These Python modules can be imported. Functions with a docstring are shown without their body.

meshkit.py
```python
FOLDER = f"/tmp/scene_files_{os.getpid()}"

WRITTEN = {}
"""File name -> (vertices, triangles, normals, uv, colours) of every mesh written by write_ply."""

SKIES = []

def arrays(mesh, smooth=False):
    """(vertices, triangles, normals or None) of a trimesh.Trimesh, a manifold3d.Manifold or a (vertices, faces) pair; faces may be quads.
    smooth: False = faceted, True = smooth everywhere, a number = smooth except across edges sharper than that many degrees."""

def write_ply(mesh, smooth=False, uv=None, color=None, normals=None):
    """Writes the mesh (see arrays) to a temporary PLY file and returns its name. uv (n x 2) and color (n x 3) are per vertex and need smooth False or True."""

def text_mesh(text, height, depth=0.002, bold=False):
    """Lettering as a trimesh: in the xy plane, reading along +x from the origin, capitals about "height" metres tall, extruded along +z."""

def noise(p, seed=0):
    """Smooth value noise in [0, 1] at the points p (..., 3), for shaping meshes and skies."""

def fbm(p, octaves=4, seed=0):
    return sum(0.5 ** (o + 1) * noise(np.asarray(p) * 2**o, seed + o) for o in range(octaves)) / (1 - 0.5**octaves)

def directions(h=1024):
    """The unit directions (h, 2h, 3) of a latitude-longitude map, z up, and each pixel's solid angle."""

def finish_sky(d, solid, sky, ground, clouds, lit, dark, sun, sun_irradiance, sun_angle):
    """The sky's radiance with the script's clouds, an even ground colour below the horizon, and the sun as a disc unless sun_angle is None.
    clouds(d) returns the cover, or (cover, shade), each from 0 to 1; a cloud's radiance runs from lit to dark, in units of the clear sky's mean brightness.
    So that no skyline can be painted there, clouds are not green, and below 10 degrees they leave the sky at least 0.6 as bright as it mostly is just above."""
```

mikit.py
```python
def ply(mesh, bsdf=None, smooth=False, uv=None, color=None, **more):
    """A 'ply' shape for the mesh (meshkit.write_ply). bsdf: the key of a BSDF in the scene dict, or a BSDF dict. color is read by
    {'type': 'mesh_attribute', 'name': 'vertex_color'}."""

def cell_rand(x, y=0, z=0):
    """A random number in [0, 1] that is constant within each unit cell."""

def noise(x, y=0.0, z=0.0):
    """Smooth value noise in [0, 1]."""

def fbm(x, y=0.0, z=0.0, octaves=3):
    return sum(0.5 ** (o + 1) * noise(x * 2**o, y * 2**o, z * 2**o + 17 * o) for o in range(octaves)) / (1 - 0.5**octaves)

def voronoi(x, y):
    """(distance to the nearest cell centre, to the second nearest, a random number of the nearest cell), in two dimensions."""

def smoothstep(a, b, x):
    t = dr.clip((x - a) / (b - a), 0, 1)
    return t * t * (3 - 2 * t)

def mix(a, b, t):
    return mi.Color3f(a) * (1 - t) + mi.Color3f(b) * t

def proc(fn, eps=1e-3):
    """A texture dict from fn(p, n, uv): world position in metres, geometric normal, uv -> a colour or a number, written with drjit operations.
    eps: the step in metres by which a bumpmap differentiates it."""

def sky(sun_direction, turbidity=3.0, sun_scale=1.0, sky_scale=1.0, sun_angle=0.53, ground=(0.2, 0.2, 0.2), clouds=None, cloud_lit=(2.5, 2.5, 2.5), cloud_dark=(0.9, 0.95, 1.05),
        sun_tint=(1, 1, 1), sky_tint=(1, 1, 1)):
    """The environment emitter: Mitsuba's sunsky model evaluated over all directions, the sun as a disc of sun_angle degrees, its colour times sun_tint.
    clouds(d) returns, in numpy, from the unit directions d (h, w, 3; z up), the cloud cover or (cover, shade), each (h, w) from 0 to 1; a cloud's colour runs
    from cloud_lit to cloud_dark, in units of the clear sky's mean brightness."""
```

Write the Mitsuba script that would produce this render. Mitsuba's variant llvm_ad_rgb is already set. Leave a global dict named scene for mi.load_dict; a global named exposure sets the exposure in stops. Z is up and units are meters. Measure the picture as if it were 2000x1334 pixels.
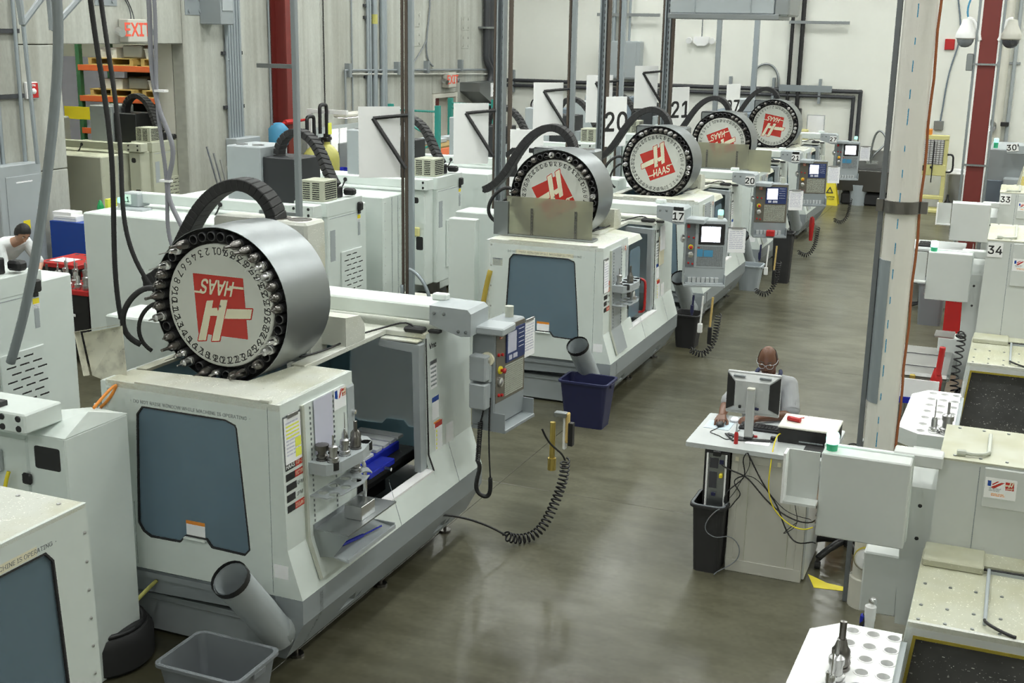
import math, random, numpy as np, trimesh, manifold3d as m3, mitsuba as mi, drjit as dr, mikit, meshkit
from shapely.geometry import Polygon, box as sbox, Point
from shapely.ops import unary_union
from shapely import affinity
T = mi.ScalarTransform4f
random.seed(7); np.random.seed(7)
scene = {'type': 'scene'}; labels = {}
exposure = 0.66

# ---------------------------------------------------------------- camera
scene['camera'] = {'type': 'perspective', 'fov': 45.678, 'fov_axis': 'x', 'near_clip': 0.05, 'far_clip': 200.0,
    'to_world': T().look_at(origin=[0, 0, 4.0], target=[-.36802, .89631, 4.0 - .24736], up=[-.11055, .22196, .96877])}

# ---------------------------------------------------------------- light: rows of high-bay fluorescent fixtures under the roof, with added fill by the camera
LAMP_POWER = 26.0
LAMP_TINT = (0.965, 1.0, 0.955)
LAMPS = [(x, y) for x in (-11.3, -7.6, -3.4, 0.6, 4.6) for y in (6.6, 10.2, 13.8, 17.4, 21.0, 24.6, 28.6)] + [(x, -3.0) for x in (-9.0, -5.0, -1.0, 3.0)] + [(-2.5, 1.0)]  # the ones near and behind the camera are unseen fill lamps, added for brightness

# ---------------------------------------------------------------- helpers: shapes
def mesh_of(v, f): return trimesh.Trimesh(np.asarray(v, float), np.asarray(f), process=False)
def hull(pts): 
    h = m3.Manifold.hull_points([tuple(map(float, p)) for p in pts]); m = h.to_mesh()
    return mesh_of(m.vert_properties[:, :3], m.tri_verts)
def bx(x0, x1, y0, y1, z0, z1, b=0.0):
    if b <= 0:
        m = trimesh.creation.box([x1-x0, y1-y0, z1-z0]); m.apply_translation([(x0+x1)/2, (y0+y1)/2, (z0+z1)/2]); return m
    b = min(b, (x1-x0)/2.01, (y1-y0)/2.01, (z1-z0)/2.01); P = []
    for sx in (0, 1):
        for sy in (0, 1):
            for sz in (0, 1):
                c = [(x0, x1)[sx], (y0, y1)[sy], (z0, z1)[sz]]; d = [b*(1-2*sx), b*(1-2*sy), b*(1-2*sz)]
                for k in range(3):
                    q = [c[i]+d[i] for i in range(3)]; q[k] = c[k]; P.append(q)
    return hull(P)
AX = {'z': np.eye(4), 'y': np.array([[1,0,0,0],[0,0,1,0],[0,1,0,0],[0,0,0,1.]]), 'x': np.array([[0,0,1,0],[1,0,0,0],[0,1,0,0],[0,0,0,1.]])}
def prism(ax, poly, a, b):
    """polygon in the other two axes ('x': (y,z), 'y': (x,z), 'z': (x,y)) extruded from a to b along the axis"""
    if not hasattr(poly, 'geom_type'): poly = Polygon(poly)
    out = []
    for g in getattr(poly, 'geoms', [poly]):
        m = trimesh.creation.extrude_polygon(g, b-a, engine='earcut'); m.apply_translation([0, 0, a]); m.apply_transform(AX[ax])
        if ax == 'y': m.invert()
        out.append(m)
    return cat(*out)
def cat(*ms):
    ms = [m for m in ms if m is not None]
    return ms[0] if len(ms) == 1 else trimesh.util.concatenate(ms)
def frame(z):
    z = np.asarray(z, float); z = z/np.linalg.norm(z); x = np.cross([0, 0, 1] if abs(z[2]) < .9 else [1, 0, 0], z); x /= np.linalg.norm(x)
    return x, np.cross(z, x), z
def cyl(p, q, r, n=14, r2=None):
    p, q = np.asarray(p, float), np.asarray(q, float); x, y, z = frame(q-p); r2 = r if r2 is None else r2
    a = np.arange(n)*2*np.pi/n; ring = np.cos(a)[:, None]*x+np.sin(a)[:, None]*y
    v = np.vstack([p+ring*r, q+ring*r2, [p], [q]]); i = np.arange(n); j = (i+1) % n
    f = np.vstack([np.stack([i, j, j+n], 1), np.stack([i, j+n, i+n], 1), np.stack([i*0+2*n, j, i], 1), np.stack([i*0+2*n+1, i+n, j+n], 1)])
    return mesh_of(v, f)
def lathe(prof, n=24, o=(0, 0, 0), ax=(0, 0, 1), closed=True):
    """profile of (radius, height) revolved about the axis through o"""
    x, y, z = frame(ax); o = np.asarray(o, float); a = np.arange(n)*2*np.pi/n; V = []; F = []; m = len(prof)
    for r, h in prof: V.append(o+z*h+(np.cos(a)[:, None]*x+np.sin(a)[:, None]*y)*max(r, 1e-5))
    V = np.vstack(V); i = np.arange(n); j = (i+1) % n
    for k in range(m-1):
        F += [np.stack([k*n+i, k*n+j, (k+1)*n+j], 1), np.stack([k*n+i, (k+1)*n+j, (k+1)*n+i], 1)]
    return mesh_of(V, np.vstack(F))
def curve(pts, n=24):
    """smooth curve through the points"""
    P = np.asarray(pts, float)
    if len(P) < 3: return np.linspace(P[0], P[-1], n)
    from scipy.interpolate import CubicSpline
    d = np.r_[0, np.cumsum(np.linalg.norm(np.diff(P, axis=0), axis=1))]
    return CubicSpline(d, P)(np.linspace(0, d[-1], n))
def tube(pts, r, n=8, caps=True):
    p = np.asarray(pts, float); t = np.gradient(p, axis=0); t /= np.linalg.norm(t, axis=1, keepdims=True)+1e-12
    x, _, _ = frame(t[0]); V = []; a = np.arange(n)*2*np.pi/n; r = np.broadcast_to(r, (len(p),))
    for k in range(len(p)):
        x = x-t[k]*(x@t[k]); x /= np.linalg.norm(x); y = np.cross(t[k], x); V.append(p[k]+r[k]*(np.cos(a)[:, None]*x+np.sin(a)[:, None]*y))
    V = np.vstack(V+[p[:1], p[-1:]]); F = []; i = np.arange(n); j = (i+1) % n; m = len(p)
    for k in range(m-1): F += [np.stack([k*n+i, k*n+j, (k+1)*n+j], 1), np.stack([k*n+i, (k+1)*n+j, (k+1)*n+i], 1)]
    if caps: F += [np.stack([i*0+m*n, j, i], 1), np.stack([i*0+m*n+1, (m-1)*n+i, (m-1)*n+j], 1)]
    return mesh_of(V, np.vstack(F))
def bend(pts, r, n=5):
    """polyline with rounded corners"""
    P = np.asarray(pts, float); out = [P[0]]
    for a, b, c in zip(P[:-2], P[1:-1], P[2:]):
        d0 = min(r, np.linalg.norm(a-b)/2.1); d1 = min(r, np.linalg.norm(c-b)/2.1); s0 = b+(a-b)/np.linalg.norm(a-b)*d0; s1 = b+(c-b)/np.linalg.norm(c-b)*d1
        out += [(1-t)**2*s0+2*t*(1-t)*b+t*t*s1 for t in np.linspace(0, 1, n)]
    return np.array(out+[P[-1]])
def cord(pts, r, n=7, k=30): return tube(curve(pts, k), r, n)
def coil(path, R, turns, r, n=6):
    c = curve(path, int(turns*11)); t = np.gradient(c, axis=0); t /= np.linalg.norm(t, axis=1, keepdims=True); out = []; x, _, _ = frame(t[0])
    for k in range(len(c)):
        x = x-t[k]*(x@t[k]); x /= np.linalg.norm(x); y = np.cross(t[k], x); a = 2*np.pi*turns*k/len(c); out.append(c[k]+R*(math.cos(a)*x+math.sin(a)*y))
    return tube(out, r, n)
def rrect(x0, x1, y0, y1, r, n=5):
    return sbox(x0+r, y0+r, x1-r, y1-r).buffer(r, quad_segs=n)
def rpoly(pts, r, n=5):
    p = Polygon(pts); return p.buffer(-r).buffer(r, quad_segs=n)
def place(m, o, xd, yd):
    """mesh drawn in the xy plane put at o with its x along xd and its y along yd"""
    xd = np.asarray(xd, float); xd /= np.linalg.norm(xd); yd = np.asarray(yd, float); yd = yd-xd*(xd@yd); yd /= np.linalg.norm(yd)
    M = np.eye(4); M[:3, 0] = xd; M[:3, 1] = yd; M[:3, 2] = np.cross(xd, yd); M[:3, 3] = o; m = m.copy(); m.apply_transform(M); return m
_TX = {}
def text(s, h, d=0.0015, bold=False, center=True):
    k = (s, bold)
    if k not in _TX: _TX[k] = meshkit.text_mesh(s, 1.0, 1.0, bold)
    m = _TX[k].copy(); m.apply_scale([h, h, d])
    if center: b = m.bounds; m.apply_translation([-(b[0][0]+b[1][0])/2, -(b[0][1]+b[1][1])/2, 0])
    return m
def flat(poly, d=0.0015):
    if not hasattr(poly, 'geom_type'): poly = Polygon(poly)
    return cat(*[trimesh.creation.extrude_polygon(g, d, engine='earcut') for g in getattr(poly, 'geoms', [poly])])
def basin(x0, x1, y0, y1, z0, z1, t=.006, taper=.04, r=.05, rim=.015):
    """open-topped tapered tub with wall thickness and a rolled rim"""
    def ring(ins, z):
        p = rrect(x0+ins, x1-ins, y0+ins, y1-ins, max(r-ins*.3, .01), 4); c = np.array(p.exterior.coords)[:-1]; return np.c_[c, np.full(len(c), z)]
    L = [ring(taper, z0), ring(0, z1-rim), ring(-rim, z1-rim), ring(-rim, z1), ring(t, z1), ring(taper+t, z0+t)]
    n = min(len(l) for l in L); V = np.vstack([l[:n] for l in L]); i = np.arange(n); j = (i+1) % n; F = []
    for k in range(len(L)-1): F += [np.stack([k*n+i, (k+1)*n+j, k*n+j], 1), np.stack([k*n+i, (k+1)*n+i, (k+1)*n+j], 1)]
    for k, fl in ((0, 1), (len(L)-1, -1)):
        c = np.stack([i[1:-1]*0+k*n, k*n+i[1:-1], k*n+i[2:]], 1)[:, ::fl]; F.append(c)
    m = mesh_of(V, np.vstack(F)); m.invert(); return m

# ---------------------------------------------------------------- helpers: scene entries
COUNT = {}
def key_for(name, parent=None):
    base = f'{parent}__{name}' if parent else name
    n = COUNT.get(base, 0); COUNT[base] = n+1
    return base if n == 0 else f'{base}_{n:03d}'
def thing(name, label, cat_, group=None, kind=None):
    k = key_for(name); labels[k] = {'label': label, 'category': cat_}
    if group: labels[k]['group'] = group
    if kind: labels[k]['kind'] = kind
    return k
PLY = {}; AT = [None]
def part(parent, name, mesh, m, smooth=False, label=None, kind=None, emit=None, ck=None):
    """one entry; mesh may be a function, cached under ck, for machines built several times; AT holds the machine's placement"""
    k = key_for(name, parent)
    if ck is None: s = mikit.ply(mesh() if callable(mesh) else mesh, 'mat_'+m, smooth=smooth)
    else:
        c = (ck, name, k.rsplit(name, 1)[-1], parent.count('__'), m)
        if c not in PLY: PLY[c] = mikit.ply(mesh() if callable(mesh) else mesh, 'mat_'+m, smooth=smooth)
        s = dict(PLY[c])
    if AT[0] is not None: s['to_world'] = AT[0]
    if emit: s['emitter'] = {'type': 'area', 'radiance': {'type': 'rgb', 'value': list(emit)}}
    scene[k] = s
    if label or kind: labels[k] = {}
    if label: labels[k]['label'] = label
    if kind: labels[k]['kind'] = kind
    return k
def solo(name, mesh, m, label, cat_, group=None, smooth=False, kind=None):
    k = thing(name, label, cat_, group, kind); scene[k] = mikit.ply(mesh, 'mat_'+m, smooth=smooth)
    if AT[0] is not None: scene[k]['to_world'] = AT[0]
    return k
def struct(name, mesh, m, smooth=False):
    k = key_for(name); scene[k] = mikit.ply(mesh, 'mat_'+m, smooth=smooth); labels[k] = {'kind': 'structure'}; return k
def sgroup(name):
    k = key_for(name); labels[k] = {'kind': 'structure'}; return k
def dup(root, move, label, name=None, group=None, skip=(), swap=None):
    """a copy of a thing with its parts and sub-parts, moved; skip: part names left out; swap: {material: other material}"""
    base = name or root
    while base[-4:-3] == '_' and base[-3:].isdigit(): base = base[:-4]
    k = thing(base, label, labels[root]['category'], group or labels[root].get('group')); M = T().translate(list(move)) if not isinstance(move, type(T())) else move
    for q in [q for q in scene if q == root or q.startswith(root+'__')]:
        if any(('__'+s) in q for s in skip): continue
        d = dict(scene[q]); d['to_world'] = M @ d['to_world'] if 'to_world' in d else M
        if swap and d.get('bsdf', {}).get('id') in swap: d['bsdf'] = {'type': 'ref', 'id': swap[d['bsdf']['id']]}
        scene[k+q[len(root):]] = d
        if q in labels and q != root: labels[k+q[len(root):]] = dict(labels[q])
    return k

# ---------------------------------------------------------------- materials
def rgb(c): return {'type': 'rgb', 'value': [float(x) for x in c]}
def pm(key, c, rough=.5, metal=0.0, spec=.5, **k):
    b = {'type': 'principled', 'base_color': c if isinstance(c, dict) else rgb(c), 'roughness': rough, 'metallic': metal, **({'specular': spec} if not metal else {}), **k}
    scene['mat_'+key] = {'type': 'twosided', 'bsdf': b}; return key
fbm, noise, mix, sst = mikit.fbm, mikit.noise, mikit.mix, mikit.smoothstep
pm('paint_white', (.60, .65, .625), .42)
pm('paint_grey', (.235, .26, .275), .42)
pm('paint_midgrey', (.33, .36, .375), .42)
pm('paint_darkgrey', (.13, .14, .15), .45)
pm('paint_beige', (.42, .43, .34), .5)
pm('panel_brown', (.115, .105, .085), .35)
pm('black', (.012, .012, .013), .45)
pm('rubber', (.02, .02, .021), .65)
pm('interior_dark', (.02, .022, .025), .5)
pm('teal_inner', (.22, .36, .42), .4)
pm('white', (.78, .78, .78), .5)
pm('paper', (.80, .80, .82), .8)
pm('yellow', (.75, .62, .03), .45)
pm('highlight', (.72, .75, .10), .8)
pm('red', (.42, .015, .015), .4)
pm('logo_red', (.44, .03, .022), .4)
pm('logo_cream', (.70, .66, .50), .45)
pm('disc_face', (.55, .56, .52), .35)
pm('orange', (.70, .24, .03), .5)
pm('rack_orange', (.62, .13, .04), .5)
pm('rack_green', (.02, .20, .17), .45)
pm('dark_green', (.01, .13, .05), .4)
pm('col_red', (.155, .022, .018), .5)
pm('blue', (.008, .045, .27), .4)
pm('bin_blue', (.01, .02, .33), .4)
pm('navy', (.014, .016, .06), .45)
pm('slate_blue', (.10, .13, .22), .5)
pm('grey_plastic', (.17, .185, .20), .45)
pm('steel', (.52, .52, .52), .28, 1.0)
pm('chrome', (.75, .75, .75), .12, 1.0)
pm('dark_steel', (.20, .19, .18), .3, 1.0)
pm('galv', (.33, .35, .36), .38, 1.0)
pm('strut', (.30, .33, .35), .45, .6)
pm('brown_pipe', (.075, .058, .045), .5)
pm('black_pipe', (.035, .037, .042), .4)
pm('conduit', (.33, .37, .40), .38, .5)
pm('cream_pipe', (.60, .585, .52), .45)
pm('copper', (.36, .12, .05), .4, .4)
pm('wood', (.50, .36, .13), .7)
pm('cardboard', (.22, .15, .05), .8)
pm('yellow_tank', (.44, .42, .12), .45)
pm('laminate', (.44, .46, .46), .4)
pm('cabinet_cream', (.48, .47, .42), .5)
pm('cream_press', (.60, .56, .24), .5)
pm('blue_grey', (.15, .185, .225), .5)
pm('skin_dark', (.12, .05, .026), .42)
pm('skin_light', (.45, .25, .17), .5)
pm('shirt', (.33, .335, .34), .85)
pm('shirt_white', (.66, .69, .70), .85)
pm('collar_navy', (.02, .025, .07), .8)
pm('hair_black', (.012, .01, .01), .6)
pm('jeans', (.05, .06, .10), .85)
pm('screen_off', (.055, .055, .065), .2)
pm('key_blue', (.06, .25, .42), .5)
pm('clear_plastic', (.42, .44, .45), .25)
pm('silver_plastic', (.44, .45, .45), .35)
pm('beige_plastic', (.60, .59, .53), .4)
pm('green_bottle', (.02, .32, .10), .3)
pm('purple', (.10, .02, .14), .6)
pm('stack_green', (.05, .42, .22), .3)
pm('stack_grey', (.42, .44, .38), .4)
pm('lavender', (.50, .50, .60), .7)
pm('wall_cream', (.74, .74, .66), .8)
scene['mat_window_blue'] = {'type': 'twosided', 'bsdf': {'type': 'principled', 'base_color': rgb((.055, .085, .12)), 'roughness': .16, 'specular': .6}}
scene['mat_acrylic'] = {'type': 'thindielectric'}
scene['mat_pane_tint'] = {'type': 'principledthin', 'base_color': rgb((.36, .50, .60)), 'roughness': .12, 'spec_trans': .60, 'diff_trans': .35, 'eta': 1.45}
scene['mat_pane_grey'] = {'type': 'principledthin', 'base_color': rgb((.62, .66, .68)), 'roughness': .25, 'spec_trans': .55, 'diff_trans': .5, 'eta': 1.45}
scene['mat_pane_clear'] = {'type': 'principledthin', 'base_color': rgb((.66, .66, .54)), 'roughness': .2, 'spec_trans': .74, 'diff_trans': .5, 'eta': 1.4}
scene['mat_lens_green'] = {'type': 'twosided', 'bsdf': {'type': 'principled', 'base_color': rgb((.30, .80, .58)), 'roughness': .25}}

def floor_col(p, n, uv):
    a = fbm(p.x*.9, p.y*.9, 3.1, 5); b = fbm(p.x*3.1+7, p.y*9.0, 1.7, 4); c = noise(p.x*38, p.y*38, .5); s = noise(p.x*190, p.y*190, .3)
    k = mix((.050, .047, .028), (.100, .096, .066), sst(.30, .72, a*.62+b*.38))
    k = k*(.90+.2*c)
    return mix(k, (.24, .235, .20), sst(.90, .97, s)*.35)
def floor_rough(p, n, uv): return .17+.16*fbm(p.x*1.7, p.y*1.7, 9.2, 4)+.05*noise(p.x*45, p.y*45, 2.0)
scene['mat_floor_mat'] = {'type': 'bumpmap', 'arbitrary': mikit.proc(lambda p, n, uv: fbm(p.x*7, p.y*7, .4, 3), 4e-3), 'scale': .0016,
    'bsdf': {'type': 'principled', 'base_color': mikit.proc(floor_col), 'roughness': mikit.proc(floor_rough), 'specular': .5, 'clearcoat': .18, 'clearcoat_gloss': .93}}
def conc_col(p, n, uv):
    s = fbm(p.y*7.0, p.z*.18, 1.3, 4); w = fbm(p.y*1.1, p.z*.5, 4.3, 4); g = noise(p.y*60, p.z*22, p.x*9)
    k = mix((.30, .30, .265), (.46, .47, .435), sst(.25, .75, .55*s+.45*w))
    return k*(.93+.14*g)
scene['mat_concrete'] = {'type': 'twosided', 'bsdf': {'type': 'principled', 'base_color': mikit.proc(conc_col), 'roughness': .85, 'specular': .25}}
def wall_col(p, n, uv):
    return mix((.72, .725, .67), (.78, .785, .735), fbm(p.x*.6, p.z*.8, 5.0, 4))
scene['mat_wall_paint'] = {'type': 'twosided', 'bsdf': {'type': 'principled', 'base_color': mikit.proc(wall_col), 'roughness': .75, 'specular': .3}}
def dirty_col(p, n, uv):
    s = noise(p.x*140, p.y*140, p.z*140); d = fbm(p.x*5, p.y*5, p.z*5, 3); y = fbm(p.x*2.3+4, p.y*2.3, p.z*2.3, 4)
    k = mix((.53, .54, .49), (.45, .445, .33), sst(.42, .70, y)*.75)
    k = mix(k, (.76, .76, .70), sst(.80, .93, s)*sst(.30, .6, d))
    return mix(k, (.30, .29, .24), sst(.90, .98, noise(p.x*90+3, p.y*90, p.z*90))*.6)
scene['mat_paint_chips'] = {'type': 'twosided', 'bsdf': {'type': 'principled', 'base_color': mikit.proc(dirty_col), 'roughness': .55}}
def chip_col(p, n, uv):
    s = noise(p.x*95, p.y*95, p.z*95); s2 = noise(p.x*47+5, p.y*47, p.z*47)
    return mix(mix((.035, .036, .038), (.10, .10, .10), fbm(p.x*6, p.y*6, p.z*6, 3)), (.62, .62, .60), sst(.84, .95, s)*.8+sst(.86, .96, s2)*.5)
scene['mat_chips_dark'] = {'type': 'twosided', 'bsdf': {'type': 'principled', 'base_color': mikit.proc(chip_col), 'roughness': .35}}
def film_col(p, n, uv):
    g = sst(.45, .85, fbm(p.x*9, p.y*9, p.z*9, 4)); s = sst(.80, .93, noise(p.x*70, p.y*70, p.z*70))
    return mix(mix((.52, .51, .42), (.26, .25, .21), g*.8), (.12, .12, .11), s*g)
scene['mat_dirty_sheet'] = {'type': 'twosided', 'bsdf': {'type': 'principled', 'base_color': mikit.proc(film_col), 'roughness': .6}}
# ================================================================ the room
XL, YF, XR, YN, ZC = -13.3, 31.5, 9.0, -6.0, 9.2
fl = sgroup('floor')
xs = [-30.0, -13.3, -9.1, -4.05, 1.2, 6.4, 9.2]; ys = [-6.2, -1.0, 4.4, 9.63, 14.86, 19.6, 25.2, 31.6]
for i in range(len(xs)-1):
    for j in range(len(ys)-1):
        part(fl, 'slab', bx(xs[i]+.0025, xs[i+1]-.0025, ys[j]+.0025, ys[j+1]-.0025, -.12, 0, .003), 'floor_mat')
part(fl, 'subfloor', bx(-30.2, 9.4, -6.4, 31.8, -.2, -.1), 'black')
cl = struct('ceiling', bx(-30.2, XR+.2, YN-.2, YF+.3, ZC, ZC+.15), 'white')
# left wall: tilt-up concrete panels with open joints, one big pass-through opening
wl = sgroup('wall_left')
def wpan(y0, y1, z0, z1, x1=XL, d=.24): return bx(x1-d, x1, y0+.007, y1-.007, z0+.006, z1-.006, .012)
for a in ((YN, 4, 0, ZC), (4, 9, 0, ZC), (9, 13.72, 0, ZC), (13.72, 14.54, 0, 1.87), (13.72, 14.54, 1.87, 3.69), (17.46, 21.92, 0, ZC), (21.92, 27.02, 0, ZC), (28.4, 30.9, 0, ZC), (30.9, YF, 0, ZC), (27.02, 28.4, 2.48, ZC), (13.72, 17.46, 3.69, ZC)):
    part(wl, 'panel', wpan(*a), 'concrete')
part(wl, 'joint_backing', cat(bx(XL-.30, XL-.2, YN, 14.5, 0, ZC), bx(XL-.30, XL-.2, 17.5, 27.0, 0, ZC), bx(XL-.3, XL-.2, 28.42, YF, 0, ZC), bx(XL-.3, XL-.2, 14.5, 17.5, 3.7, ZC)), 'dark_steel')
part(wl, 'jamb', cat(bx(XL-.62, XL-.25, 17.47, 17.6, 0, 3.69), bx(XL-.62, XL-.25, 14.40, 14.53, 0, 3.69)), 'cream_pipe')
for (y0, z0) in ((15.35, 4.27), (17.55, 4.17), (25.9, 4.06), (25.9, 3.62), (28.65, 4.0), (28.65, 3.55)):
    part(wl, 'embed_plate', cat(bx(XL-.002, XL+.012, y0, y0+.5, z0, z0+.34, .004), *[cyl((XL+.01, y0+dy, z0+dz), (XL+.03, y0+dy, z0+dz), .03, 8) for dy in (.1, .4) for dz in (.07, .27)]), 'paint_grey' if y0 < 20 else 'concrete')
wf = struct('wall_far', bx(-30, XR+.2, YF, YF+.25, 0, ZC), 'wall_paint')
struct('wall_right', bx(XR, XR+.2, YN, YF, 0, ZC), 'wall_paint')
struct('wall_near', bx(-30, XR, YN-.2, YN, 0, ZC), 'wall_paint')
struct('wall_beyond', bx(-27.2, -27, YN, YF, 0, ZC), 'wall_paint')
# door in the left wall, open, dark brown leaf, with a pale frame
d1 = sgroup('door_1')
part(d1, 'frame', cat(bx(XL-.24, XL+.03, 27.03, 27.13, 0, 2.46), bx(XL-.24, XL+.03, 28.3, 28.4, 0, 2.46), bx(XL-.24, XL+.03, 27.03, 28.4, 2.38, 2.48)), 'cream_pipe')
part(d1, 'leaf', bx(XL-.22, XL-.17, 27.13, 27.75, 0, 2.38, .004), 'col_red')
part(d1, 'backing', bx(XL-.3, XL-.24, 27.05, 28.4, 0, 2.5), 'cabinet_cream')
# ventilation hood corner box on left wall
hd = thing('wall_hood', 'grey sheet metal hood with slanting underside in the corner of the concrete wall', 'hood')
part(hd, 'shell', prism('x', [(28.6, 2.72), (30.3, 2.72), (30.3, 2.0), (29.95, 1.95), (28.6, 2.5)], XL, XL+.55), 'galv')
part(hd, 'notice', bx(XL+.55, XL+.56, 29.3, 30.0, 2.35, 2.7), 'paper')
# red steel columns
def ibeam(x, y, w, d, z1, t=.03, rz=0):
    p = unary_union([sbox(-w/2, -d/2, w/2, -d/2+t), sbox(-w/2, d/2-t, w/2, d/2), sbox(-.012, -d/2, .012, d/2)])
    return prism('z', affinity.translate(affinity.rotate(p, rz, origin=(0, 0)), x, y), 0, z1)
c1 = thing('steel_column', 'dark red steel column standing against the concrete wall beside the grey conduits', 'column')
part(c1, 'shaft', ibeam(XL+.18, 20.25, .30, .34, ZC, rz=90), 'col_red'); part(c1, 'base_plate', bx(XL+.01, XL+.4, 20.0, 20.5, 0, .03), 'col_red')
c2 = thing('steel_column', 'red steel column with two dome cameras, right of the white drain pipe', 'column')
part(c2, 'shaft', ibeam(-.72, 24.1, .30, .30, ZC), 'col_red'); part(c2, 'base_plate', bx(-.95, -.5, 23.9, 24.3, 0, .03), 'col_red')
part(c2, 'trim', cat(bx(-.895, -.875, 23.93, 23.95, .9, ZC), bx(-.565, -.545, 23.93, 23.95, .9, ZC)), 'white')
cc = thing('column_conduit', 'thin conduits strapped along both flanges of the red column with dome cameras', 'conduit')
for x in (-.93, -.51):
    part(cc, 'pipe', cyl((x, 23.93, 0), (x, 23.93, 7), .022, 8), 'strut')
for z in (1.75, 3.55): part(cc, 'strap', bx(-.95, -.49, 23.9, 23.92, z, z+.035), 'galv')
part(cc, 'junction_box', bx(-1.06, -.95, 23.86, 23.93, 3.45, 3.75, .01), 'galv')
# dome security cameras
def dome(x, s, lab, m):
    t = thing('dome_camera', lab, 'camera')
    part(t, 'arm', cord([(-.72+s*.15, 23.95, 3.98), (-.72+s*.22, 23.95, 4.2), (x-s*.04, 23.95, 4.36), (x, 23.95, 4.36)], .035, 8), 'white', True)
    part(t, 'housing', lathe([(0, .36), (.08, .35), (.10, .26), (.16, .13), (.175, .08), (.175, .02), (.15, 0), (0, 0)], 20, (x, 23.95, 4.0)), m, 40)
    part(t, 'dome', lathe([(.145, 0), (.14, -.04), (.11, -.10), (.06, -.135), (0, -.145)], 20, (x, 23.95, 4.0)), 'screen_off' if m == 'cabinet_cream' else 'grey_plastic', True)
    return t
dome(-1.12, -1, 'white dome camera with grey bubble on left side of the red column', 'white')
dome(-.36, 1, 'yellowed dome camera with black bubble on right side of the red column', 'cabinet_cream')
solo('camera_cable', cord([(-1.1, 23.95, 4.35), (-1.13, 23.95, 4.55), (-1.02, 23.95, 4.9), (-1.0, 23.95, 5.4)], .018, 6), 'key_blue', 'light blue cable looping above the white dome camera', 'cable')
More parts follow.
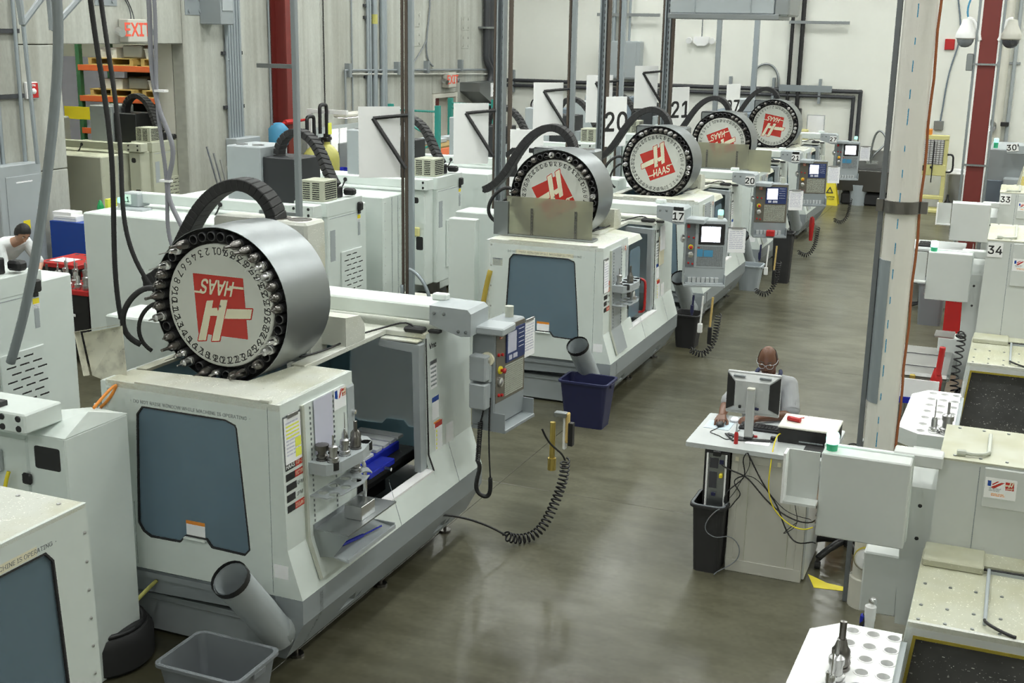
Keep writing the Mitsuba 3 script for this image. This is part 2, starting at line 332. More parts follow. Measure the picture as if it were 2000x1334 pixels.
# ---- far wall fittings
def pipe_run(name, lab, pts, r, m, cat_='pipe', extra=()):
    t = thing(name, lab, cat_)
    for a, b in zip(pts[:-1], pts[1:]): part(t, 'pipe', cyl(a, b, r, 12), m, 40)
    for p in pts[1:-1]: part(t, 'elbow', trimesh.creation.icosphere(2, r*1.12).apply_translation(p), m, True)
    for n, me, mm in extra: part(t, n, me, mm)
    return t
hang = [('hanger', bx(x-.03, x+.03, YF-.14, YF-.02, 2.38, 2.98), 'strut') for x in (-13.0, -11.3, -9.2, -7.0, -5.9, -4.75)]
pipe_run('compressed_air_pipe', 'upper black pipe running along the cream far wall then down to floor', [(-13.2, YF-.1, 2.70), (-3.76, YF-.1, 2.70), (-3.76, YF-.1, .35)], .05, 'black_pipe', extra=hang)
pipe_run('compressed_air_pipe', 'lower black pipe of the pair along the cream far wall', [(-13.2, YF-.1, 2.56), (-3.92, YF-.1, 2.56), (-3.92, YF-.1, .35)], .045, 'black_pipe')
for x, s in ((-5.53, 'left'), (-5.28, 'right')):
    pipe_run('riser_pipe', f'{"thinner" if s == "left" else "thicker"} black riser pipe dropping down the far wall past the duct end', [(x, YF-.1, 8.5), (x, YF-.1, 2.2)], .045 if s == 'left' else .055, 'black')
solo('strut_bar', bx(-5.75, -4.45, YF-.16, YF-.1, 2.66, 2.82), 'strut', 'short grey strut bar holding the black riser pipes to the far wall', 'bracket')
solo('strut_bar', bx(-5.6, -4.15, YF-.2, YF-.14, 4.30, 4.37), 'galv', 'galvanized strut bar under the end of the grey duct', 'bracket')
solo('disconnect_box', bx(-5.62, -5.15, YF-.3, YF-.08, 1.75, 2.25, .01), 'black', 'black box at the foot of the two riser pipes behind the farthest tool carousel', 'electrical box')
solo('compressor_cabinet', bx(-5.5, -4.95, YF-.5, YF-.05, .8, 1.74, .02), 'cream_press', 'cream cabinet under the black box by the far wall', 'cabinet')
eb = thing('electrical_box', 'large grey square electrical box on far wall with pipes from above', 'electrical box')
part(eb, 'body', bx(-10.42, -9.36, YF-.32, YF-.005, 2.83, 3.80, .02), 'paint_midgrey'); part(eb, 'door', bx(-10.38, -9.46, YF-.335, YF-.32, 2.87, 3.76, .006), 'paint_midgrey')
for x in (-10.15, -9.95, -9.72): part(eb, 'conduit', cyl((x, YF-.15, 3.8), (x, YF-.15, 8), .055 if x < -9.8 else .03, 10), 'conduit', 40)
part(eb, 'strut', bx(-10.6, -8.9, YF-.24, YF-.2, 4.42, 4.50), 'galv')
cw = thing('wall_clock', 'round black-rimmed white wall clock on the cream wall', 'clock')
cx, cz = -12.3, 2.06
part(cw, 'rim', lathe([(.0, .0), (.19, 0), (.19, .05), (.165, .05), (.16, .02), (0, .02)], 28, (cx, YF-.01, cz), (0, -1, 0)), 'black', 30)
part(cw, 'face', lathe([(.16, .022), (0, .0225)], 28, (cx, YF-.01, cz), (0, -1, 0)), 'white')
part(cw, 'numerals', cat(*[place(text(str(h), .028, .002), (cx+.125*math.sin(h*math.pi/6), YF-.034, cz+.125*math.cos(h*math.pi/6)), (1, 0, 0), (0, 0, 1)) for h in range(1, 13)]), 'black')
for L, a, w in ((.085, 3.9, .009), (.12, 2.1, .006)): part(cw, 'hand', place(flat([(-w, -.02), (w, -.02), (w*.5, L), (-w*.5, L)], .002), (cx, YF-.038, cz), (math.cos(a), 0, -math.sin(a)), (math.sin(a), 0, math.cos(a))), 'black')
wlmp = thing('emergency_light', 'small white twin-head emergency light on the far wall', 'lamp')
part(wlmp, 'body', prism('y', [(-8.02, 3.95), (-7.62, 3.95), (-7.62, 3.80), (-7.72, 3.72), (-7.92, 3.72), (-8.02, 3.80)], YF-.12, YF-.003), 'white')
for x in (-8.12, -7.52): part(wlmp, 'head', cyl((x, YF-.1, 3.86), (x, YF-.2, 3.84), .075, 12), 'white')
part(wlmp, 'cord', cyl((-7.82, YF-.05, 3.95), (-7.82, YF-.05, 5.2), .012, 6), 'grey_plastic')
hp = curve([(-6.35, YF-.06, 2.65), (-6.35, YF-.06, 3.20), (-6.25, YF-.06, 3.28), (-6.0, YF-.06, 3.28), (-5.9, YF-.06, 3.2), (-5.9, YF-.06, 2.4)], 40)
solo('vent_pipe', tube(hp, .028, 8), 'galv', 'thin bent metal pipe loop on far wall above the farthest carousel', 'pipe', smooth=True)
nb = thing('notice_sheet', 'framed notice sheet on the far wall behind machine 27', 'notice')
part(nb, 'sheet', bx(-5.0, -4.6, YF-.012, YF-.003, 1.62, 2.08), 'paper'); part(nb, 'frame', prism('y', sbox(-5.02, 1.6, -4.58, 2.1).difference(sbox(-5.0, 1.62, -4.6, 2.08)), YF-.016, YF-.002), 'clear_plastic')
# sink
sk = thing('utility_sink', 'stainless sink on legs with spray hose against the far wall', 'sink')
part(sk, 'backsplash', bx(-4.05, -2.6, YF-.06, YF-.02, .85, 1.30, .008), 'steel'); part(sk, 'tub', prism('z', sbox(-4.05, YF-.75, -2.6, YF-.06).difference(sbox(-3.95, YF-.68, -2.7, YF-.12)), .45, .85), 'steel'); part(sk, 'apron', bx(-4.05, -2.6, YF-.78, YF-.75, .35, .86, .01), 'dark_steel')
part(sk, 'basin_floor', bx(-4.0, -2.65, YF-.73, YF-.07, .44, .47), 'steel')
for x in (-3.98, -2.67): 
    for y in (YF-.7, YF-.12): part(sk, 'leg', cyl((x, y, 0), (x, y, .46), .025, 8), 'steel')
part(sk, 'tap', cat(cyl((-3.45, YF-.1, 1.0), (-3.45, YF-.25, 1.0), .02, 8), cyl((-3.25, YF-.1, 1.0), (-3.25, YF-.25, 1.0), .02, 8), bx(-3.5, -3.2, YF-.14, YF-.06, .96, 1.04, .01)), 'chrome')
part(sk, 'spray_hose', cord([(-3.35, YF-.15, 1.0), (-3.36, YF-.15, 1.45), (-3.2, YF-.16, 1.78), (-3.05, YF-.2, 1.6), (-3.25, YF-.3, 1.25), (-3.33, YF-.3, 1.12)], .025, 8), 'galv', True)
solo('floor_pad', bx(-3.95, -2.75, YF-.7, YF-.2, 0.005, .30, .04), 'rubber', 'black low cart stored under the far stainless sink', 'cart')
# press
pz = thing('arbor_press', 'tall cream yellow frame press with wire guard by the far wall', 'press')
x0, x1 = -2.2, -1.55; y = YF-.9
for x in (x0, x1-.09): part(pz, 'upright', bx(x, x+.09, y-.1, y+.1, 0, 1.75, .01), 'cream_press')
part(pz, 'bolster', bx(x0, x1, y-.12, y+.12, .86, 1.12, .01), 'cream_press'); part(pz, 'crosshead', bx(x0, x1, y-.12, y+.12, 1.70, 1.80, .01), 'cream_press'); part(pz, 'foot', bx(x0-.05, x1+.05, y-.3, y+.3, 0, .07, .01), 'cream_press'); part(pz, 'lower_rail', bx(x0, x1, y-.11, y+.11, .3, .38, .01), 'cream_press')
part(pz, 'guard', cat(*[cyl((x, y-.13, 1.12), (x, y-.13, 1.7), .006, 5) for x in np.linspace(x0+.1, x1-.1, 7)], *[cyl((x0+.08, y-.13, z), (x1-.08, y-.13, z), .006, 5) for z in np.linspace(1.14, 1.68, 12)]), 'dark_steel', kind='stuff'); part(pz, 'guard_sheet', bx(x0+.09, x1-.09, y-.115, y-.11, 1.12, 1.70), 'white')
part(pz, 'ram', cyl((-1.86, y-.15, .7), (-1.86, y-.15, 1.66), .012, 8), 'black'); part(pz, 'knob', trimesh.creation.icosphere(2, .035).apply_translation((-1.88, y-.15, 1.06)), 'black', True)
part(pz, 'handle', cord([(x1, y-.1, 1.36), (x1+.12, y-.1, 1.34), (x1+.14, y-.1, 1.2), (x1+.12, y-.1, .98), (x1, y-.1, .96)], .022, 8), 'black', True); part(pz, 'label_plate', bx(x0+.1, x0+.2, y-.125, y-.12, .97, 1.09), 'black')
solo('parts_box', bx(-2.25, -1.95, YF-.95, YF-.7, 1.8, 1.93, .01), 'orange', 'orange box lying on top of the cream press', 'box')
wb = thing('work_bench', 'pale bench with stainless front right of the cream press', 'bench')
part(wb, 'top', bx(-1.55, -.75, YF-.75, YF-.05, .88, .92, .01), 'white'); part(wb, 'back_panel', bx(-1.55, -.75, YF-.1, YF-.05, 0, .88), 'steel')
for x in (-1.5, -.8): part(wb, 'leg', bx(x-.02, x+.02, YF-.72, YF-.68, 0, .88), 'steel')
solo('paper_stack', bx(-1.45, -.95, YF-.55, YF-.25, .92, .98, .005), 'paper', 'white binder lying on the pale bench by far wall', 'binder')
solo('spray_can', lathe([(0, 0), (.09, 0), (.09, .22), (.03, .3), (.03, .42), (0, .42)], 14, (-1.45, YF-.9, 0)), 'black', 'black bottle standing on floor beside the cream press', 'bottle', smooth=40)
solo('fire_strobe', cat(bx(-1.92, -1.70, YF-.06, YF-.003, 3.0+.75, 3.0+1.0, .01)), 'red', 'small red fire alarm strobe high on the cream far wall', 'fire alarm')
solo('alarm_cable', cord([(-1.60, YF-.03, 6.0), (-1.66, YF-.03, 4.6), (-1.60, YF-.03, 4.0), (-1.72, YF-.03, 3.4), (-1.82, YF-.03, 2.4), (-1.86, YF-.03, 1.95)], .02, 6), 'blue_grey', 'dark cable hanging down the far wall past the red fire alarm', 'cable', smooth=True)
solo('outlet_box', bx(-1.98, -1.76, YF-.08, YF-.003, 1.86, 2.08, .01), 'galv', 'grey outlet box at the end of the cable on the far wall', 'outlet')
pipe_run('roof_drain', 'pale vertical drain pipe on the far wall right of the red column', [(-.55, YF-.13, 8), (-.55, YF-.13, 0)], .10, 'cream_pipe', extra=[('strap', bx(-.85, -.2, YF-.05, YF-.01, 3.45, 3.5), 'galv')])
pipe_run('wall_conduit', 'dark thin conduit beside the pale drain pipe on far wall', [(-.33, YF-.08, 8), (-.33, YF-.08, 1.0)], .045, 'paint_midgrey')
wf_ = thing('wall_lamp', 'round silver flood lamp clamped to the pipe on the far wall', 'lamp')
part(wf_, 'reflector', lathe([(.17, 0), (.15, .06), (.07, .14), (.03, .2), (0, .2)], 18, (-.72, YF-.35, 2.02), (.4, .5, .2)), 'steel', True); part(wf_, 'clamp', bx(-.62, -.3, YF-.2, YF-.1, 2.02, 2.12, .01), 'black')
# air duct
du = thing('air_duct', 'large grey rectangular air duct crossing the top of the picture', 'duct')
part(du, 'trunk', bx(-6.05, -4.2, 21.9, 22.9, 4.36, 5.3, .02), 'paint_midgrey'); part(du, 'flange', bx(-6.08, -4.1, 21.86, 22.9, 4.27, 4.36, .01), 'galv'); part(du, 'outlet', bx(-4.2, -3.93, 21.9, 22.9, 4.33, 5.3, .03), 'galv')
for x in (-5.6, -4.6): part(du, 'seam', bx(x, x+.012, 21.885, 21.9, 4.36, 5.3), 'paint_grey')
# ---- left wall fittings
def conduit_bundle(label, ys_, r, z0, z1, clamps=(), m='conduit'):
    t = thing('conduit_bundle', label, 'conduit')
    for y_ in ys_: part(t, 'pipe', cyl((XL+.06, y_, z0), (XL+.06, y_, z1), r, 10), m, 40)
    for z in clamps: part(t, 'clamp', bx(XL+.004, XL+.05, min(ys_)-.1, max(ys_)+.1, z, z+.06), 'black_pipe')
    return t
def panelboard(label, y0, y1, z0, z1, d=.25, tag=True):
    t = thing('electrical_panel', label, 'electrical panel'); x = XL
    part(t, 'body', bx(x+.005, x+d, y0, y1, z0, z1, .012), 'paint_midgrey'); part(t, 'door', bx(x+d, x+d+.012, y0+.12, y1-.06, z0+.1, z1-.16, .005), 'paint_midgrey')
    if tag: part(t, 'warning_label', bx(x+d+.013, x+d+.016, (y0+y1)/2-.03, (y0+y1)/2+.1, z0+.52*(z1-z0)*.9, z0+.52*(z1-z0)*.9+.13), 'yellow'); part(t, 'latch', bx(x+d+.012, x+d+.03, (y0+y1)/2, (y0+y1)/2+.05, z0+.36*(z1-z0), z0+.44*(z1-z0), .005), 'black'); part(t, 'name_plate', bx(x+d+.013, x+d+.016, y0+.25*(y1-y0)+.1, y1-.25*(y1-y0), z1-.26, z1-.24), 'paper')
    return t
conduit_bundle('bundle of six grey conduits rising from the electrical panel left of the red column', [18.62, 18.70, 18.78, 18.86, 18.94, 19.02], .03, 2.0, 8, (2.55, 3.5))
panelboard('grey electrical panel under the six conduits beside the red column', 18.55, 19.3, .4, 2.03)
panelboard('grey electrical panel at the left edge behind the bent-over man', 12.9, 13.72, .3, 2.05)
conduit_bundle('grey conduits above the electrical panel at the left edge', [13.05, 13.12, 13.2, 13.62], .028, 2.05, 8, (2.95, 3.85))
bxw = thing('junction_cabinet', 'dark grey junction cabinet high on the concrete wall right of the exit sign', 'electrical box')
part(bxw, 'body', bx(XL+.0, XL+.45, 17.95, 18.32, 4.02, 5.2, .015), 'paint_grey'); part(bxw, 'door', bx(XL+.45, XL+.465, 17.98, 18.29, 4.25, 5.1, .005), 'paint_midgrey')
solo('bent_conduit', tube(curve([(XL+.15, 18.32, 4.12), (XL+.15, 18.5, 4.10), (XL+.1, 18.6, 3.95), (XL+.08, 18.62, 3.4)], 20), .03, 8), 'conduit', 'grey bent conduit leaving the high junction cabinet', 'conduit', smooth=True)
for (y_, lab, pad, z0) in ((23.12, 'thin single conduit on the concrete wall right of the tall post', .018, 2.3), (21.98, 'black seam conduit on concrete wall right of the red column', .012, 2.0), (20.02, 'thin pipe hugging the left side of the red wall column', .022, 1.5)):
    solo('single_conduit', cyl((XL+.03, y_, z0), (XL+.03, y_, 8), pad, 8), 'strut' if pad > .015 else 'black', lab, 'conduit', smooth=40)
conduit_bundle('pair of narrow grey conduits with clamps on the concrete wall behind the green rack', [23.75, 23.85], .035, .9, 8, (2.95, 4.2, 4.45))
conduit_bundle('wide grey conduits with a yellow tagged bend on the concrete wall', [24.05, 24.42, 24.5], .065, .9, 8, (2.95,))
solo('yellow_tag', cyl((XL+.06, 24.05, 4.1), (XL+.06, 24.05, 4.3), .072, 12), 'yellow_tank', 'yellow tape band around the wide grey conduit', 'tape')
t = pipe_run('wall_pipe', 'thin grey pipe pair running along the concrete wall above the exit door', [(XL+.07, 22.75, 1.5), (XL+.07, 22.75, 3.14), (XL+.07, 31.3, 2.98)], .025, 'strut', extra=[('clip', bx(XL, XL+.12, y_-.05, y_+.05, 3.0, 3.28), 'strut') for y_ in (22.9, 25.1, 26.6, 28.5)])
pipe_run('wall_pipe', 'lower thin pipe under the grey pipe along the concrete wall', [(XL+.07, 22.9, 3.06), (XL+.07, 31.3, 2.86)], .02, 'concrete')
bpp = thing('black_pipe_bundle', 'three thick black pipes with offset bend near the wall corner', 'pipe')
for k, y_ in enumerate((29.95, 30.18, 30.4)):
    part(bpp, 'pipe', tube(bend([(XL+.13, y_, 8), (XL+.13, y_, 3.25), (XL+.18, y_+.22, 3.0), (XL+.18, y_+.22, 2.78), (XL+.13, y_+.02, 2.5), (XL+.13, y_+.02, .3)], .12), .085, 10), 'black_pipe', True)
part(bpp, 'clamp', bx(XL, XL+.24, 29.7, 30.55, 4.05, 4.1), 'galv')
def exit_sign(y, z, lab, w=.46):
    t = thing('exit_sign', lab, 'exit sign')
    part(t, 'box', bx(XL+.005, XL+.2, y, y+w, z, z+.36, .015), 'cabinet_cream')
    part(t, 'letters', place(text('EXIT', .2, .002, True), (XL+.201, y+w/2, z+.2), (0, 1, 0), (0, 0, 1)), 'exit_red')
    part(t, 'lamp_head', cyl((XL+.1, y-.12, z+.18), (XL+.22, y-.16, z+.14), .06, 10), 'chrome'); part(t, 'lamp_head', cyl((XL+.1, y+w+.1, z+.2), (XL+.22, y+w+.12, z+.16), .05, 10), 'grey_plastic')
    return t
pm('exit_red', (.75, .10, .06), .5)
exit_sign(15.85, 3.72, 'cream EXIT sign with red letters above the big wall opening')
exit_sign(27.55, 2.62, 'small EXIT sign above the brown door in the far part of the concrete wall', .42)
solo('exit_cord', cat(cord([(XL+.1, 16.05, 4.08), (XL+.05, 16.05, 4.3), (XL+.03, 15.8, 4.6), (XL+.03, 15.75, 5)], .01, 5), cord([(XL+.1, 16.12, 4.08), (XL+.05, 16.12, 4.25), (XL+.03, 15.9, 4.6), (XL+.03, 15.82, 5)], .01, 5)), 'black_pipe', 'twin cord rising from the exit sign over the wall opening', 'cord')
solo('drop_wire', cat(cord([(XL+.03, 26.65, 5), (XL+.03, 26.65, 3.75), (XL+.03, 26.66, 3.45), (XL+.03, 27.0, 3.15)], .02, 5), cord([(XL+.03, 26.65, 3.75), (XL+.03, 26.2, 3.4), (XL+.03, 25.8, 3.15)], .015, 5)), 'grey_plastic', 'grey wire branching down concrete wall toward the small exit sign', 'wire')
fa = thing('fire_alarm', 'red fire alarm horn on the concrete wall at the left', 'fire alarm')
part(fa, 'box', bx(XL+.003, XL+.06, 13.76, 13.98, 2.93, 3.17, .01), 'white'); part(fa, 'face', bx(XL+.06, XL+.08, 13.775, 13.965, 2.945, 3.155, .005), 'red'); part(fa, 'strobe', lathe([(0, .03), (.035, .02), (.045, 0)], 10, (XL+.08, 13.87, 3.04), (1, 0, 0)), 'white', True)
part(fa, 'lettering', place(text('FIRE', .03, .001, True), (XL+.0805, 13.87, 3.125), (0, 1, 0), (0, 0, 1)), 'white')
# ---- lamps under the roof (light of the hall, and the added fill)
for i, (lx, ly) in enumerate(LAMPS):
    t = thing('high_bay_and_fill_lamp', 'long white high-bay fluorescent fixture hanging under the roof, those near the camera added as fill', 'lamp', 'high-bay fixtures under the roof')
    z = 7.4
    part(t, 'reflector', cat(bx(lx-.36, lx-.34, ly-.65, ly+.65, z+.2, z+.3), bx(lx+.34, lx+.36, ly-.65, ly+.65, z+.2, z+.3), bx(lx-.36, lx+.36, ly-.66, ly-.64, z+.2, z+.3), bx(lx-.36, lx+.36, ly+.64, ly+.66, z+.2, z+.3), bx(lx-.36, lx+.36, ly-.66, ly+.66, z+.3, z+.34)), 'white')
    q = mesh_of([[lx-.32, ly-.6, z+.24], [lx+.32, ly-.6, z+.24], [lx+.32, ly+.6, z+.24], [lx-.32, ly+.6, z+.24]], [[0, 2, 1], [0, 3, 2]])
    part(t, 'diffuser', q, 'white', emit=[LAMP_POWER*c for c in LAMP_TINT])
    part(t, 'hanger', cyl((lx, ly, z+.34), (lx, ly, ZC), .012, 6), 'galv')
# ================================================================ the writing and marks used on the machines
def logo(h, d=.0012):
    """(red ground, cream H and letters) of the machine maker's emblem, h tall, centred, in the xy plane"""
    s = h/1.86
    red = Polygon([(-.95, .93), (.85, .93), (.95, -.93), (-.85, -.93)])
    H = unary_union([Polygon([(.24, -.16), (.48, -.12), (.86, 1.16), (.58, 1.12)]), Polygon([(-.28, -.22), (-.03, -.2), (.36, 1.12), (.08, 1.08)]), Polygon([(-.24, .06), (-1.14, -.02), (-1.07, .28), (-.14, .37)]), Polygon([(.04, .30), (.12, .06), (.36, .10), (.42, .34)])])
    t = text('HAAS', .44, 1.0, True); b = t.bounds; t.apply_scale([1.16/(b[1][0]-b[0][0]), 1, d/s]); t.vertices[:, 0] += .28*t.vertices[:, 1]; t.apply_translation([.1, -.56, 0])
    bars = unary_union([sbox(-.86, -.66, -.36, -.59), sbox(.58, -.40, .92, -.34)])
    cream = cat(flat(unary_union([H, bars]), d/s), t); cream.apply_scale([s, s, s]); cream.apply_translation([0, 0, d*1.6])
    r = flat(red, d/s); r.apply_scale([s, s, s])
    edge = flat(H.buffer(.035), d/s); edge.apply_scale([s, s, s]); edge.apply_translation([0, 0, d*.8])
    return r, cream, edge
def put_logo(parent, o, xd, yd, h, ck=None, rot=0.0, edge=True):
    a = math.radians(rot); xd, yd = np.asarray(xd, float), np.asarray(yd, float); X, Y = xd*math.cos(a)+yd*math.sin(a), yd*math.cos(a)-xd*math.sin(a)
    r, c, e = logo(h)
    k = part(parent, 'emblem', place(r, o, X, Y), 'logo_red', ck=ck and ck+str(rot))
    if edge: part(k, 'emblem_outline', place(e, o, X, Y), 'logo_red', ck=ck and ck+str(rot))
    part(k, 'emblem_lettering', place(c, o, X, Y), 'logo_cream', ck=ck and ck+str(rot))
def sheet(parent, name, o, xd, yd, w, h, m='paper', t=.0015, off=0.0):
    n = np.cross(xd, yd); return part(parent, name, place(bx(-w/2, w/2, -h/2, h/2, 0, t), np.asarray(o)+n*off, xd, yd), m)
def lines(w, h, rows, seed=0, frac=.06):
    """rows of little printed line pieces, as on a label, centred"""
    r = random.Random(seed); out = []
    for i in range(rows):
        y = h/2-(i+.5)*h/rows; x = -w/2
        while x < w/2-.1*w:
            L = min(r.uniform(.12, .34)*w, w/2-x); out.append(bx(x, x+L*.85, y-h/rows*.22, y+h/rows*.22, 0, .0008)); x += L
    return cat(*out)
def sticker(parent, o, xd, yd, w, h, head='orange', text_=None, seed=1, band=.22, ck=None, body='paper', rows=4):
    """printed warning label: coloured heading band, body sheet, printed lines"""
    n = np.cross(xd, yd); k = part(parent, 'label_sheet', place(bx(-w/2, w/2, -h/2, h/2, 0, .0012), o, xd, yd), body, ck=ck)
    if head:
        part(k, 'heading', place(bx(-w/2, w/2, h/2-band*h, h/2, .0012, .002), o, xd, yd), head, ck=ck)
        if text_: part(k, 'heading_text', place(text(text_, band*h*.5, .0006, True), np.asarray(o)+np.asarray(yd)*(h/2-band*h/2)+n*.002, xd, yd), 'black', ck=ck)
    part(k, 'print', place(lines(w*.84, h*(.9-band), rows, seed), np.asarray(o)-np.asarray(yd)*h*band*.5+n*.0013, xd, yd), 'paint_grey', ck=ck)
    return k

# ================================================================ machining centres of the middle row (fronts to the aisle)
A0 = np.array([-3.8, 5.91, 0.0])
def loc(u, v, z): return np.array([A0[0]+u, A0[1]+v, z])
def bu(u0, u1, v0, v1, z0, z1, b=0.0): return bx(A0[0]+u0, A0[0]+u1, A0[1]+v0, A0[1]+v1, z0, z1, b)
def pv(poly, v0, v1):  # polygon in (u, z), extruded along v
    poly = poly if hasattr(poly, 'geom_type') else Polygon(poly); return prism('y', affinity.translate(poly, A0[0], 0), A0[1]+v0, A0[1]+v1)
FRONT = [(-.125, 1.80), (-.10, .86), (0.0, .545)]                      # front profile (u, z)
def uz(z): return -.125+(1.8-z)/(.94)*.025 if z > .86 else -.10+(.86-z)/.315*.10
X_, Y_, Z_ = np.array([1., 0, 0]), np.array([0, 1., 0]), np.array([0, 0, 1.])
WIN = rpoly([(-1.195, 1.655), (-.445, 1.655), (-.372, .775), (-.665, .782), (-.705, .83), (-.865, .826), (-.91, .776), (-1.24, .768)], .012).intersection(Polygon([(-1.15, 1.655), (-1.195, 1.60), (-1.237, .86), (-1.20, .80), (-1.12, .76), (-.43, .76), (-.378, .82), (-.42, 1.56), (-.45, 1.63), (-.52, 1.655)]).buffer(.0))
NEAR = Polygon([(-1.455, .535), (0, .545), (-.10, .86), (-.125, 1.80), (-1.43, 1.80)])
def holder_mesh(kind, s=1.0):
    """a tool holder with cutter, tip along +z, flange at z 0"""
    b = [(0, -.03), (.018, -.03), (.026, -.005), (.033, -.004), (.033, .006), (.028, .008), (.028, .012), (.033, .014), (.033, .022)]
    if kind == 0: b += [(.024, .026), (.022, .06), (.027, .062), (.027, .085), (.015, .092), (.006, .093), (.006, .15), (0, .155)]
    elif kind == 1: b += [(.02, .03), (.018, .075), (.012, .09), (.004, .092), (.003, .20), (0, .205)]
    elif kind == 2: b += [(.030, .03), (.030, .06), (.022, .07), (.014, .10), (.011, .10), (.011, .16), (0, .162)]
    elif kind == 3: b += [(.032, .028), (.029, .045), (.018, .058), (.008, .062), (.0075, .085), (0, .09)]
    else: b += [(.024, .03), (.024, .05), (.040, .055), (.040, .085), (.012, .088), (0, .088)]
    return lathe([(r*s, h*s) for r, h in b], 12)
HOLD = [mikit.ply(holder_mesh(k), 'mat_steel' if k == 0 else ('mat_dark_steel' if k != 1 else 'mat_chrome'), smooth=40) for k in range(5)]
def tool(o, ax, kind, label, group, s=1.0, name='tool_holder'):
    k = thing(name, label, 'tool', group); x, y, z = frame(ax); M = np.eye(4); M[:3, 0] = x*s; M[:3, 1] = y*s; M[:3, 2] = z*s; M[:3, 3] = o
    d = dict(HOLD[kind]); d['to_world'] = T(M); scene[k] = d; return k
DC = loc(-.87, .49, 2.24); RP = .458

def console(root, o, face, kind, ck):
    """operator console: o top centre of its front, face the direction it looks to"""
    z = np.asarray(face, float); z /= np.linalg.norm(z); x = np.cross(Z_, z); P = lambda m: place(m, o, x, Z_)
    old = kind == 'grey'; body = 'paint_midgrey' if old else 'paint_grey'; w, h = .52, .76 if not old else .60
    part(root, 'console_body', P(bx(-w/2, w/2, -h, 0, -.20, 0, .012)), body)
    k = part(root, 'control_panel', P(bx(-w/2+.01, w/2-.01, -h+(.16 if not old else .02), -.01, 0, .006, .003)), body if old else 'panel_brown')
    part(k, 'screen_frame', P(prism('z', sbox(-.07, -.29, .21, -.07).difference(sbox(-.055, -.275, .195, -.085)), .006, .02)), 'black' if old else 'navy')
    return P, k, w, h

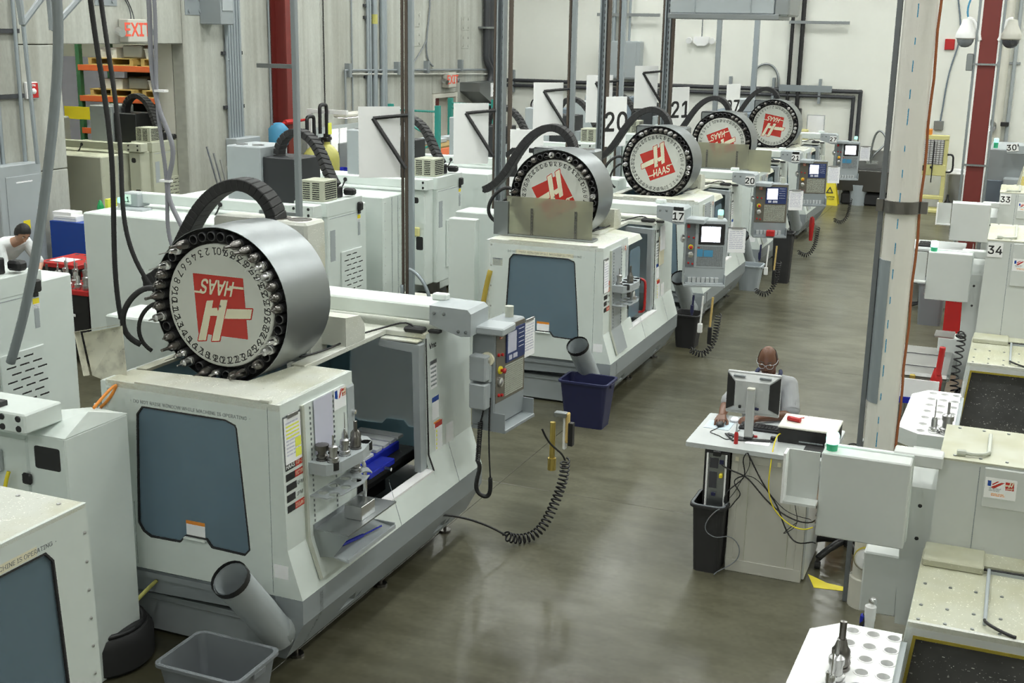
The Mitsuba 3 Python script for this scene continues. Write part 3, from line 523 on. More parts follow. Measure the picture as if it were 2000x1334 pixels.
def vmc(n, dy, lab, door_open=False, disc_rot=0.0, shield=False, console_kind='brown', number=None, tools_fill=.6, con_face=(.35, -1, 0), far=False, dz=0.0):
    AT[0] = T().translate([0, dy, 0]) if dy else None; ck = 'A'
    r = thing('machining_center', lab, 'milling machine')
    def Pt(name, fn, m, sm=False, par=None, ck_=ck, **kw): return part(par or r, name, fn, m, sm, ck=ck_, **kw)
    side = 'paint_white'; top = 'paint_chips'
    # --- near side wall with the window, rivets, lettering, labels
    w = Pt('side_wall', lambda: pv(NEAR.difference(WIN), 0, .02), side)
    Pt('window_pane', lambda: pv(WIN.buffer(.01), .012, .02), 'pane_tint', par=w)
    Pt('window_seal', lambda: pv(WIN.buffer(.004).difference(WIN.buffer(-.006)), -.002, .015), 'rubber', par=w)
    Pt('window_grip', lambda: bu(-.87, -.70, -.025, .01, .812, .826, .004), side, par=w)
    Pt('seam', lambda: cat(bu(-.215, -.211, -.0008, .004, .56, 1.78), bu(-1.262, -1.259, -.0008, .004, .56, 1.0)), 'paint_grey', par=w)
    Pt('rivets', lambda: cat(*[lathe([(.009, 0), (.007, .006), (0, .008)], 8, loc(-1.41-.0*z, 0, z), (0, -1, 0)) for z in np.linspace(.60, 1.74, 6)]), 'steel', par=w, kind='stuff')
    Pt('warning_lettering', lambda: place(text('\u00b7  DO NOT RAISE WINDOW WHILE MACHINE IS OPERATING  \u00b7', .022, .001), loc(-.79, -.0002, 1.686), X_, Z_), 'paint_darkgrey', par=w)
    if n: Pt('lettering_tape', lambda: place(bx(-.33, .33, -.022, .022, 0, .0006), loc(-.79, -.0001, 1.686), X_, Z_), 'logo_cream', par=w)
    sticker(w, loc(-1.335, 0, 1.555), X_, Z_, .115, .085, 'paint_grey', 'CAUTION', 3, .2, ck=ck, body='stack_grey')
    sticker(w, loc(-.79, .009, .885), X_, Z_, .145, .10, 'orange', 'WARNING', 4, .24, ck=ck)
    sticker(w, loc(-.15, 0, .715), X_, Z_, .105, .09, 'orange', 'WARNING', 5, .24, ck=ck)
    # --- grey skirt of the near side with the chip chute housing
    Pt('side_skirt', lambda: cat(pv([(-1.40, .525), (-.0, .535), (-.02, .44), (-.25, .44), (-.25, .385), (-1.40, .345)], .04, .07), pv([(-1.41, .50), (-.02, .51), (-.03, .47), (-1.41, .46)], .02, .05), pv(unary_union([Polygon([(-.25, .50), (0, .52), (0, .38), (-.14, .12), (-.24, .12), (-.30, .30), (-.25, .38)]).difference(Point(-.14, .31).buffer(.125))]), .0, .05)), 'paint_grey')
    Pt('skirt_screws', lambda: cat(*[lathe([(.007, 0), (.005, .004), (0, .005)], 6, loc(u, .04, .475), (0, -1, 0)) for u in np.linspace(-1.3, -.1, 7)]), 'galv', kind='stuff')
    Pt('chute_housing', lambda: pv(Polygon([(-.26, .50), (0, .52), (0, .38), (-.14, .12), (-.26, .12)]), .2, .24), 'interior_dark')
    k = Pt('chip_chute', lambda: cat(tube([loc(-.24, -.40, .82), loc(-.20, -.16, .50), loc(-.17, .0, .27)], [.112, .108, .105], 20, False), tube([loc(-.24, -.395, .82), loc(-.20, -.16, .50)], [.105, .10], 20, False)), 'paint_midgrey', True)
    Pt('chute_elbow', lambda: tube([loc(-.17, -.03, .30), loc(-.15, .05, .34), loc(-.13, .2, .38)], [.105, .1, .1], 16), 'paint_midgrey', True, par=k)
    Pt('chute_rim', lambda: tube([loc(-.2415, -.412, .835), loc(-.238, -.386, .80)], [.118, .118], 20, False), 'black', True, par=k)
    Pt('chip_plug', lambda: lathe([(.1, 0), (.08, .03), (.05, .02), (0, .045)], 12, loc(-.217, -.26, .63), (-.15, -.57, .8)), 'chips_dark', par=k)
    # --- front: skirt, panels
    def skirt():
        def mf(m):
            m = m.copy(); m.merge_vertices(); return m3.Manifold(m3.Mesh(np.asarray(m.vertices, np.float32), np.asarray(m.faces, np.uint32)))
        q = mf(pv([(0, .545), (0, .38), (-.14, .12), (-.20, .12), (-.20, .545)], 0, 2.74))
        for v0 in (.62, 2.05): q = q-mf(prism('x', [(A0[1]+v0, .17), (A0[1]+v0+.28, .17), (A0[1]+v0+.28, .25), (A0[1]+v0+.05, .25)], A0[0]-.17, A0[0]+.05))
        q = q.to_mesh(); return mesh_of(q.vert_properties[:, :3], q.tri_verts)
    Pt('front_skirt', skirt, 'paint_grey')
    LP = [(-.125, 1.80), (-.10, .86), (0, .545), (-.04, .545), (-.14, .86), (-.165, 1.80)]
    Pt('front_panel', lambda: cat(pv(LP, .02, .86), pv([(-.10, .86), (0, .545), (-.04, .545), (-.14, .86)], .86, 1.0)), side)
    Pt('front_panel', lambda: pv(LP, 1.96, 2.74), side)
    SL = [(-.061, .735), (0, .545), (-.04, .545), (-.12, .735)]
    Pt('front_sill', lambda: pv(SL, .86, 1.97), side)
    Pt('sill_lip', lambda: pv([(-.058, .745), (-.058, .73), (-.14, .73), (-.14, .745)], .86, 1.97), 'white')
    Pt('panel_seam', lambda: cat(*[cat(bx(A0[0]-.0995, A0[0]-.099, A0[1]+v, A0[1]+v+.004, .87, .88), pv([(-.0985, .86), (.002, .545), (.0, .545), (-.1, .86)], v, v+.004)) for v in (1.32, 2.3)]), 'paint_grey')
    # --- roof
    Pt('roof_cap', lambda: prism('z', affinity.translate(Polygon([(-1.43, 0.0), (-.125, 0.0), (-.125, .86), (-.52, .86), (-.60, .36), (-1.43, .27)]), A0[0], A0[1]), 1.76, 1.80), top)
    Pt('roof_lip', lambda: cat(bu(-.27, -.2, .0, .04, 1.80, 1.82, .004), bu(-1.2, -.27, .0, .018, 1.80, 1.812)), top)
    Pt('roof_rail', lambda: cat(bu(-.56, -.45, .80, 1.98, 1.77, 1.81, .006), bu(-.56, -.125, 1.94, 2.02, 1.77, 1.81, .006)), top)
    Pt('roof_plate', lambda: cat(bu(-1.43, -.56, 1.52, 2.74, 1.78, 1.80), bu(-.56, -.125, 2.02, 2.74, 1.77, 1.80), bu(-1.43, -1.35, .3, 1.6, 1.78, 1.8)), top)
    Pt('rail_wiper', lambda: cat(bu(-.30, -.14, 1.93, 2.02, 1.81, 1.85, .012), bu(-.14, -.05, 2.02, 2.08, 1.80, 1.82)), 'rubber')
    Pt('chip_cover', lambda: prism('x', affinity.translate(Polygon([(1.35, 1.81), (1.62, 1.81), (1.62, 1.92), (1.55, 2.0), (1.35, 2.02)]), A0[1], 0), A0[0]-.78, A0[0]-.45), 'paint_chips')
    Pt('roof_cable', lambda: cord([loc(-.58, .95, 1.82), loc(-.50, 1.3, 1.83), loc(-.5, 1.7, 1.83), loc(-.42, 1.95, 1.84), loc(-.3, 1.97, 1.87), loc(-.22, 1.98, 1.84)], .007, 6), 'black', True)
    # --- inside
    Pt('inner_back', lambda: bu(-1.42, -1.40, .3, 2.72, .3, 1.76), 'teal_inner')
    Pt('inner_floor', lambda: cat(bu(-1.4, -.2, .06, 2.7, .42, .45), pv([(-.06, .72), (-.05, .55), (-.4, .45), (-.42, .46)], .3, 2.7)), 'interior_dark')
    FW = Polygon([(-1.43, 1.76), (-.14, 1.76), (-.12, .86), (-.03, .545), (-1.43, .545)])
    k = Pt('far_wall', lambda: pv(FW.difference(WIN), 2.70, 2.74), 'teal_inner' if not n else side)
    Pt('window_pane', lambda: pv(WIN.buffer(.01), 2.715, 2.722), 'pane_grey', par=k)
    Pt('back_cover', lambda: bu(-1.47, -1.42, .0, 2.74, .3, 1.79), side)
    if door_open:
        Pt('work_table', lambda: cat(bu(-.95, -.35, .75, 2.3, .70, .78, .01), bu(-.75, -.5, 1.0, 2.0, .5, .70)), 'black')
        # doors slid apart: leading stiles with grab handles
        d = Pt('sliding_door', lambda: cat(pv([(-.15, 1.76), (-.19, 1.76), (-.17, .745), (-.10, .745), (-.115, 1.70)], .78, .87), pv(unary_union([Polygon([(-.172, 1.76), (-.185, 1.76), (-.165, .745), (-.15, .745)])]), .2, .78)), 'paint_midgrey')
        Pt('door_window', lambda: pv([(-.118, 1.60), (-.122, 1.60), (-.112, .80), (-.108, .80)], .795, .83), 'window_blue', par=d)
        Pt('knob', lambda: lathe([(.016, 0), (.016, .02), (0, .024)], 10, loc(-.115, .855, 1.52), (1, 0, 0)), 'chrome', par=d)
        d2 = Pt('sliding_door', lambda: cat(pv(unary_union([Polygon([(-.13, 1.74), (-.135, 1.66), (-.115, .745), (-.17, .745), (-.19, 1.68), (-.47, 1.70), (-.47, 1.75)]).buffer(-.01).buffer(.01)]), 1.86, 1.955), pv([(-.15, 1.74), (-.16, 1.74), (-.14, .745), (-.13, .745)], 1.95, 2.7)), 'paint_midgrey')
        Pt('door_seal', lambda: pv([(-.12, 1.77), (-.125, 1.77), (-.105, .86), (-.06, .74), (-.05, .74), (-.095, .86)], 1.953, 1.962), 'rubber', par=d2)
        Pt('spatter_roof', lambda: bu(-.46, -.15, 1.865, 1.955, 1.75, 1.765, .004), 'paint_chips', par=d2)
        H = [(0, .0), (.06, .02), (.075, .07), (.075, .26), (.06, .31), (0, .33)]
        Pt('handle', lambda: tube(bend([loc(-.11+a, .862+.0*b, 1.205-b) for a, b in H], .05), .014, 10), 'chrome', True, par=d)
        Pt('handle', lambda: tube(bend([loc(-.11+a, 1.905, 1.195-b) for a, b in H], .05), .014, 10), 'chrome', True, par=d2)
        # fixture: black vise block and blue jaws with bright plates are things of their own (further down)
    else:
        D = [(-.115, 1.70), (-.098, .745), (-.128, .745), (-.145, 1.72)]
        for i, (v0, v1) in enumerate(((.86, 1.40), (1.41, 1.96))):
            W = rrect(v0+.10, v1-.06, .84, 1.62, .06) if not i else rrect(v0+.08, v1-.09, .84, 1.64, .06)
            def leaf(v0=v0, v1=v1, W=W):
                m = prism('x', affinity.translate(sbox(v0, .75, v1, 1.72).difference(W), A0[1], 0), 0, .025); v = m.vertices
                v[:, 0] += A0[0]-.135+.018*(1.72-v[:, 2])/.97; return m
            d = Pt('sliding_door', leaf, 'paint_midgrey')
            def pane(v0=v0, v1=v1, W=W):
                m = prism('x', affinity.translate(W.buffer(.008), A0[1], 0), 0, .006); v = m.vertices; v[:, 0] += A0[0]-.128+.018*(1.72-v[:, 2])/.97; return m
            Pt('door_window', pane, 'pane_tint', par=d)
            Pt('door_roof', lambda v0=v0, v1=v1: pv([(-.115, 1.70), (-.15, 1.755), (-.47, 1.785), (-.47, 1.765), (-.16, 1.73), (-.145, 1.69)], v0, v1), 'paint_chips', par=d)
            hv = 1.345 if i == 0 else 1.455
            Pt('handle', lambda hv=hv: tube(bend([loc(-.108+a, hv, 1.24-b) for a, b in [(0, .0), (.06, .015), (.07, .07), (.07, .33), (.06, .385), (0, .40)]], .04), .015, 10), 'red' if n == 1 else 'chrome', True, par=d)
        Pt('door_seal', lambda: cat(pv([(-.118, 1.72), (-.124, 1.72), (-.103, .745), (-.097, .745)], 1.957, 1.966), pv([(-.12, 1.79), (-.47, 1.81), (-.47, 1.80), (-.12, 1.78)], 1.957, 1.966)), 'rubber')
    # --- tool board on the near front panel, shelves
    BT = [(-.109, 1.74), (-.085, .86), (.0, .60), (-.01, .60), (-.105, .86), (-.13, 1.74)]
    Pt('tool_board', lambda: pv(BT, .24, .74 if n == 0 else .60), side if n == 0 else 'paint_midgrey')
    Pt('board_edge', lambda: pv([(u+.004, z) for u, z in BT], .215, .24), 'stack_grey')
    Pt('board_slots', lambda: cat(*[bx(A0[0]+uz(z)-.0+.005, A0[0]+uz(z)+.020, A0[1]+v, A0[1]+v+.008, z, z+.016) for z in np.arange(.88, 1.7, .034) for v in ((.30, .58) if n == 0 else (.29, .55))]), 'paint_darkgrey', kind='stuff')
    for sz, cnt in ((1.36, 5), (1.14, 8)):
        pol = Polygon([(-.105, .26), (-.105, .86), (-.01, .86), (.055, .80), (.10, .60), (.085, .36), (.03, .26)])
        hs = [(u, v) for v in np.linspace(.34, .76, 4) for u in (-.045, .035)]
        ph = pol.difference(unary_union([Point(u, v).buffer(.037, quad_segs=5) for u, v in hs]))
        s_ = Pt('tool_shelf', lambda ph=ph, sz=sz: prism('z', affinity.translate(ph, A0[0], A0[1]), sz-.008, sz), 'paint_midgrey')
        Pt('shelf_skirt', lambda pol=pol, sz=sz: prism('z', affinity.translate(pol.difference(pol.buffer(-.006)), A0[0], A0[1]), sz-.075, sz), 'paint_midgrey', par=s_)
        Pt('hole_liner', lambda hs=hs, sz=sz: cat(*[prism('z', affinity.translate(Point(u, v).buffer(.040, quad_segs=5).difference(Point(u, v).buffer(.036, quad_segs=5)), A0[0], A0[1]), sz-.05, sz+.001) for u, v in hs]), 'black', par=s_, kind='stuff')
    if n == 0:
        k = Pt('work_tray', lambda: cat(bu(-.09, .17, .28, .92, .895, .905), pv([(-.09, .905), (.17, .905), (.17, .895), (.06, .74), (-.05, .72)], .28, .29), bu(-.09, -.08, .28, .92, .895, .935)), 'galv')
        Pt('lower_tray', lambda: cat(pv([(-.07, .76), (.16, .72), (.16, .71), (-.07, .75)], .29, .92), bu(.15, .165, .29, .92, .71, .735), bu(-.07, .16, .91, .92, .715, .75)), 'paint_midgrey', par=k)
    # --- labels on the front
    for i, (a, b, red_) in enumerate((('HAAS', 'VOP-D', 1), ('20HP', 'VECTOR', 1), ('15,000', 'RPM', 0), ('1000', 'IPM', 0), ('TSC', 'COOLANT', 1))):
        z = 1.395-i*.068; u = uz(z)+.0005; wv = (.11, .10, .115, .095, .085)[i]; v0 = .025; tilt = np.array([.027, 0, -1]); up = -tilt/np.linalg.norm(tilt)
        k = Pt('spec_label', lambda u=u, z=z, wv=wv, v0=v0, up=up: place(bx(0, wv, -.023, .023, 0, .001), loc(u, v0, z), Y_, up), 'black', ck_=ck)
        Pt('spec_field', lambda u=u, z=z, wv=wv, v0=v0, up=up: place(bx(wv, .195, -.023, .023, 0, .001), loc(u, v0, z), Y_, up), 'logo_red' if red_ else side, par=k, ck_=ck+str(i))
        Pt('spec_text', lambda a=a, u=u, z=z, wv=wv, v0=v0, up=up: place(fit(text(a, .026, .0006, True), wv*.9), loc(u+.001, v0+wv/2, z), Y_, up), 'white', par=k)
        Pt('spec_word', lambda b=b, u=u, z=z, wv=wv, v0=v0, up=up: place(fit(text(b, .026, .0006), (.195-wv)*.86), loc(u+.001, v0+wv/2+.0975, z), Y_, up), 'logo_cream' if red_ else 'black', par=k, ck_=ck+str(i))
    k = Pt('flag_label', lambda: place(bx(-.075, .075, -.07, .07, 0, .001), loc(uz(1.70)+.0205, .665, 1.67), Y_, Z_), 'paper') if n == 0 else None
    if k:
        o = loc(uz(1.70)+.0218, .665, 1.70)
        Pt('flag_stripes', lambda: cat(*[place(flat([(-.02+.012*i, -.03), (-.012+.012*i, -.03), (.015+.012*i, .03), (.007+.012*i, .03)], .0006), o, Y_, Z_) for i in range(2)]), 'logo_red', par=k)
        Pt('flag_field', lambda: place(flat([(-.065, -.02), (-.03, -.03), (-.035, .03), (-.065, .03)], .0006), o, Y_, Z_), 'blue', par=k); put_logo(k, loc(uz(1.7)+.0218, .712, 1.70), Y_, Z_, .05, ck=ck, edge=False)
    for i, (v, z, w_, h_, hd) in enumerate(((2.07, 1.47, .115, .22, 'paint_darkgrey'), (2.09, 1.20, .115, .18, 'blue'), (2.11, 1.06, .115, .06, 'orange'), (2.135, .93, .125, .30, 'red'), (2.33, .89, .135, .24, 'orange'))):
        k = sticker(r, loc(uz(z)+.001, v, z), Y_, np.array([-.027, 0, 1.]), w_, h_, hd, ('SAFETY', 'NOTICE', 'WARNING', 'DANGER', 'WARNING')[i], 10+i, .22 if h_ < .2 else .14, ck=ck, rows=5)
        if i >= 3: Pt('pictogram', lambda v=v, z=z, w_=w_, h_=h_: cat(*[place(flat([(-.012, -.012), (.012, -.012), (0, .012)], .0008), loc(uz(z)+.0035, v-w_/2+.02, z+h_*.28-j*.034), Y_, Z_) for j in range(int(h_*.6/.034))]), 'highlight', par=k)
    Pt('model_script', lambda: place(text('Vmc', .04, .001, True), loc(uz(1.7)+.001, 2.07, 1.695), Y_, Z_), 'black')
    # --- head cover, energy chain, beam
    h = Pt('head_cover', lambda: bu(-1.42, -.65, 1.18, 1.44, 1.70, 2.70, .02), 'paint_chips' if n == 0 else 'galv')
    Pt('fan_grille', lambda: cat(*[lathe([(.085, 0), (.085, .004), (.06, .004), (.06, .002), (0, .002)], 16, loc(u, 1.31, 2.70)) for u in (-.78, -.95)]), 'dark_steel', par=h)
    put_logo(h, loc(-.648, 1.31, 2.51), Y_, Z_, .20, ck=ck, edge=False)
    Pt('spindle', lambda: cat(cyl(loc(-.95, 1.31, 1.72), loc(-.95, 1.31, 1.3), .12, 16), cyl(loc(-.95, 1.31, 1.3), loc(-.95, 1.31, 1.15), .05, 12)), 'steel', par=h)
    cp = curve([loc(-2.02, 1.2, 2.17), loc(-1.73, 1.2, 2.42), loc(-1.48, 1.2, 2.78), loc(-1.30, 1.22, 2.91), loc(-1.15, 1.23, 2.93), loc(-1.0, 1.25, 2.84), loc(-.95, 1.28, 2.69)], 34); ch = Pt('energy_chain', lambda: place(bx(-.01, .01, -.06, .06, -.03, .03), cp[0], X_, Y_), 'black')
    for i in range(33):
        d_ = cp[i+1]-cp[i]; L = np.linalg.norm(d_); nn = np.cross(d_, Y_)
        Pt('chain_link', lambda d_=d_, L=L, i=i, nn=nn: place(bx(-L*.56, L*.56, -.075, .075, -.042, .042, .006), (cp[i]+cp[i+1])/2, d_, Y_), 'rubber', par=ch)
    Pt('arm_beam', lambda: bu(-1.55, -.12, 2.06, 2.36, 1.88, 2.0, .012), side)
    Pt('beam_bracket', lambda: pv([(-.14, 2.005), (.17, 2.0), (.20, 1.97), (.20, 1.80), (.12, 1.79), (-.14, 1.86)], 2.05, 2.37), 'paint_midgrey')
    Pt('bracket_bolts', lambda: cat(*[lathe([(.013, 0), (.012, .008), (0, .01)], 8, loc(u, 2.05, z), (0, -1, 0)) for u, z in ((-.10, 1.95), (-.02, 1.95), (.10, 1.83), (.16, 1.83))]), 'galv', kind='stuff')
    Pt('beam_block', lambda: bu(-.22, -.10, 2.25, 2.33, 2.0, 2.05, .008), side)
    # --- rear parts and base
    Pt('electrical_cabinet', lambda: cat(bu(-2.36, -1.62, 1.09, 1.5, .30, 1.90, .012), bu(-2.0, -1.47, 1.5, 2.6, .2, 1.75)), side)
    Pt('coolant_tank', lambda: cat(bu(-2.2, -.36, .13, .40, .02, .28, .01), bu(-2.2, -.36, .11, .15, .255, .30, .006)), 'paint_midgrey')
    Pt('base_casting', lambda: bu(-1.3, -.35, .25, 2.6, .10, .42, .02), 'paint_darkgrey')
    Pt('leveling_feet', lambda: cat(*[cat(cyl(loc(u, v, 0), loc(u, v, .02), .05, 10), cyl(loc(u, v, .02), loc(u, v, .14), .014, 8)) for u in (-.22, -1.2) for v in (.25, 1.4, 2.5)]), 'dark_steel', kind='stuff')
    Pt('side_hoses', lambda: cat(cord([loc(-1.55, .5, 1.9), loc(-1.62, .45, 2.15), loc(-1.45, .5, 2.3), loc(-1.35, .55, 2.1)], .02, 7), cord([loc(-1.5, .55, 1.85), loc(-1.55, .5, 2.05), loc(-1.4, .52, 2.2), loc(-1.3, .6, 2.15)], .014, 7)), 'rubber', True)
    # --- tool carousel
    c = Pt('tool_carousel', lambda: lathe([(.42, .06), (.512, .06), (.512, -.02), (.516, -.02), (.516, .30), (.505, .52), (.40, .62), (0, .64)], 64, DC, (0, 1, 0)), 'galv', 30)
    Pt('carousel_back', lambda: lathe([(0, .05), (.51, .05)], 48, DC, (0, 1, 0)), 'black', par=c)
    f_ = Pt('disc', lambda: lathe([(.0, -.012), (.402, -.012), (.408, -.006), (.408, .05)], 64, DC, (0, 1, 0)), 'disc_face', 20, par=c)
    rot = math.radians(disc_rot)
    def numbers():
        out = []
        for i in range(1, 41):
            a = math.pi/2+(i-.5)*math.pi/20+rot; e = np.array([math.cos(a), 0, math.sin(a)]); o = DC+e*.360+np.array([0, -.0125, 0]); up = -e; out.append(place(text(str(i), .047, .0008), o, np.cross(up, -Y_)*1.0, up))
        return cat(*out)
    part(c, 'pocket_numbers', numbers(), 'black')
    lr, lc, le = logo(.40); a = rot+math.pi
    for nm, me, mm in (('emblem', lr, 'logo_red'), ('emblem_outline', le, 'logo_red'), ('emblem_lettering', lc, 'logo_cream')):
        part(c, nm, place(me, DC+np.array([0, -.0125, 0]), (math.cos(a), 0, math.sin(a)), (-math.sin(a), 0, math.cos(a))), mm)
    part(c, 'hub_screw', lathe([(.008, 0), (.006, .006), (0, .007)], 8, DC+np.array([0, -.016, 0]), (0, -1, 0)), 'dark_steel')
    for i in range(40):
        a = (i+.5)*math.pi/20; o = DC+RP*np.array([math.cos(a), 0, math.sin(a)])
        Pt('tool_pocket', lambda o=o: lathe([(.033, .09), (.033, -.03), (.026, -.034), (.024, -.03), (.022, .06), (0, .06)], 12, o, (0, 1, 0)), 'pocket_black', 40, par=c)
    if n in (0, 2, 4):
        if n == 0: Pt('drip_panel', lambda: cat(hull([loc(-1.86, .30, 1.99), loc(-1.46, .22, 2.10), loc(-1.86, .306, 1.99), loc(-1.46, .226, 2.10), loc(-1.66, .14, 1.76), loc(-1.34, .10, 1.72), loc(-1.66, .146, 1.76), loc(-1.34, .106, 1.72)]), hull([loc(-1.88, .24, 2.01), loc(-1.46, .16, 2.12), loc(-1.88, .30, 2.0), loc(-1.46, .22, 2.11)] + [loc(-1.88, .24, 2.005), loc(-1.46, .16, 2.115)]), hull([loc(-1.88, .24, 2.01), loc(-1.88, .30, 2.0), loc(-1.68, .08, 1.77), loc(-1.68, .14, 1.76), loc(-1.875, .24, 2.01), loc(-1.675, .08, 1.77)])), 'dirty_sheet')
    if shield:
        k = Pt('splash_shield', lambda: cat(bu(-1.36, -.36, .30, .305, 1.81, 2.24), ), 'pane_clear', ck_='S%d' % n)
        Pt('shield_base', lambda: cat(bu(-1.38, -.34, .27, .45, 1.805, 1.825), bu(-1.5, -1.33, .26, .30, 1.81, 2.18)), 'galv', par=k)
        for u in (-1.06, -.55): Pt('punched_strip', lambda u=u: cat(*[bu(u-.014, u+.014, .292, .298, z, z+.028) for z in np.arange(1.84, 2.10, .036)], bu(u-.014, u-.008, .294, .298, 1.82, 2.12), bu(u+.008, u+.014, .294, .298, 1.82, 2.12)), 'dark_steel', par=k)
        if n == 3: Pt('side_sheet', lambda: bu(-.36, .02, .31, .315, 1.80, 2.16), 'pane_clear', par=k)
    # --- operator console
    old = console_kind == 'grey'; body = 'paint_midgrey' if old else 'paint_grey'
    fz = np.array(con_face, float); fz /= np.linalg.norm(fz); fx = np.cross(Z_, fz)
    o = loc(.42, 2.30, 1.84) if n else loc(.35, 2.46, 1.84)
    Pc = lambda m: place(m, o, fx, Z_)
    w_, h_ = .50, .78
    cb = Pt('console', Pc(bx(-w_/2, w_/2, -h_, 0, -.20, 0, .012)), body, ck_=None)
    part(cb, 'bracket', bu(.08, .42, 2.15, 2.4, 1.80, 1.86, .01), 'paint_midgrey')
    cp_ = part(cb, 'control_panel', Pc(bx(-w_/2+.01, w_/2-.01, -h_+.19, -.012, 0, .006, .003)), 'paint_midgrey' if old else 'panel_brown')
    part(cp_, 'screen_bezel', Pc(prism('z', sbox(-.09, -.30, .22, -.05).difference(sbox(-.07, -.235, .09, -.07) if not old else sbox(-.06, -.27, .17, -.08)), .006, .016)), 'black' if old else 'bezel_blue')
    part(cp_, 'screen', Pc(bx(-.07, .09, -.235, -.07, .006, .010) if not old else bx(-.06, .17, -.27, -.08, .006, .010)), 'white' if n else 'lavender', emit=([1.15, 1.3, 1.55] if n else None))
    if not old:
        part(cp_, 'screen_strip', Pc(cat(*[bx(.11, .20, -.075-.035*i, -.07-.035*i, .016, .018) for i in range(5)], bx(-.05, .0, -.285, -.25, .016, .018), bx(.02, .09, -.285, -.25, .016, .018))), 'lavender')
        put_logo(cp_, o+fx*-.165+Z_*-.07+fz*.007, fx, Z_, .05, edge=False)
    ks = cat(*[bx(x, x+.016, y, y+.010, .006, .010) for x in np.arange(-.10, .215, .021) for y in np.arange(-h_+.215, -.33, .0165)])
    part(cp_, 'keypad', Pc(ks), 'stack_grey' if not old else 'paint_darkgrey', kind='stuff')
    if old: part(cp_, 'blue_keys', Pc(cat(bx(-.10, -.03, -.45, -.36, .006, .012), bx(-.02, .09, -.45, -.37, .006, .012))), 'key_blue'); part(cp_, 'left_strip', Pc(bx(-.235, -.13, -h_+.2, -.03, .006, .012, .003)), 'paint_darkgrey'); part(cp_, 'orange_keys', Pc(cat(bx(-.1, -.07, -.345, -.335, .006, .012), bx(-.235, -.20, -.1, -.06, .012, .02))), 'red')
    part(cp_, 'stop_collar', Pc(lathe([(.032, 0), (.030, .012), (0, .013)], 16, (-.18, -.335, .006))), 'yellow'); part(cp_, 'emergency_stop', Pc(lathe([(.012, .012), (.012, .03), (.022, .034), (.02, .048), (0, .052)], 14, (-.18, -.335, .006))), 'red' if n < 3 else 'orange', True)
    part(cp_, 'jog_dial', Pc(lathe([(.036, 0), (.036, .016), (.028, .022), (0, .024)], 18, (-.18, -.43, .006))), 'chrome', 40)
    part(cp_, 'buttons', Pc(cat(*[lathe([(.013, 0), (.012, .014), (0, .016)], 10, (x, y, .006)) for x, y in ((-.21, -.21), (-.15, -.22), (-.2, -.53), (-.15, -.54))])), 'red')
    tr = part(cb, 'console_tray', Pc(cat(bx(-w_/2, w_/2, -h_-.03, -h_, -.20, .10, .005), bx(-w_/2, -w_/2+.01, -h_-.03, -h_+.12, -.1, .09), bx(w_/2-.01, w_/2, -h_-.03, -h_+.12, -.1, .09))), body)
    if n: part(cb, 'lower_shelf', Pc(bx(-w_/2+.02, w_/2-.02, -h_+.0, -h_+.012, -.1, .09)), body); part(cb, 'vent_row', Pc(cat(*[bx(-.2+.055*i, -.155+.055*i, -h_+.01, -h_+.075, .0, .03, .004) for i in range(7)])), 'clear_plastic')
    if n == 0:
        part(cb, 'side_plate', Pc(cat(bx(-w_/2-.10, -w_/2, -.40, -.20, -.17, -.03, .01), bx(-w_/2-.10, -w_/2, -.62, -.42, -.17, -.03, .01))), 'paint_midgrey')
    sl = part(cb, 'stack_light', Pc(lathe([(.034, 0), (.034, .085), (0, .087)], 14, (.17, .0, -.1), (0, 1, 0))), 'stack_grey', 40)
    if n in (1, 4): part(sl, 'lit_cap', Pc(lathe([(.035, .05), (.035, .10), (.028, .112), (0, .115)], 14, (.17, .0, -.1), (0, 1, 0))), 'lens_green', 40, emit=[.25, 1.6, .95])
    part(cb, 'handwheel', Pc(lathe([(.05, 0), (.05, .03), (.035, .045), (0, .05)], 16, (-w_/2, -.25, -.1), (-1, 0, 0))), 'chrome', 40)
    if number: 
        npl = part(r, 'number_plate', bu(.06, .20, 2.035, 2.045, 1.83, 1.96), 'white'); part(npl, 'number', place(text(number, .085, .002, True), loc(.13, 2.034, 1.895), X_, Z_), 'black')
        if n in (1, 3): part(npl, 'magnet', bu(.07, .19, 2.03, 2.045, 1.965, 2.005, .004), 'black')
    AT[0] = None
    return r
def fit(m, w):
    b = m.bounds; s = w/(b[1][0]-b[0][0])
    if s < 1: m.apply_scale([s, 1, 1])
    return m
pm('pocket_black', (.03, .03, .032), .3); pm('bezel_blue', (.02, .035, .12), .35)
MY = [0.0, 6.14, 10.24, 14.14, 18.70]
vmc(0, 0, 'nearest white milling machine with open front and an upside-down red emblem on its tool carousel', True, 0, False, 'brown', None, con_face=(1, -.08, 0))
vmc(1, MY[1], 'white milling machine numbered 17 with red door handles and grey control console', False, 207, True, 'grey', '17')
vmc(2, MY[2], 'white milling machine numbered 20, third along the aisle', False, 202, False, 'brown', '20')
vmc(3, MY[3], 'white milling machine numbered 21 with a hazy sheet before its tool carousel', False, 22, True, 'brown', '21')
vmc(4, MY[4], 'white milling machine numbered 27, farthest of the middle row', False, -10, False, 'grey', '27')
# tools standing in the carousels
for n in range(5):
    rr = random.Random(40+n); g = ('nearest machine', 'second machine', 'third machine', 'fourth machine', 'farthest machine')[n]
    for i in range(40):
        if n == 0: full = i not in (8, 9, 10, 11, 12, 15, 22, 27, 30, 33, 35, 38, 39)
        else: full = rr.random() < .62
        if not full: continue
        a = (i+.5)*math.pi/20; o = DC+RP*np.array([math.cos(a), 0, math.sin(a)])+np.array([0, MY[n]-.035, 0])
        tool(o, (0, -1, 0), rr.choice((0, 1, 3, 3, 3, 2)), f'steel tool holder plugged into the round carousel of the {g}', f'tool holders in the carousel of the {g}', 0.94)
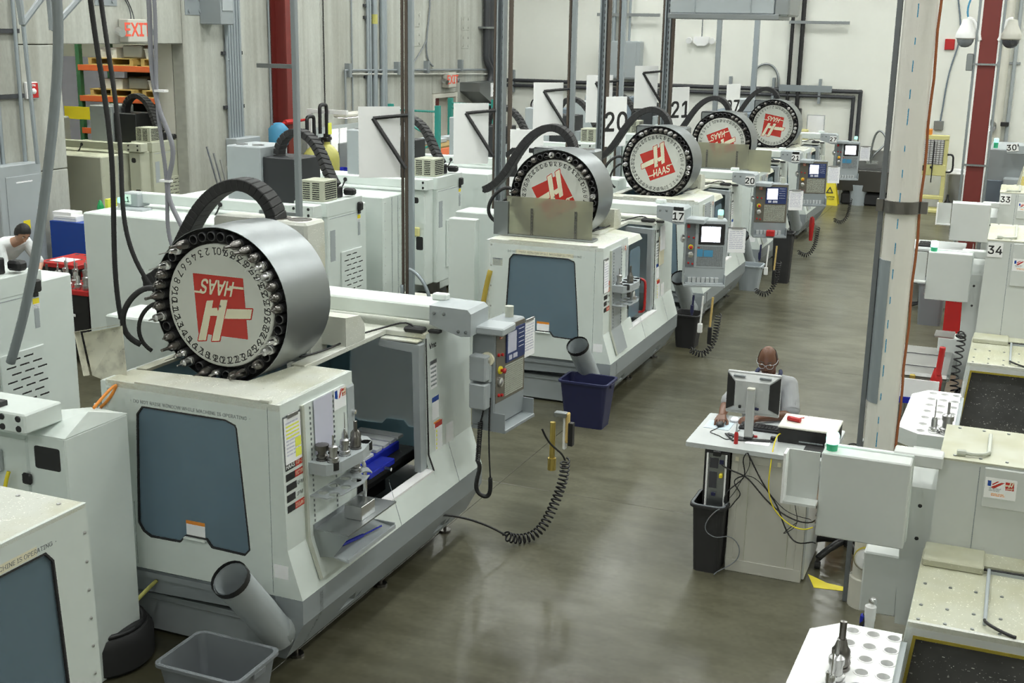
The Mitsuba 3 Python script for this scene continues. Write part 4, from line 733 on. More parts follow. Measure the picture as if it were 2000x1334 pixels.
# ================================================================ machining centres of the left row, their backs to us
B0 = np.array([-7.2, 11.9, 0.0])
def lb(u, v, z): return B0+np.array([u, v, z])
def bb(u0, u1, v0, v1, z0, z1, b=0.0): return bx(B0[0]+u0, B0[0]+u1, B0[1]+v0, B0[1]+v1, z0, z1, b)
def back_vmc(lab, dx, dy, paint='paint_white', parts_='all', sign=None, ck='B', dz=0.0, head='paint_midgrey'):
    AT[0] = T().translate([dx, dy, dz]); r = thing('machining_center_rear', lab, 'milling machine')
    def Pt(name, fn, m, sm=False, par=None, **kw): return part(par or r, name, fn, m, sm, ck=ck, **kw)
    c = Pt('electrical_cabinet', lambda: cat(bb(-.42, 0, .03, .82, .62, 2.06, .012), bb(-.44, .005, .02, .83, 1.90, 2.07, .008)), paint)
    Pt('door_line', lambda: bb(0, .004, .07, .78, 1.875, 1.882), 'paint_midgrey', par=c)
    Pt('knob', lambda: cat(bb(.0, .05, .70, .78, 1.90, 2.0, .012), bb(0, .02, .72, .76, 1.86, 1.92)), 'black', par=c)
    Pt('grey_patch', lambda: cat(bb(0, .004, .08, .19, 1.38, 1.74), bb(0, .004, .72, .77, 1.6, 1.76)), 'paint_midgrey', par=c)
    v = Pt('vent_panel', lambda: bb(0, .022, .30, .78, .80, 1.46, .006), paint, par=c)
    Pt('vent_slots', lambda: cat(*[bb(.0222, .0235, .36+.14*j+.05*(i % 2), .46+.14*j+.05*(i % 2), .86+.06*i, .872+.06*i) for i in range(10) for j in range(3) if not (j == 2 and i % 2 and i > 8)]), 'black', par=v, kind='stuff')
    sticker(c, lb(.001, .745, 1.80), Y_, Z_, .07, .09, 'yellow', None, 31, .5, ck=ck)
    # fan box with louvres on two sides
    f_ = Pt('fan_box', lambda: bb(-.36, -.06, .06, .36, 2.07, 2.31, .006), 'paint_beige')
    Pt('louvres', lambda: cat(*[bb(-.335+.125*j, -.245+.125*j, .056, .062, 2.095+.025*i, 2.106+.025*i) for i in range(8) for j in range(2)], *[bb(-.062, -.056, .09, .33, 2.095+.025*i, 2.108+.025*i) for i in range(8)]), 'black', par=f_, kind='stuff')
    Pt('cable_plug', lambda: cat(bb(-.30, -.1, .42, .56, 2.07, 2.2, .01), bb(-.12, .02, .58, .68, 2.09, 2.17, .02)), 'black')
    # beam across the top of the enclosure
    b_ = Pt('arm_beam', lambda: bb(-2.6, .0, -.26, -.12, 1.94, 2.06, .01), paint)
    Pt('end_plate', lambda: bb(-.30, .01, -.28, -.1, 1.925, 2.07, .008), paint, par=b_)
    Pt('bolt_caps', lambda: cat(*[lathe([(.017, 0), (.015, .006), (0, .007)], 10, lb(u, -.28, z), (0, -1, 0)) for u in (-.25, -.06) for z in (1.96, 2.03)]), 'black', par=b_, kind='stuff')
    Pt('beam_hook', lambda: cat(cyl(lb(-1.25, -.19, 2.0), lb(-1.25, -.27, 2.0), .028, 10), cord([lb(-1.25, -.27, 2.0), lb(-1.27, -.3, 1.92), lb(-1.3, -.3, 1.88)], .01, 6)), 'black', par=b_)
    # post under the beam end
    p_ = Pt('cabinet_post', lambda: bb(-.30, -.06, -.22, .03, .62, 1.92, .012), paint)
    Pt('post_hole', lambda: cat(place(flat(rrect(-.045, .045, -.04, .04, .03), .002), lb(-.2, -.2205, 1.78), X_, Z_), place(flat(rrect(-.05, .05, -.09, .09, .02), .002), lb(-.14, -.2205, 1.2), X_, Z_)), 'black', par=p_)
    Pt('yellow_box', lambda: bb(-.22, -.13, -.27, -.22, 1.30, 1.42, .01), 'cream_press', par=p_) if sign == 'yb' else None
    # main enclosure
    e = Pt('enclosure', lambda: cat(bb(-2.75, -.35, -.85, 1.55, .35, 1.88, .015)), paint)
    Pt('rivets', lambda: cat(*[lathe([(.008, 0), (.006, .005), (0, .006)], 6, lb(-.35, v, z), (1, 0, 0)) for z in np.linspace(.5, 1.8, 12) for v in (-.80, -.4)]), 'steel', par=e, kind='stuff')
    Pt('seam', lambda: cat(bb(-.349, -.345, -.45, -.44, .4, 1.86), bb(-.349, -.345, -.62, -.61, .4, 1.86)), 'paint_midgrey', par=e)
    # spindle head cover, way cover, energy chain
    Pt('head_cover', lambda: bb(-1.58, -1.10, .35, .95, 1.7, 2.62, .015), head); Pt('column', lambda: cat(bb(-1.10, -.62, .40, .92, 1.5, 2.5, .01)), 'interior_dark'); Pt('way_panel', lambda: bb(-.66, -.5, .45, .9, 1.8, 2.22, .01), 'paint_midgrey')
    Pt('cap_rings', lambda: cat(*[lathe([(.07, 0), (.07, .012), (.05, .012), (.05, 0)], 14, lb(u, .5, 2.62)) for u in (-1.45, -1.22)]), 'steel')
    cp = curve([lb(-1.0, .62, 2.45), lb(-.95, .62, 2.68), lb(-.75, .6, 2.80), lb(-.55, .58, 2.74), lb(-.32, .5, 2.5), lb(-.12, .42, 2.22)], 21); ch = Pt('energy_chain', lambda: place(bx(-.01, .01, -.05, .05, -.03, .03), cp[0], X_, Y_), 'black')
    for i in range(20):
        d_ = cp[i+1]-cp[i]; L = np.linalg.norm(d_)
        Pt('chain_link', lambda d_=d_, L=L, i=i: place(bx(-L*.46, L*.46, -.08, .08, -.04, .04, .006), (cp[i]+cp[i+1])/2, d_, Y_), 'rubber', par=ch)
    Pt('base', lambda: cat(bb(-2.6, -.5, -.7, 1.4, .08, .36, .02), bb(-.5, .0, .1, .75, .0, .3, .02)), 'paint_darkgrey')
    Pt('hydraulic_unit', lambda: cat(bb(-.4, -.1, -.2, .2, .0, .45, .02), cyl(lb(-.2, .3, .3), lb(-.2, .3, .58), .1, 12), cyl(lb(-.15, .55, .32), lb(-.35, .55, .32), .09, 12)), 'dark_steel')
    # console at the far (aisle) end of the beam, seen from behind
    k = Pt('console', lambda: bb(-2.60, -2.18, -.5, -.30, 1.36, 1.90, .012), 'paint_midgrey')
    Pt('rear_box', lambda: bb(-2.52, -2.26, -.58, -.5, 1.48, 1.74, .01), 'paint_midgrey', par=k)
    Pt('rear_slot', lambda: cat(bb(-2.36, -2.27, -.582, -.578, 1.60, 1.62), prism('y', [(B0[0]-2.53, 1.52), (B0[0]-2.53, 1.68), (B0[0]-2.47, 1.64), (B0[0]-2.47, 1.56)], B0[1]-.582, B0[1]-.578)), 'black', par=k)
    Pt('beam_bracket', lambda: bb(-2.62, -2.36, -.34, -.12, 1.90, 2.06, .01), 'paint_midgrey', par=k)
    Pt('clipboard_back', lambda: bb(-2.74, -2.61, -.46, -.44, 1.45, 1.82, .02), 'white', par=k)
    sl = Pt('stack_light', lambda: lathe([(.035, 0), (.035, .09), (0, .092)], 12, lb(-2.55, -.42, 1.9)), 'stack_grey', 40, par=k)
    part(k, 'lit_cap', lambda: lathe([(.036, .055), (.036, .10), (.03, .115), (0, .118)], 12, lb(-2.55, -.42, 1.9)), 'lens_green', 40, ck=ck, emit=[.2, 1.1, .6]) if sign == '11' else None
    if sign == '11':
        s_ = part(k, 'number_plate', bb(-2.60, -2.46, -.346, -.34, 1.93, 2.045), 'white'); part(s_, 'number', place(text('11', .06, .001, True), lb(-2.53, -.3465, 1.985), X_, Z_), 'black')
    AT[0] = None; return r
back_vmc('white machine rear numbered 11 with vented cabinet, behind the nearest tool carousel', 0, 0, sign='11')
back_vmc('white machine rear with a yellow box on its post, second in the left row', 0, 2.85, sign='yb')
back_vmc('machine rear behind the number 17 board, third of the left row', .1, 6.0, head='paint_midgrey')
back_vmc('machine rear with steep black chain below the wall clock, fourth of the left row', .15, 9.2)
back_vmc('machine rear behind the number 20 board, fifth of the left row', .2, 11.7)
back_vmc('machine rear with dark head cover behind the number 21 board', .2, 14.2, head='blue_grey')
back_vmc('vented machine rear at the left edge beside the red tool cart', 0.0, -5.25)
back_vmc('beige machine seen through the big wall opening below the pallet rack', -6.35, 4.9, 'paint_beige', ck='B')
# two grey machines far back, against the far wall
for x, y, w, lab in ((-10.2, 27.6, 1.9, 'dark grey enclosed machine in front of the far wall left of the board 21'), (-6.9, 28.6, 1.5, 'slate grey machine cabinet behind the fourth tool carousel')):
    t = thing('grey_machine', lab, 'machine'); part(t, 'body', bx(x, x+w, y, y+1.6, 0, 2.25, .03), 'blue_grey'); part(t, 'door', bx(x+.1, x+w-.3, y-.03, y, .6, 2.0, .01), 'paint_grey'); part(t, 'handle', bx(x+w-.25, x+w-.1, y-.04, y, 1.3, 1.34), 'white'); part(t, 'head_box', bx(x+.5, x+.95, y+.3, y+.9, 2.25, 2.55, .02), 'paint_midgrey')
# ---- nearest machine at the lower left: its side wall faces the aisle
AT[0] = None
t = thing('corner_machine', 'white machine side wall with dark window cut off at the lower left corner', 'milling machine')
def side_pt(poly, x0, x1):
    return prism('x', affinity.translate(affinity.scale(poly, -1, 1, origin=(0, 0)), 2.79, 0), x0, x1)
w = part(t, 'side_wall', side_pt(NEAR.difference(WIN), -3.92, -3.9), 'paint_white')
part(w, 'window_pane', side_pt(WIN.buffer(.01), -3.918, -3.912), 'pane_tint'); part(w, 'window_seal', side_pt(WIN.buffer(.004).difference(WIN.buffer(-.006)), -3.918, -3.898), 'rubber')
part(w, 'warning_lettering', place(text('\u00b7  DO NOT RAISE WINDOW WHILE MACHINE IS OPERATING  \u00b7', .022, .001), (-3.8998, 3.56, 1.686), Y_, Z_), 'paint_darkgrey'); part(w, 'lettering_tape', place(bx(-.33, .33, -.022, .022, 0, .0006), (-3.8999, 3.56, 1.686), Y_, Z_), 'logo_cream')
part(w, 'rivets', cat(*[lathe([(.009, 0), (.007, .006), (0, .008)], 8, (-3.9, 4.195, z), (1, 0, 0)) for z in np.arange(.62, 1.75, .148)]), 'steel', kind='stuff')
part(t, 'roof', bx(-6.1, -3.9, 2.8, 4.22, 1.775, 1.80, .004), 'paint_chips'); part(t, 'roof_screws', cat(*[lathe([(.012, 0), (.01, .005), (0, .006)], 8, (x, 4.15, 1.8)) for x in (-4.0, -4.25, -4.5)]), 'steel', kind='stuff')
part(t, 'back_wall', bx(-6.1, -3.92, 4.18, 4.22, .5, 1.775), 'paint_white'); part(t, 'far_wall', bx(-6.12, -6.1, 2.8, 4.22, .5, 1.8), 'teal_inner'); part(t, 'inner_floor', bx(-6.1, -3.95, 2.8, 4.2, .5, .54), 'interior_dark'); part(t, 'front_wall', bx(-6.1, -3.92, 2.78, 2.8, .5, 1.78), 'teal_inner')
part(t, 'skirt', bx(-6.0, -3.95, 2.8, 4.15, .1, .5, .01), 'paint_grey'); part(t, 'feet', cat(*[cyl((x, y, 0), (x, y, .1), .05, 10) for x in (-5.8, -4.15) for y in (2.95, 4.0)]), 'dark_steel', kind='stuff')
# ---- cabinet with a small window and the arm end above it, left of the nearest machine
t = thing('machine_post', 'white machine post with small dark window and black latch under a beam end', 'machine')
part(t, 'post', cat(bx(-5.22, -4.93, 5.2, 5.75, .0, 1.66, .01), hull([(-5.22, 5.2, 1.66), (-4.93, 5.2, 1.66), (-4.93, 5.75, 1.66), (-5.22, 5.75, 1.66), (-5.2, 5.45, 1.73), (-4.97, 5.45, 1.75)])), 'paint_white')
part(t, 'side_box', bx(-5.75, -5.235, 5.22, 5.75, .0, 1.62, .02), 'paint_white'); part(t, 'window', place(flat(rrect(-.095, .095, -.07, .07, .015), .002), (-5.07, 5.1995, 1.52), X_, Z_), 'black'); part(t, 'latch', bx(-5.26, -5.19, 5.17, 5.2, 1.34, 1.41, .012), 'black')
b = part(t, 'beam', bx(-6.6, -5.07, 5.05, 5.35, 1.71, 1.83, .01), 'paint_white'); part(b, 'bolt_caps', cat(*[lathe([(.02, 0), (.018, .006), (0, .007)], 10, (x, 5.05, z), (0, -1, 0)) for x in (-5.24, -5.12) for z in (1.74, 1.80)]), 'black', kind='stuff')
part(b, 'black_rail', bx(-6.3, -5.3, 5.1, 5.16, 1.83, 1.86), 'black'); part(t, 'switch_box', bx(-5.55, -5.43, 5.18, 5.22, 1.38, 1.52, .01), 'paint_midgrey')
part(t, 'yellow_lead', cord([(-5.36, 5.18, 1.40), (-5.38, 5.16, 1.3), (-5.40, 5.17, 1.15)], .012, 7), 'yellow', True)
solo('corrugated_hose', tube(curve([(-6.85, 6.0, 1.3), (-6.7, 5.9, 1.65), (-6.65, 5.9, 2.0)], 40), [.06+.008*(i % 2) for i in range(40)], 10), 'grey_plastic', 'grey corrugated hose at the left edge above the beam end', 'hose')
# ================================================================ small machines on the right, one behind the other
def mini(lab, x0, ylow, ytall, yend, ztall, post_y, pend, number=None, zlow=.9, stack=True, ymid=None, detail=True):
    t = thing('mini_mill', lab, 'milling machine'); xr = x0+2.3; s = .06
    # low section with the window towards us
    def lean(z): return x0-(zlow-z)*.10
    F = Polygon([(lean(.1), .1), (xr, .1), (xr, zlow), (x0, zlow)]); W = rrect(x0+.035, x0+1.5, .18, zlow-.075, .01); W = Polygon([(x0+.035-.1*(zlow-.075-z) if k else xx, z) for xx, z, k in ((0, zlow-.075, 1), (x0+1.6, zlow-.075, 0), (x0+1.6, .18, 0), (0, .18, 1))])
    w = part(t, 'side_wall', prism('y', F.difference(W), ylow, ylow+.03), 'paint_midgrey_light')
    part(w, 'window_trim', prism('y', W.difference(W.buffer(-.018)), ylow-.004, ylow+.05), 'trim_yellow'); part(w, 'window_frame_bar', bx(x0+.03-.05, x0+.034-.04, ylow-.008, ylow, .2, zlow-.2), 'white')  # trim colour carries the yellow glow of the light inside the machine
    part(t, 'chip_window', hull([(x0-.04, ylow+.06, .17), (x0+1.6, ylow+.06, .17), (x0+.02, ylow+.10, zlow-.075), (x0+1.6, ylow+.10, zlow-.075), (x0-.04, ylow+.07, .17), (x0+1.6, ylow+.07, .17), (x0+.02, ylow+.11, zlow-.075), (x0+1.6, ylow+.11, zlow-.075)]), 'chips_dark')
    part(t, 'low_roof', hull([(x0, ylow, zlow-.03), (xr, ylow, zlow-.03), (x0+.0, ytall, zlow-.03), (xr, ytall, zlow-.03), (x0, ylow, zlow), (xr, ylow, zlow), (x0, ytall, zlow), (xr, ytall, zlow)]), 'paint_cream_chips')
    part(t, 'front_wall', hull([(x0, ylow, zlow-.02), (x0, ytall, zlow-.02), (lean(.1), ylow, .1), (lean(.1), ytall, .1), (x0+.03, ylow, zlow-.02), (x0+.03, ytall, zlow-.02), (lean(.1)+.03, ylow, .1), (lean(.1)+.03, ytall, .1)]), 'paint_white')
    part(t, 'roof_step', cat(bx(x0+.01, x0+.36, ytall-.28, ytall, zlow, zlow+.05, .008), bx(x0+.36, xr, ytall-.2, ytall, zlow, zlow+.03)), 'paint_cream_chips')
    rr = random.Random(int(ylow*10))
    part(t, 'roof_screws', cat(*[lathe([(.011, 0), (.009, .006), (0, .007)], 7, (x0+.05+.14*i, y, zlow)) for i in range(8) for y in (ylow+.05, ylow+.24, (ylow+ytall)/2)]), 'galv', kind='stuff')
    part(t, 'roof_rail', cat(bx(x0+.38, x0+.40, ylow+.12, ytall-.22, zlow, zlow+.03, .005), bx(x0+.40, x0+1.6, ytall-.24, ytall-.225, zlow, zlow+.02)), 'paint_midgrey'); part(t, 'roof_hose', cord([(x0+.39, ylow+.16, zlow+.02), (x0+.40, ylow+.1, zlow+.03), (x0+.46, ylow+.06, zlow+.02), (x0+.55, ylow+.03, zlow+.01)], .009, 6), 'black', True); part(t, 'roof_hose', cord([(x0+.36, ytall-.23, zlow+.02), (x0+.7, ytall-.23, zlow+.025), (x0+1.4, ytall-.23, zlow+.02)], .008, 6), 'black', True)
    # tall section
    k = .04
    P8 = lambda a, b, c, d: hull([(x0+k, a, c), (xr, a, c), (x0+k, b, c), (xr, b, c), (x0+k-.03, a, d), (xr, a, d), (x0+k-.03, b, d), (xr, b, d)])
    m = part(t, 'tall_section', P8(ytall, yend, ztall, .12), 'paint_midgrey_light')
    part(m, 'tall_roof', bx(x0+k-.005, xr, ytall-.005, yend, ztall, ztall+.012), 'paint_cream_chips'); part(m, 'seam', bx(x0+.27, x0+.275, ytall-.003, ytall, zlow, ztall-.02), 'paint_grey')
    part(m, 'head_door', bx(x0+.30, xr, ytall-.02, ytall, zlow+(ztall-zlow)*.56, ztall-.01, .006), 'paint_midgrey_light')
    part(m, 'tall_roof_screws', cat(*[lathe([(.011, 0), (.009, .006), (0, .007)], 7, (x0+.12+.15*i, y, ztall+.012)) for i in range(7) for y in (ytall+.06, yend-.06)]), 'galv', kind='stuff')
    part(m, 'grab_bar', cat(bx(x0+.30, x0+.325, ytall+.15, yend-.18, ztall+.012, ztall+.04, .005), tube(curve([(x0+.31, ytall+.15, ztall+.03), (x0+.28, ytall+.10, ztall+.03), (x0+.17, ytall+.08, ztall+.03)], 12), .012, 7), cyl((x0+.18, ytall+.08, ztall+.03), (x0+.13, ytall+.075, ztall+.03), .022, 8)), 'stack_grey')
    if detail:
        o = np.array([x0+.40, ytall-.022, zlow+(ztall-zlow)*.78])
        sl = part(m, 'flag_label', place(bx(-.09, .09, -.065, .065, 0, .001), o, X_, Z_), 'white')
        part(sl, 'flag_stripes', place(cat(flat([(-.055, .0), (-.04, -.012), (.02, .035), (.0, .035)], .0006), flat([(-.05, .02), (-.045, .012), (-.01, .04), (-.02, .04)], .0006)), o+np.array([0, -.0012, .005]), X_, Z_), 'logo_red'); part(sl, 'flag_field', place(flat([(-.075, .01), (-.055, .01), (-.055, .045), (-.075, .045)], .0006), o+np.array([0, -.0012, 0]), X_, Z_), 'blue'); put_logo(sl, o+np.array([.05, -.0012, .022]), X_, Z_, .05, edge=False)
        part(sl, 'print', place(lines(.07, .025, 3, 5), o+np.array([-.03, -.0012, -.01]), X_, Z_), 'paint_grey'); part(sl, 'orange_script', place(lines(.08, .02, 2, 8), o+np.array([-.01, -.0012, -.042]), X_, Z_), 'orange')
        part(m, 'cardboard_patch', bx(x0+.60, x0+.85, ytall-.012, ytall-.001, zlow+.05, zlow+.3), 'cardboard')
    # post in front of the tall section
    py = post_y; zt = pend[3]-.02
    p_ = part(t, 'front_post', hull([(x0-.16, py, zt-.22), (x0+.06, py, zt-.22), (x0-.14, py+.3, zt-.05), (x0+.06, py+.3, zt-.05), (x0-.13, py, .33), (x0+.06, py, .33), (x0-.13, py+.3, .33), (x0+.06, py+.3, .33)]), 'paint_midgrey_light')
    part(p_, 'bolt_holes', cat(*[lathe([(.013, 0), (0, .002)], 10, (x0-.05, py-.001, z), (0, -1, 0)) for z in (zt-.34, zt-.56)]), 'black', kind='stuff'); part(p_, 'post_foot', cat(bx(x0-.36, x0-.13, py+.02, py+.3, .36, .78, .01)), 'paint_midgrey_light')
    # console on its arm, seen from behind
    xa, xb, za, zb, yp = pend[0], pend[1], pend[2], pend[3], pend[4]
    c = part(t, 'console', bx(xa, xb, yp, yp+.16, za, zb, .008), 'paint_midgrey_light'); part(c, 'console_arm', bx(xb-.12, x0+.06, yp+.16, yp+.30, zb-.06, zb+.02, .008), 'paint_midgrey_light')
    part(c, 'console_rim', bx(xa-.006, xb+.006, yp+.15, yp+.19, za-.012, zb+.012, .006), 'paint_white')
    h = part(c, 'document_holder', cat(bx(xa-.20, xa-.01, yp+.02, yp+.03, zb-.32, zb-.01), bx(xa-.20, xa-.0, yp-.09, yp+.02, zb-.335, zb-.32)), 'paint_midgrey_light'); part(h, 'holder_side', bx(xa-.215, xa-.20, yp-.09, yp+.03, zb-.335, zb-.01), 'white')
    part(c, 'connectors', cat(*[cyl((xa-.012, yp+.06, z), (xa, yp+.06, z), .014, 8) for z in (zb-.38, zb-.43, zb-.48)]), 'dark_steel')
    if stack:
        s_ = part(c, 'stack_light', lathe([(.033, 0), (.036, .05), (0, .052)], 16, (xa+.05, yp+.08, zb)), 'stack_green', 40); part(s_, 'lit_cap', lathe([(.040, .045), (.041, .10), (.034, .112), (0, .115)], 16, (xa+.05, yp+.08, zb)), 'lens_green', 40, emit=[.9, 3.4, 2.3])
    if number:
        n_ = part(m, 'number_plate', bx(x0+.05, x0+.20, ytall-.012, ytall-.004, ztall-.17, ztall-.02), 'white'); part(n_, 'number', place(text(number, .085, .001, True), (x0+.125, ytall-.0125, ztall-.095), X_, Z_), 'black')
    return t
pm('paint_midgrey_light', (.52, .54, .525), .45); pm('trim_yellow', (.30, .24, .03), .4)
def dirty2(p, n, uv):
    s = noise(p.x*130, p.y*130, p.z*130); y = fbm(p.x*3, p.y*3, p.z*3, 4)
    k = mix((.45, .455, .37), (.40, .395, .28), sst(.3, .7, y)); return mix(k, (.80, .79, .70), sst(.86, .95, s)*.7)
scene['mat_paint_cream_chips'] = {'type': 'twosided', 'bsdf': {'type': 'principled', 'base_color': mikit.proc(dirty2), 'roughness': .5}}
mini('cream small milling machine at the lower right corner with chip covered window', -.28, 6.47, 7.55, 8.26, 1.50, 7.6, (-.92, -.39, .965, 1.515, 7.3))
mini('small milling machine numbered 34 on the right of the aisle', -.245, 12.47, 13.65, 14.9, 1.95, 13.95, (-.79, -.335, 1.23, 1.755, 13.8), '34', detail=True)
mini('small milling machine numbered 33 behind machine 34', -.24, 18.6, 19.9, 21.0, 1.75, 19.95, (-.845, -.30, 1.03, 1.60, 19.5), '33', stack=False)
g = thing('blue_grey_lathe', 'large blue-grey machine cabinet right of the red column with sign 30', 'machine')
part(g, 'cabinet', bx(-.52, 1.8, 24.6, 26.4, 0, 2.03, .02), 'paint_midgrey'); part(g, 'lower_panel', bx(-.5, .2, 24.56, 24.6, .3, 1.45, .01), 'blue_grey'); part(g, 'hood_arm', bx(-.22, .6, 24.3, 24.6, 1.35, 1.52, .02), 'paint_midgrey'); part(g, 'post', bx(-.2, .0, 24.35, 24.55, .0, 1.35, .01), 'paint_midgrey')
n_ = part(g, 'number_plate', place(bx(-.1, .1, -.07, .07, 0, .005), (-.12, 24.2, 2.1), (1, 0, .12), Z_), 'white'); part(n_, 'number', place(text("30'", .1, .002, True), (-.12, 24.194, 2.1), (1, 0, .12), Z_), 'black'); part(g, 'sign_arm', bx(-.22, .9, 24.21, 24.4, 1.98, 2.14, .01), 'paint_midgrey')
sl = part(g, 'stack_light', lathe([(.04, 0), (.04, .1), (0, .102)], 12, (-.42, 24.8, 2.03)), 'stack_green', 40); part(sl, 'lit_cap', lathe([(.045, .1), (.045, .17), (.035, .18), (0, .185)], 12, (-.42, 24.8, 2.03)), 'lens_green', 40, emit=[.3, 1.3, .8])
g = thing('cream_lathe', 'cream machine with small lit window behind the machine numbered 33', 'machine')
part(g, 'body', bx(-.05, 2.0, 22.0, 23.6, 0, 1.50, .03), 'paint_cream_chips'); part(g, 'upper', hull([(.02, 22.05, 1.5), (2, 22.05, 1.5), (.02, 23.5, 1.5), (2, 23.5, 1.5), (.1, 22.3, 1.85), (2, 22.3, 1.85), (.1, 23.5, 1.85), (2, 23.5, 1.85)]), 'paint_cream_chips'); part(g, 'window', hull([(.07, 22.03, 1.55), (.9, 22.03, 1.55), (.09, 22.24, 1.78), (.9, 22.24, 1.78), (.07, 22.05, 1.55), (.9, 22.26, 1.78)]), 'trim_yellow')
lw = part(g, 'work_lamp', trimesh.creation.icosphere(2, .045).apply_translation((.22, 21.98, 1.62)), 'white', True, emit=[6, 5.2, 3.4])
# tool trays hanging in front of the small machines
def tray(lab, o, w, d, nx, ny, x_skip, tools, grp):
    t = thing('tool_tray', lab, 'tray'); x, y, z = o
    P = Polygon([(x, y+d*.10), (x+w*.38, y), (x+w, y), (x+w, y+d), (x+w*.35, y+d), (x+.02, y+d*.86)]); hs = [(x+w*(x_skip+(1-x_skip)*(i+.5)/nx)+.02*(j/ny), y+d*(j+.5)/ny) for i in range(nx) for j in range(ny)]
    part(t, 'plate', prism('z', P.difference(unary_union([Point(a, b).buffer(.034, quad_segs=6) for a, b in hs])), z-.006, z), 'white')
    part(t, 'apron', prism('z', P.difference(P.buffer(-.008)), z-.13, z), 'paint_white'); part(t, 'bracket', bx(x+w-.02, x+w+.03, y+.05, y+d-.05, z-.12, z-.02), 'paint_midgrey')
    for a, b in hs: part(t, 'socket', lathe([(.042, .0), (.042, .004), (.034, .003), (.033, -.11)], 16, (a, b, z)), 'white' if nx == 3 else 'grey_plastic', 40)
    for i, (k, kd, s) in enumerate(tools): tool((hs[k][0], hs[k][1], z+.01), (0, 0, 1), kd, *grp(i), s=s)
    return t
tray('white tool tray with three rows of round sockets at the lower right corner', (-.80, 5.42, .82), .50, 1.05, 3, 7, .34, [(1, 1, 1.2), (2, 0, 1.5), (3, 2, 1.6), (0, 0, 1.3), (7, 4, .9), (14, 3, .9)], lambda i: (('tall thin drill in holder at the left of the corner tool tray', 'black chuck with long drill in the corner tool tray', 'dark milling cutter in the corner tool tray', 'short chuck in the nearest socket of the corner tool tray', 'bronze cutter in middle row of the corner tool tray', 'stub holder in right row of the corner tool tray')[i], None))
tray('white tool tray with three rows of sockets beside the white drain pipe', (-.66, 9.75, .95), .42, 1.35, 3, 7, .30, [(7, 1, 1.3), (14, 0, 1.7)], lambda i: (('slim pointed tool standing in the tray beside the drain pipe', 'tall dark boring bar standing in the tray beside the drain pipe')[i], None))
tray('small white tool tray in front of the machine numbered 33', (-.62, 16.9, .95), .42, .7, 3, 2, .3, [(1, 1, 1.8), (3, 1, 1.9)], lambda i: (('left thin rod tool in the tray before machine 33', 'right thin rod tool in the tray before machine 33')[i], None))
# ================================================================ drain pipe in the aisle, desk and what is around it
t = thing('drain_pipe', 'thick white vertical drain pipe standing by the right edge of the aisle', 'pipe')
PX, PY = -.685, 8.5
part(t, 'pipe', cat(lathe([(.105, .62), (.105, 9.0)], 28, (PX, PY, 0))), 'pvc', 40); part(t, 'lower_pipe', lathe([(.118, 0), (.118, .22), (.10, .225), (.10, .66)], 28, (PX, PY, 0)), 'cream_pipe', 40)
part(t, 'coupling', lathe([(.112, .55), (.112, .70)], 28, (PX, PY, 0)), 'cream_pipe', 40)
c = part(t, 'cleanout', cat(lathe([(.085, -.06), (.085, .05), (.08, .055), (0, .055)], 26, (PX, PY-.08, .40), (.0, -1, .05))), 'cream_pipe', 40); part(c, 'cleanout_plug', cat(lathe([(.07, .056), (.07, .062), (0, .062)], 24, (PX, PY-.08, .40), (0, -1, .05)), bx(PX-.022, PX+.022, PY-.165, PY-.135, .38, .425, .004)), 'white'); part(c, 'brass_ring', lathe([(.087, .02), (.089, .045), (.084, .056)], 26, (PX, PY-.08, .40), (0, -1, .05)), 'trim_yellow', 40)
k = part(t, 'clamp', prism('z', unary_union([Point(PX, PY).buffer(.125), sbox(PX-.165, PY-.03, PX-.1, PY+.03), sbox(PX+.1, PY-.03, PX+.165, PY+.03)]).difference(Point(PX, PY).buffer(.106)), 2.87, 2.95), 'dark_steel')
part(t, 'printed_marks', cat(*[bx(PX-.012+.0*i, PX-.006, PY-.1075, PY-.105, z, z+random.Random(i).uniform(.03, .11)) for i, z in enumerate(np.arange(.9, 4.6, .17))]), 'key_blue', kind='stuff')
part(t, 'split_sleeve', cat(prism('z', Point(PX, PY).buffer(.113).difference(Point(PX, PY).buffer(.106)).intersection(sbox(PX-.2, PY-.2, PX-.03, PY+.2)), 1.55, 2.55)), 'conduit', 30)
solo('steel_post', bx(PX-.15, PX-.115, PY-.02, PY+.03, 0, 9.0, .004), 'paint_darkgrey', 'thin dark steel post hugging the left side of the white drain pipe', 'post')
solo('copper_pipe', tube([(PX+.118+.004*math.sin(i*1.7), PY-.01, z) for i, z in enumerate(np.arange(.3, 9.0, .15))], .009, 7), 'copper', 'thin copper line taped along the right side of the white drain pipe', 'pipe', smooth=True)
pm('pvc', (.70, .68, .63), .4)
# desk
dk = thing('computer_desk', 'pale standing height computer desk with a laminate top where the man works', 'desk')
part(dk, 'desktop', prism('z', rrect(-2.10, -1.02, 8.62, 9.42, .02), .965, 1.0), 'laminate')
pd = part(dk, 'pedestal', bx(-1.745, -1.17, 8.66, 9.38, .0, .965, .01), 'cabinet_cream'); part(pd, 'pedestal_side', bx(-1.17, -1.15, 8.68, 9.36, .02, .96, .004), 'laminate')
part(pd, 'panel_frame', cat(bx(-1.745, -1.17, 8.652, 8.66, .0, .10, .003), bx(-1.745, -1.17, 8.652, 8.66, .885, .96, .003), bx(-1.745, -1.69, 8.652, 8.66, .1, .885, .003), bx(-1.225, -1.17, 8.652, 8.66, .1, .885, .003)), 'cabinet_cream'); part(pd, 'panel_seam', cat(bx(-1.61, -1.606, 8.655, 8.661, .1, .885), bx(-1.29, -1.286, 8.655, 8.661, .1, .885)), 'paint_beige'); part(pd, 'cream_tags', cat(bx(-1.715, -1.69, 8.64, 8.652, .9, .93), bx(-1.40, -1.375, 8.64, 8.652, .9, .93)), 'logo_cream')
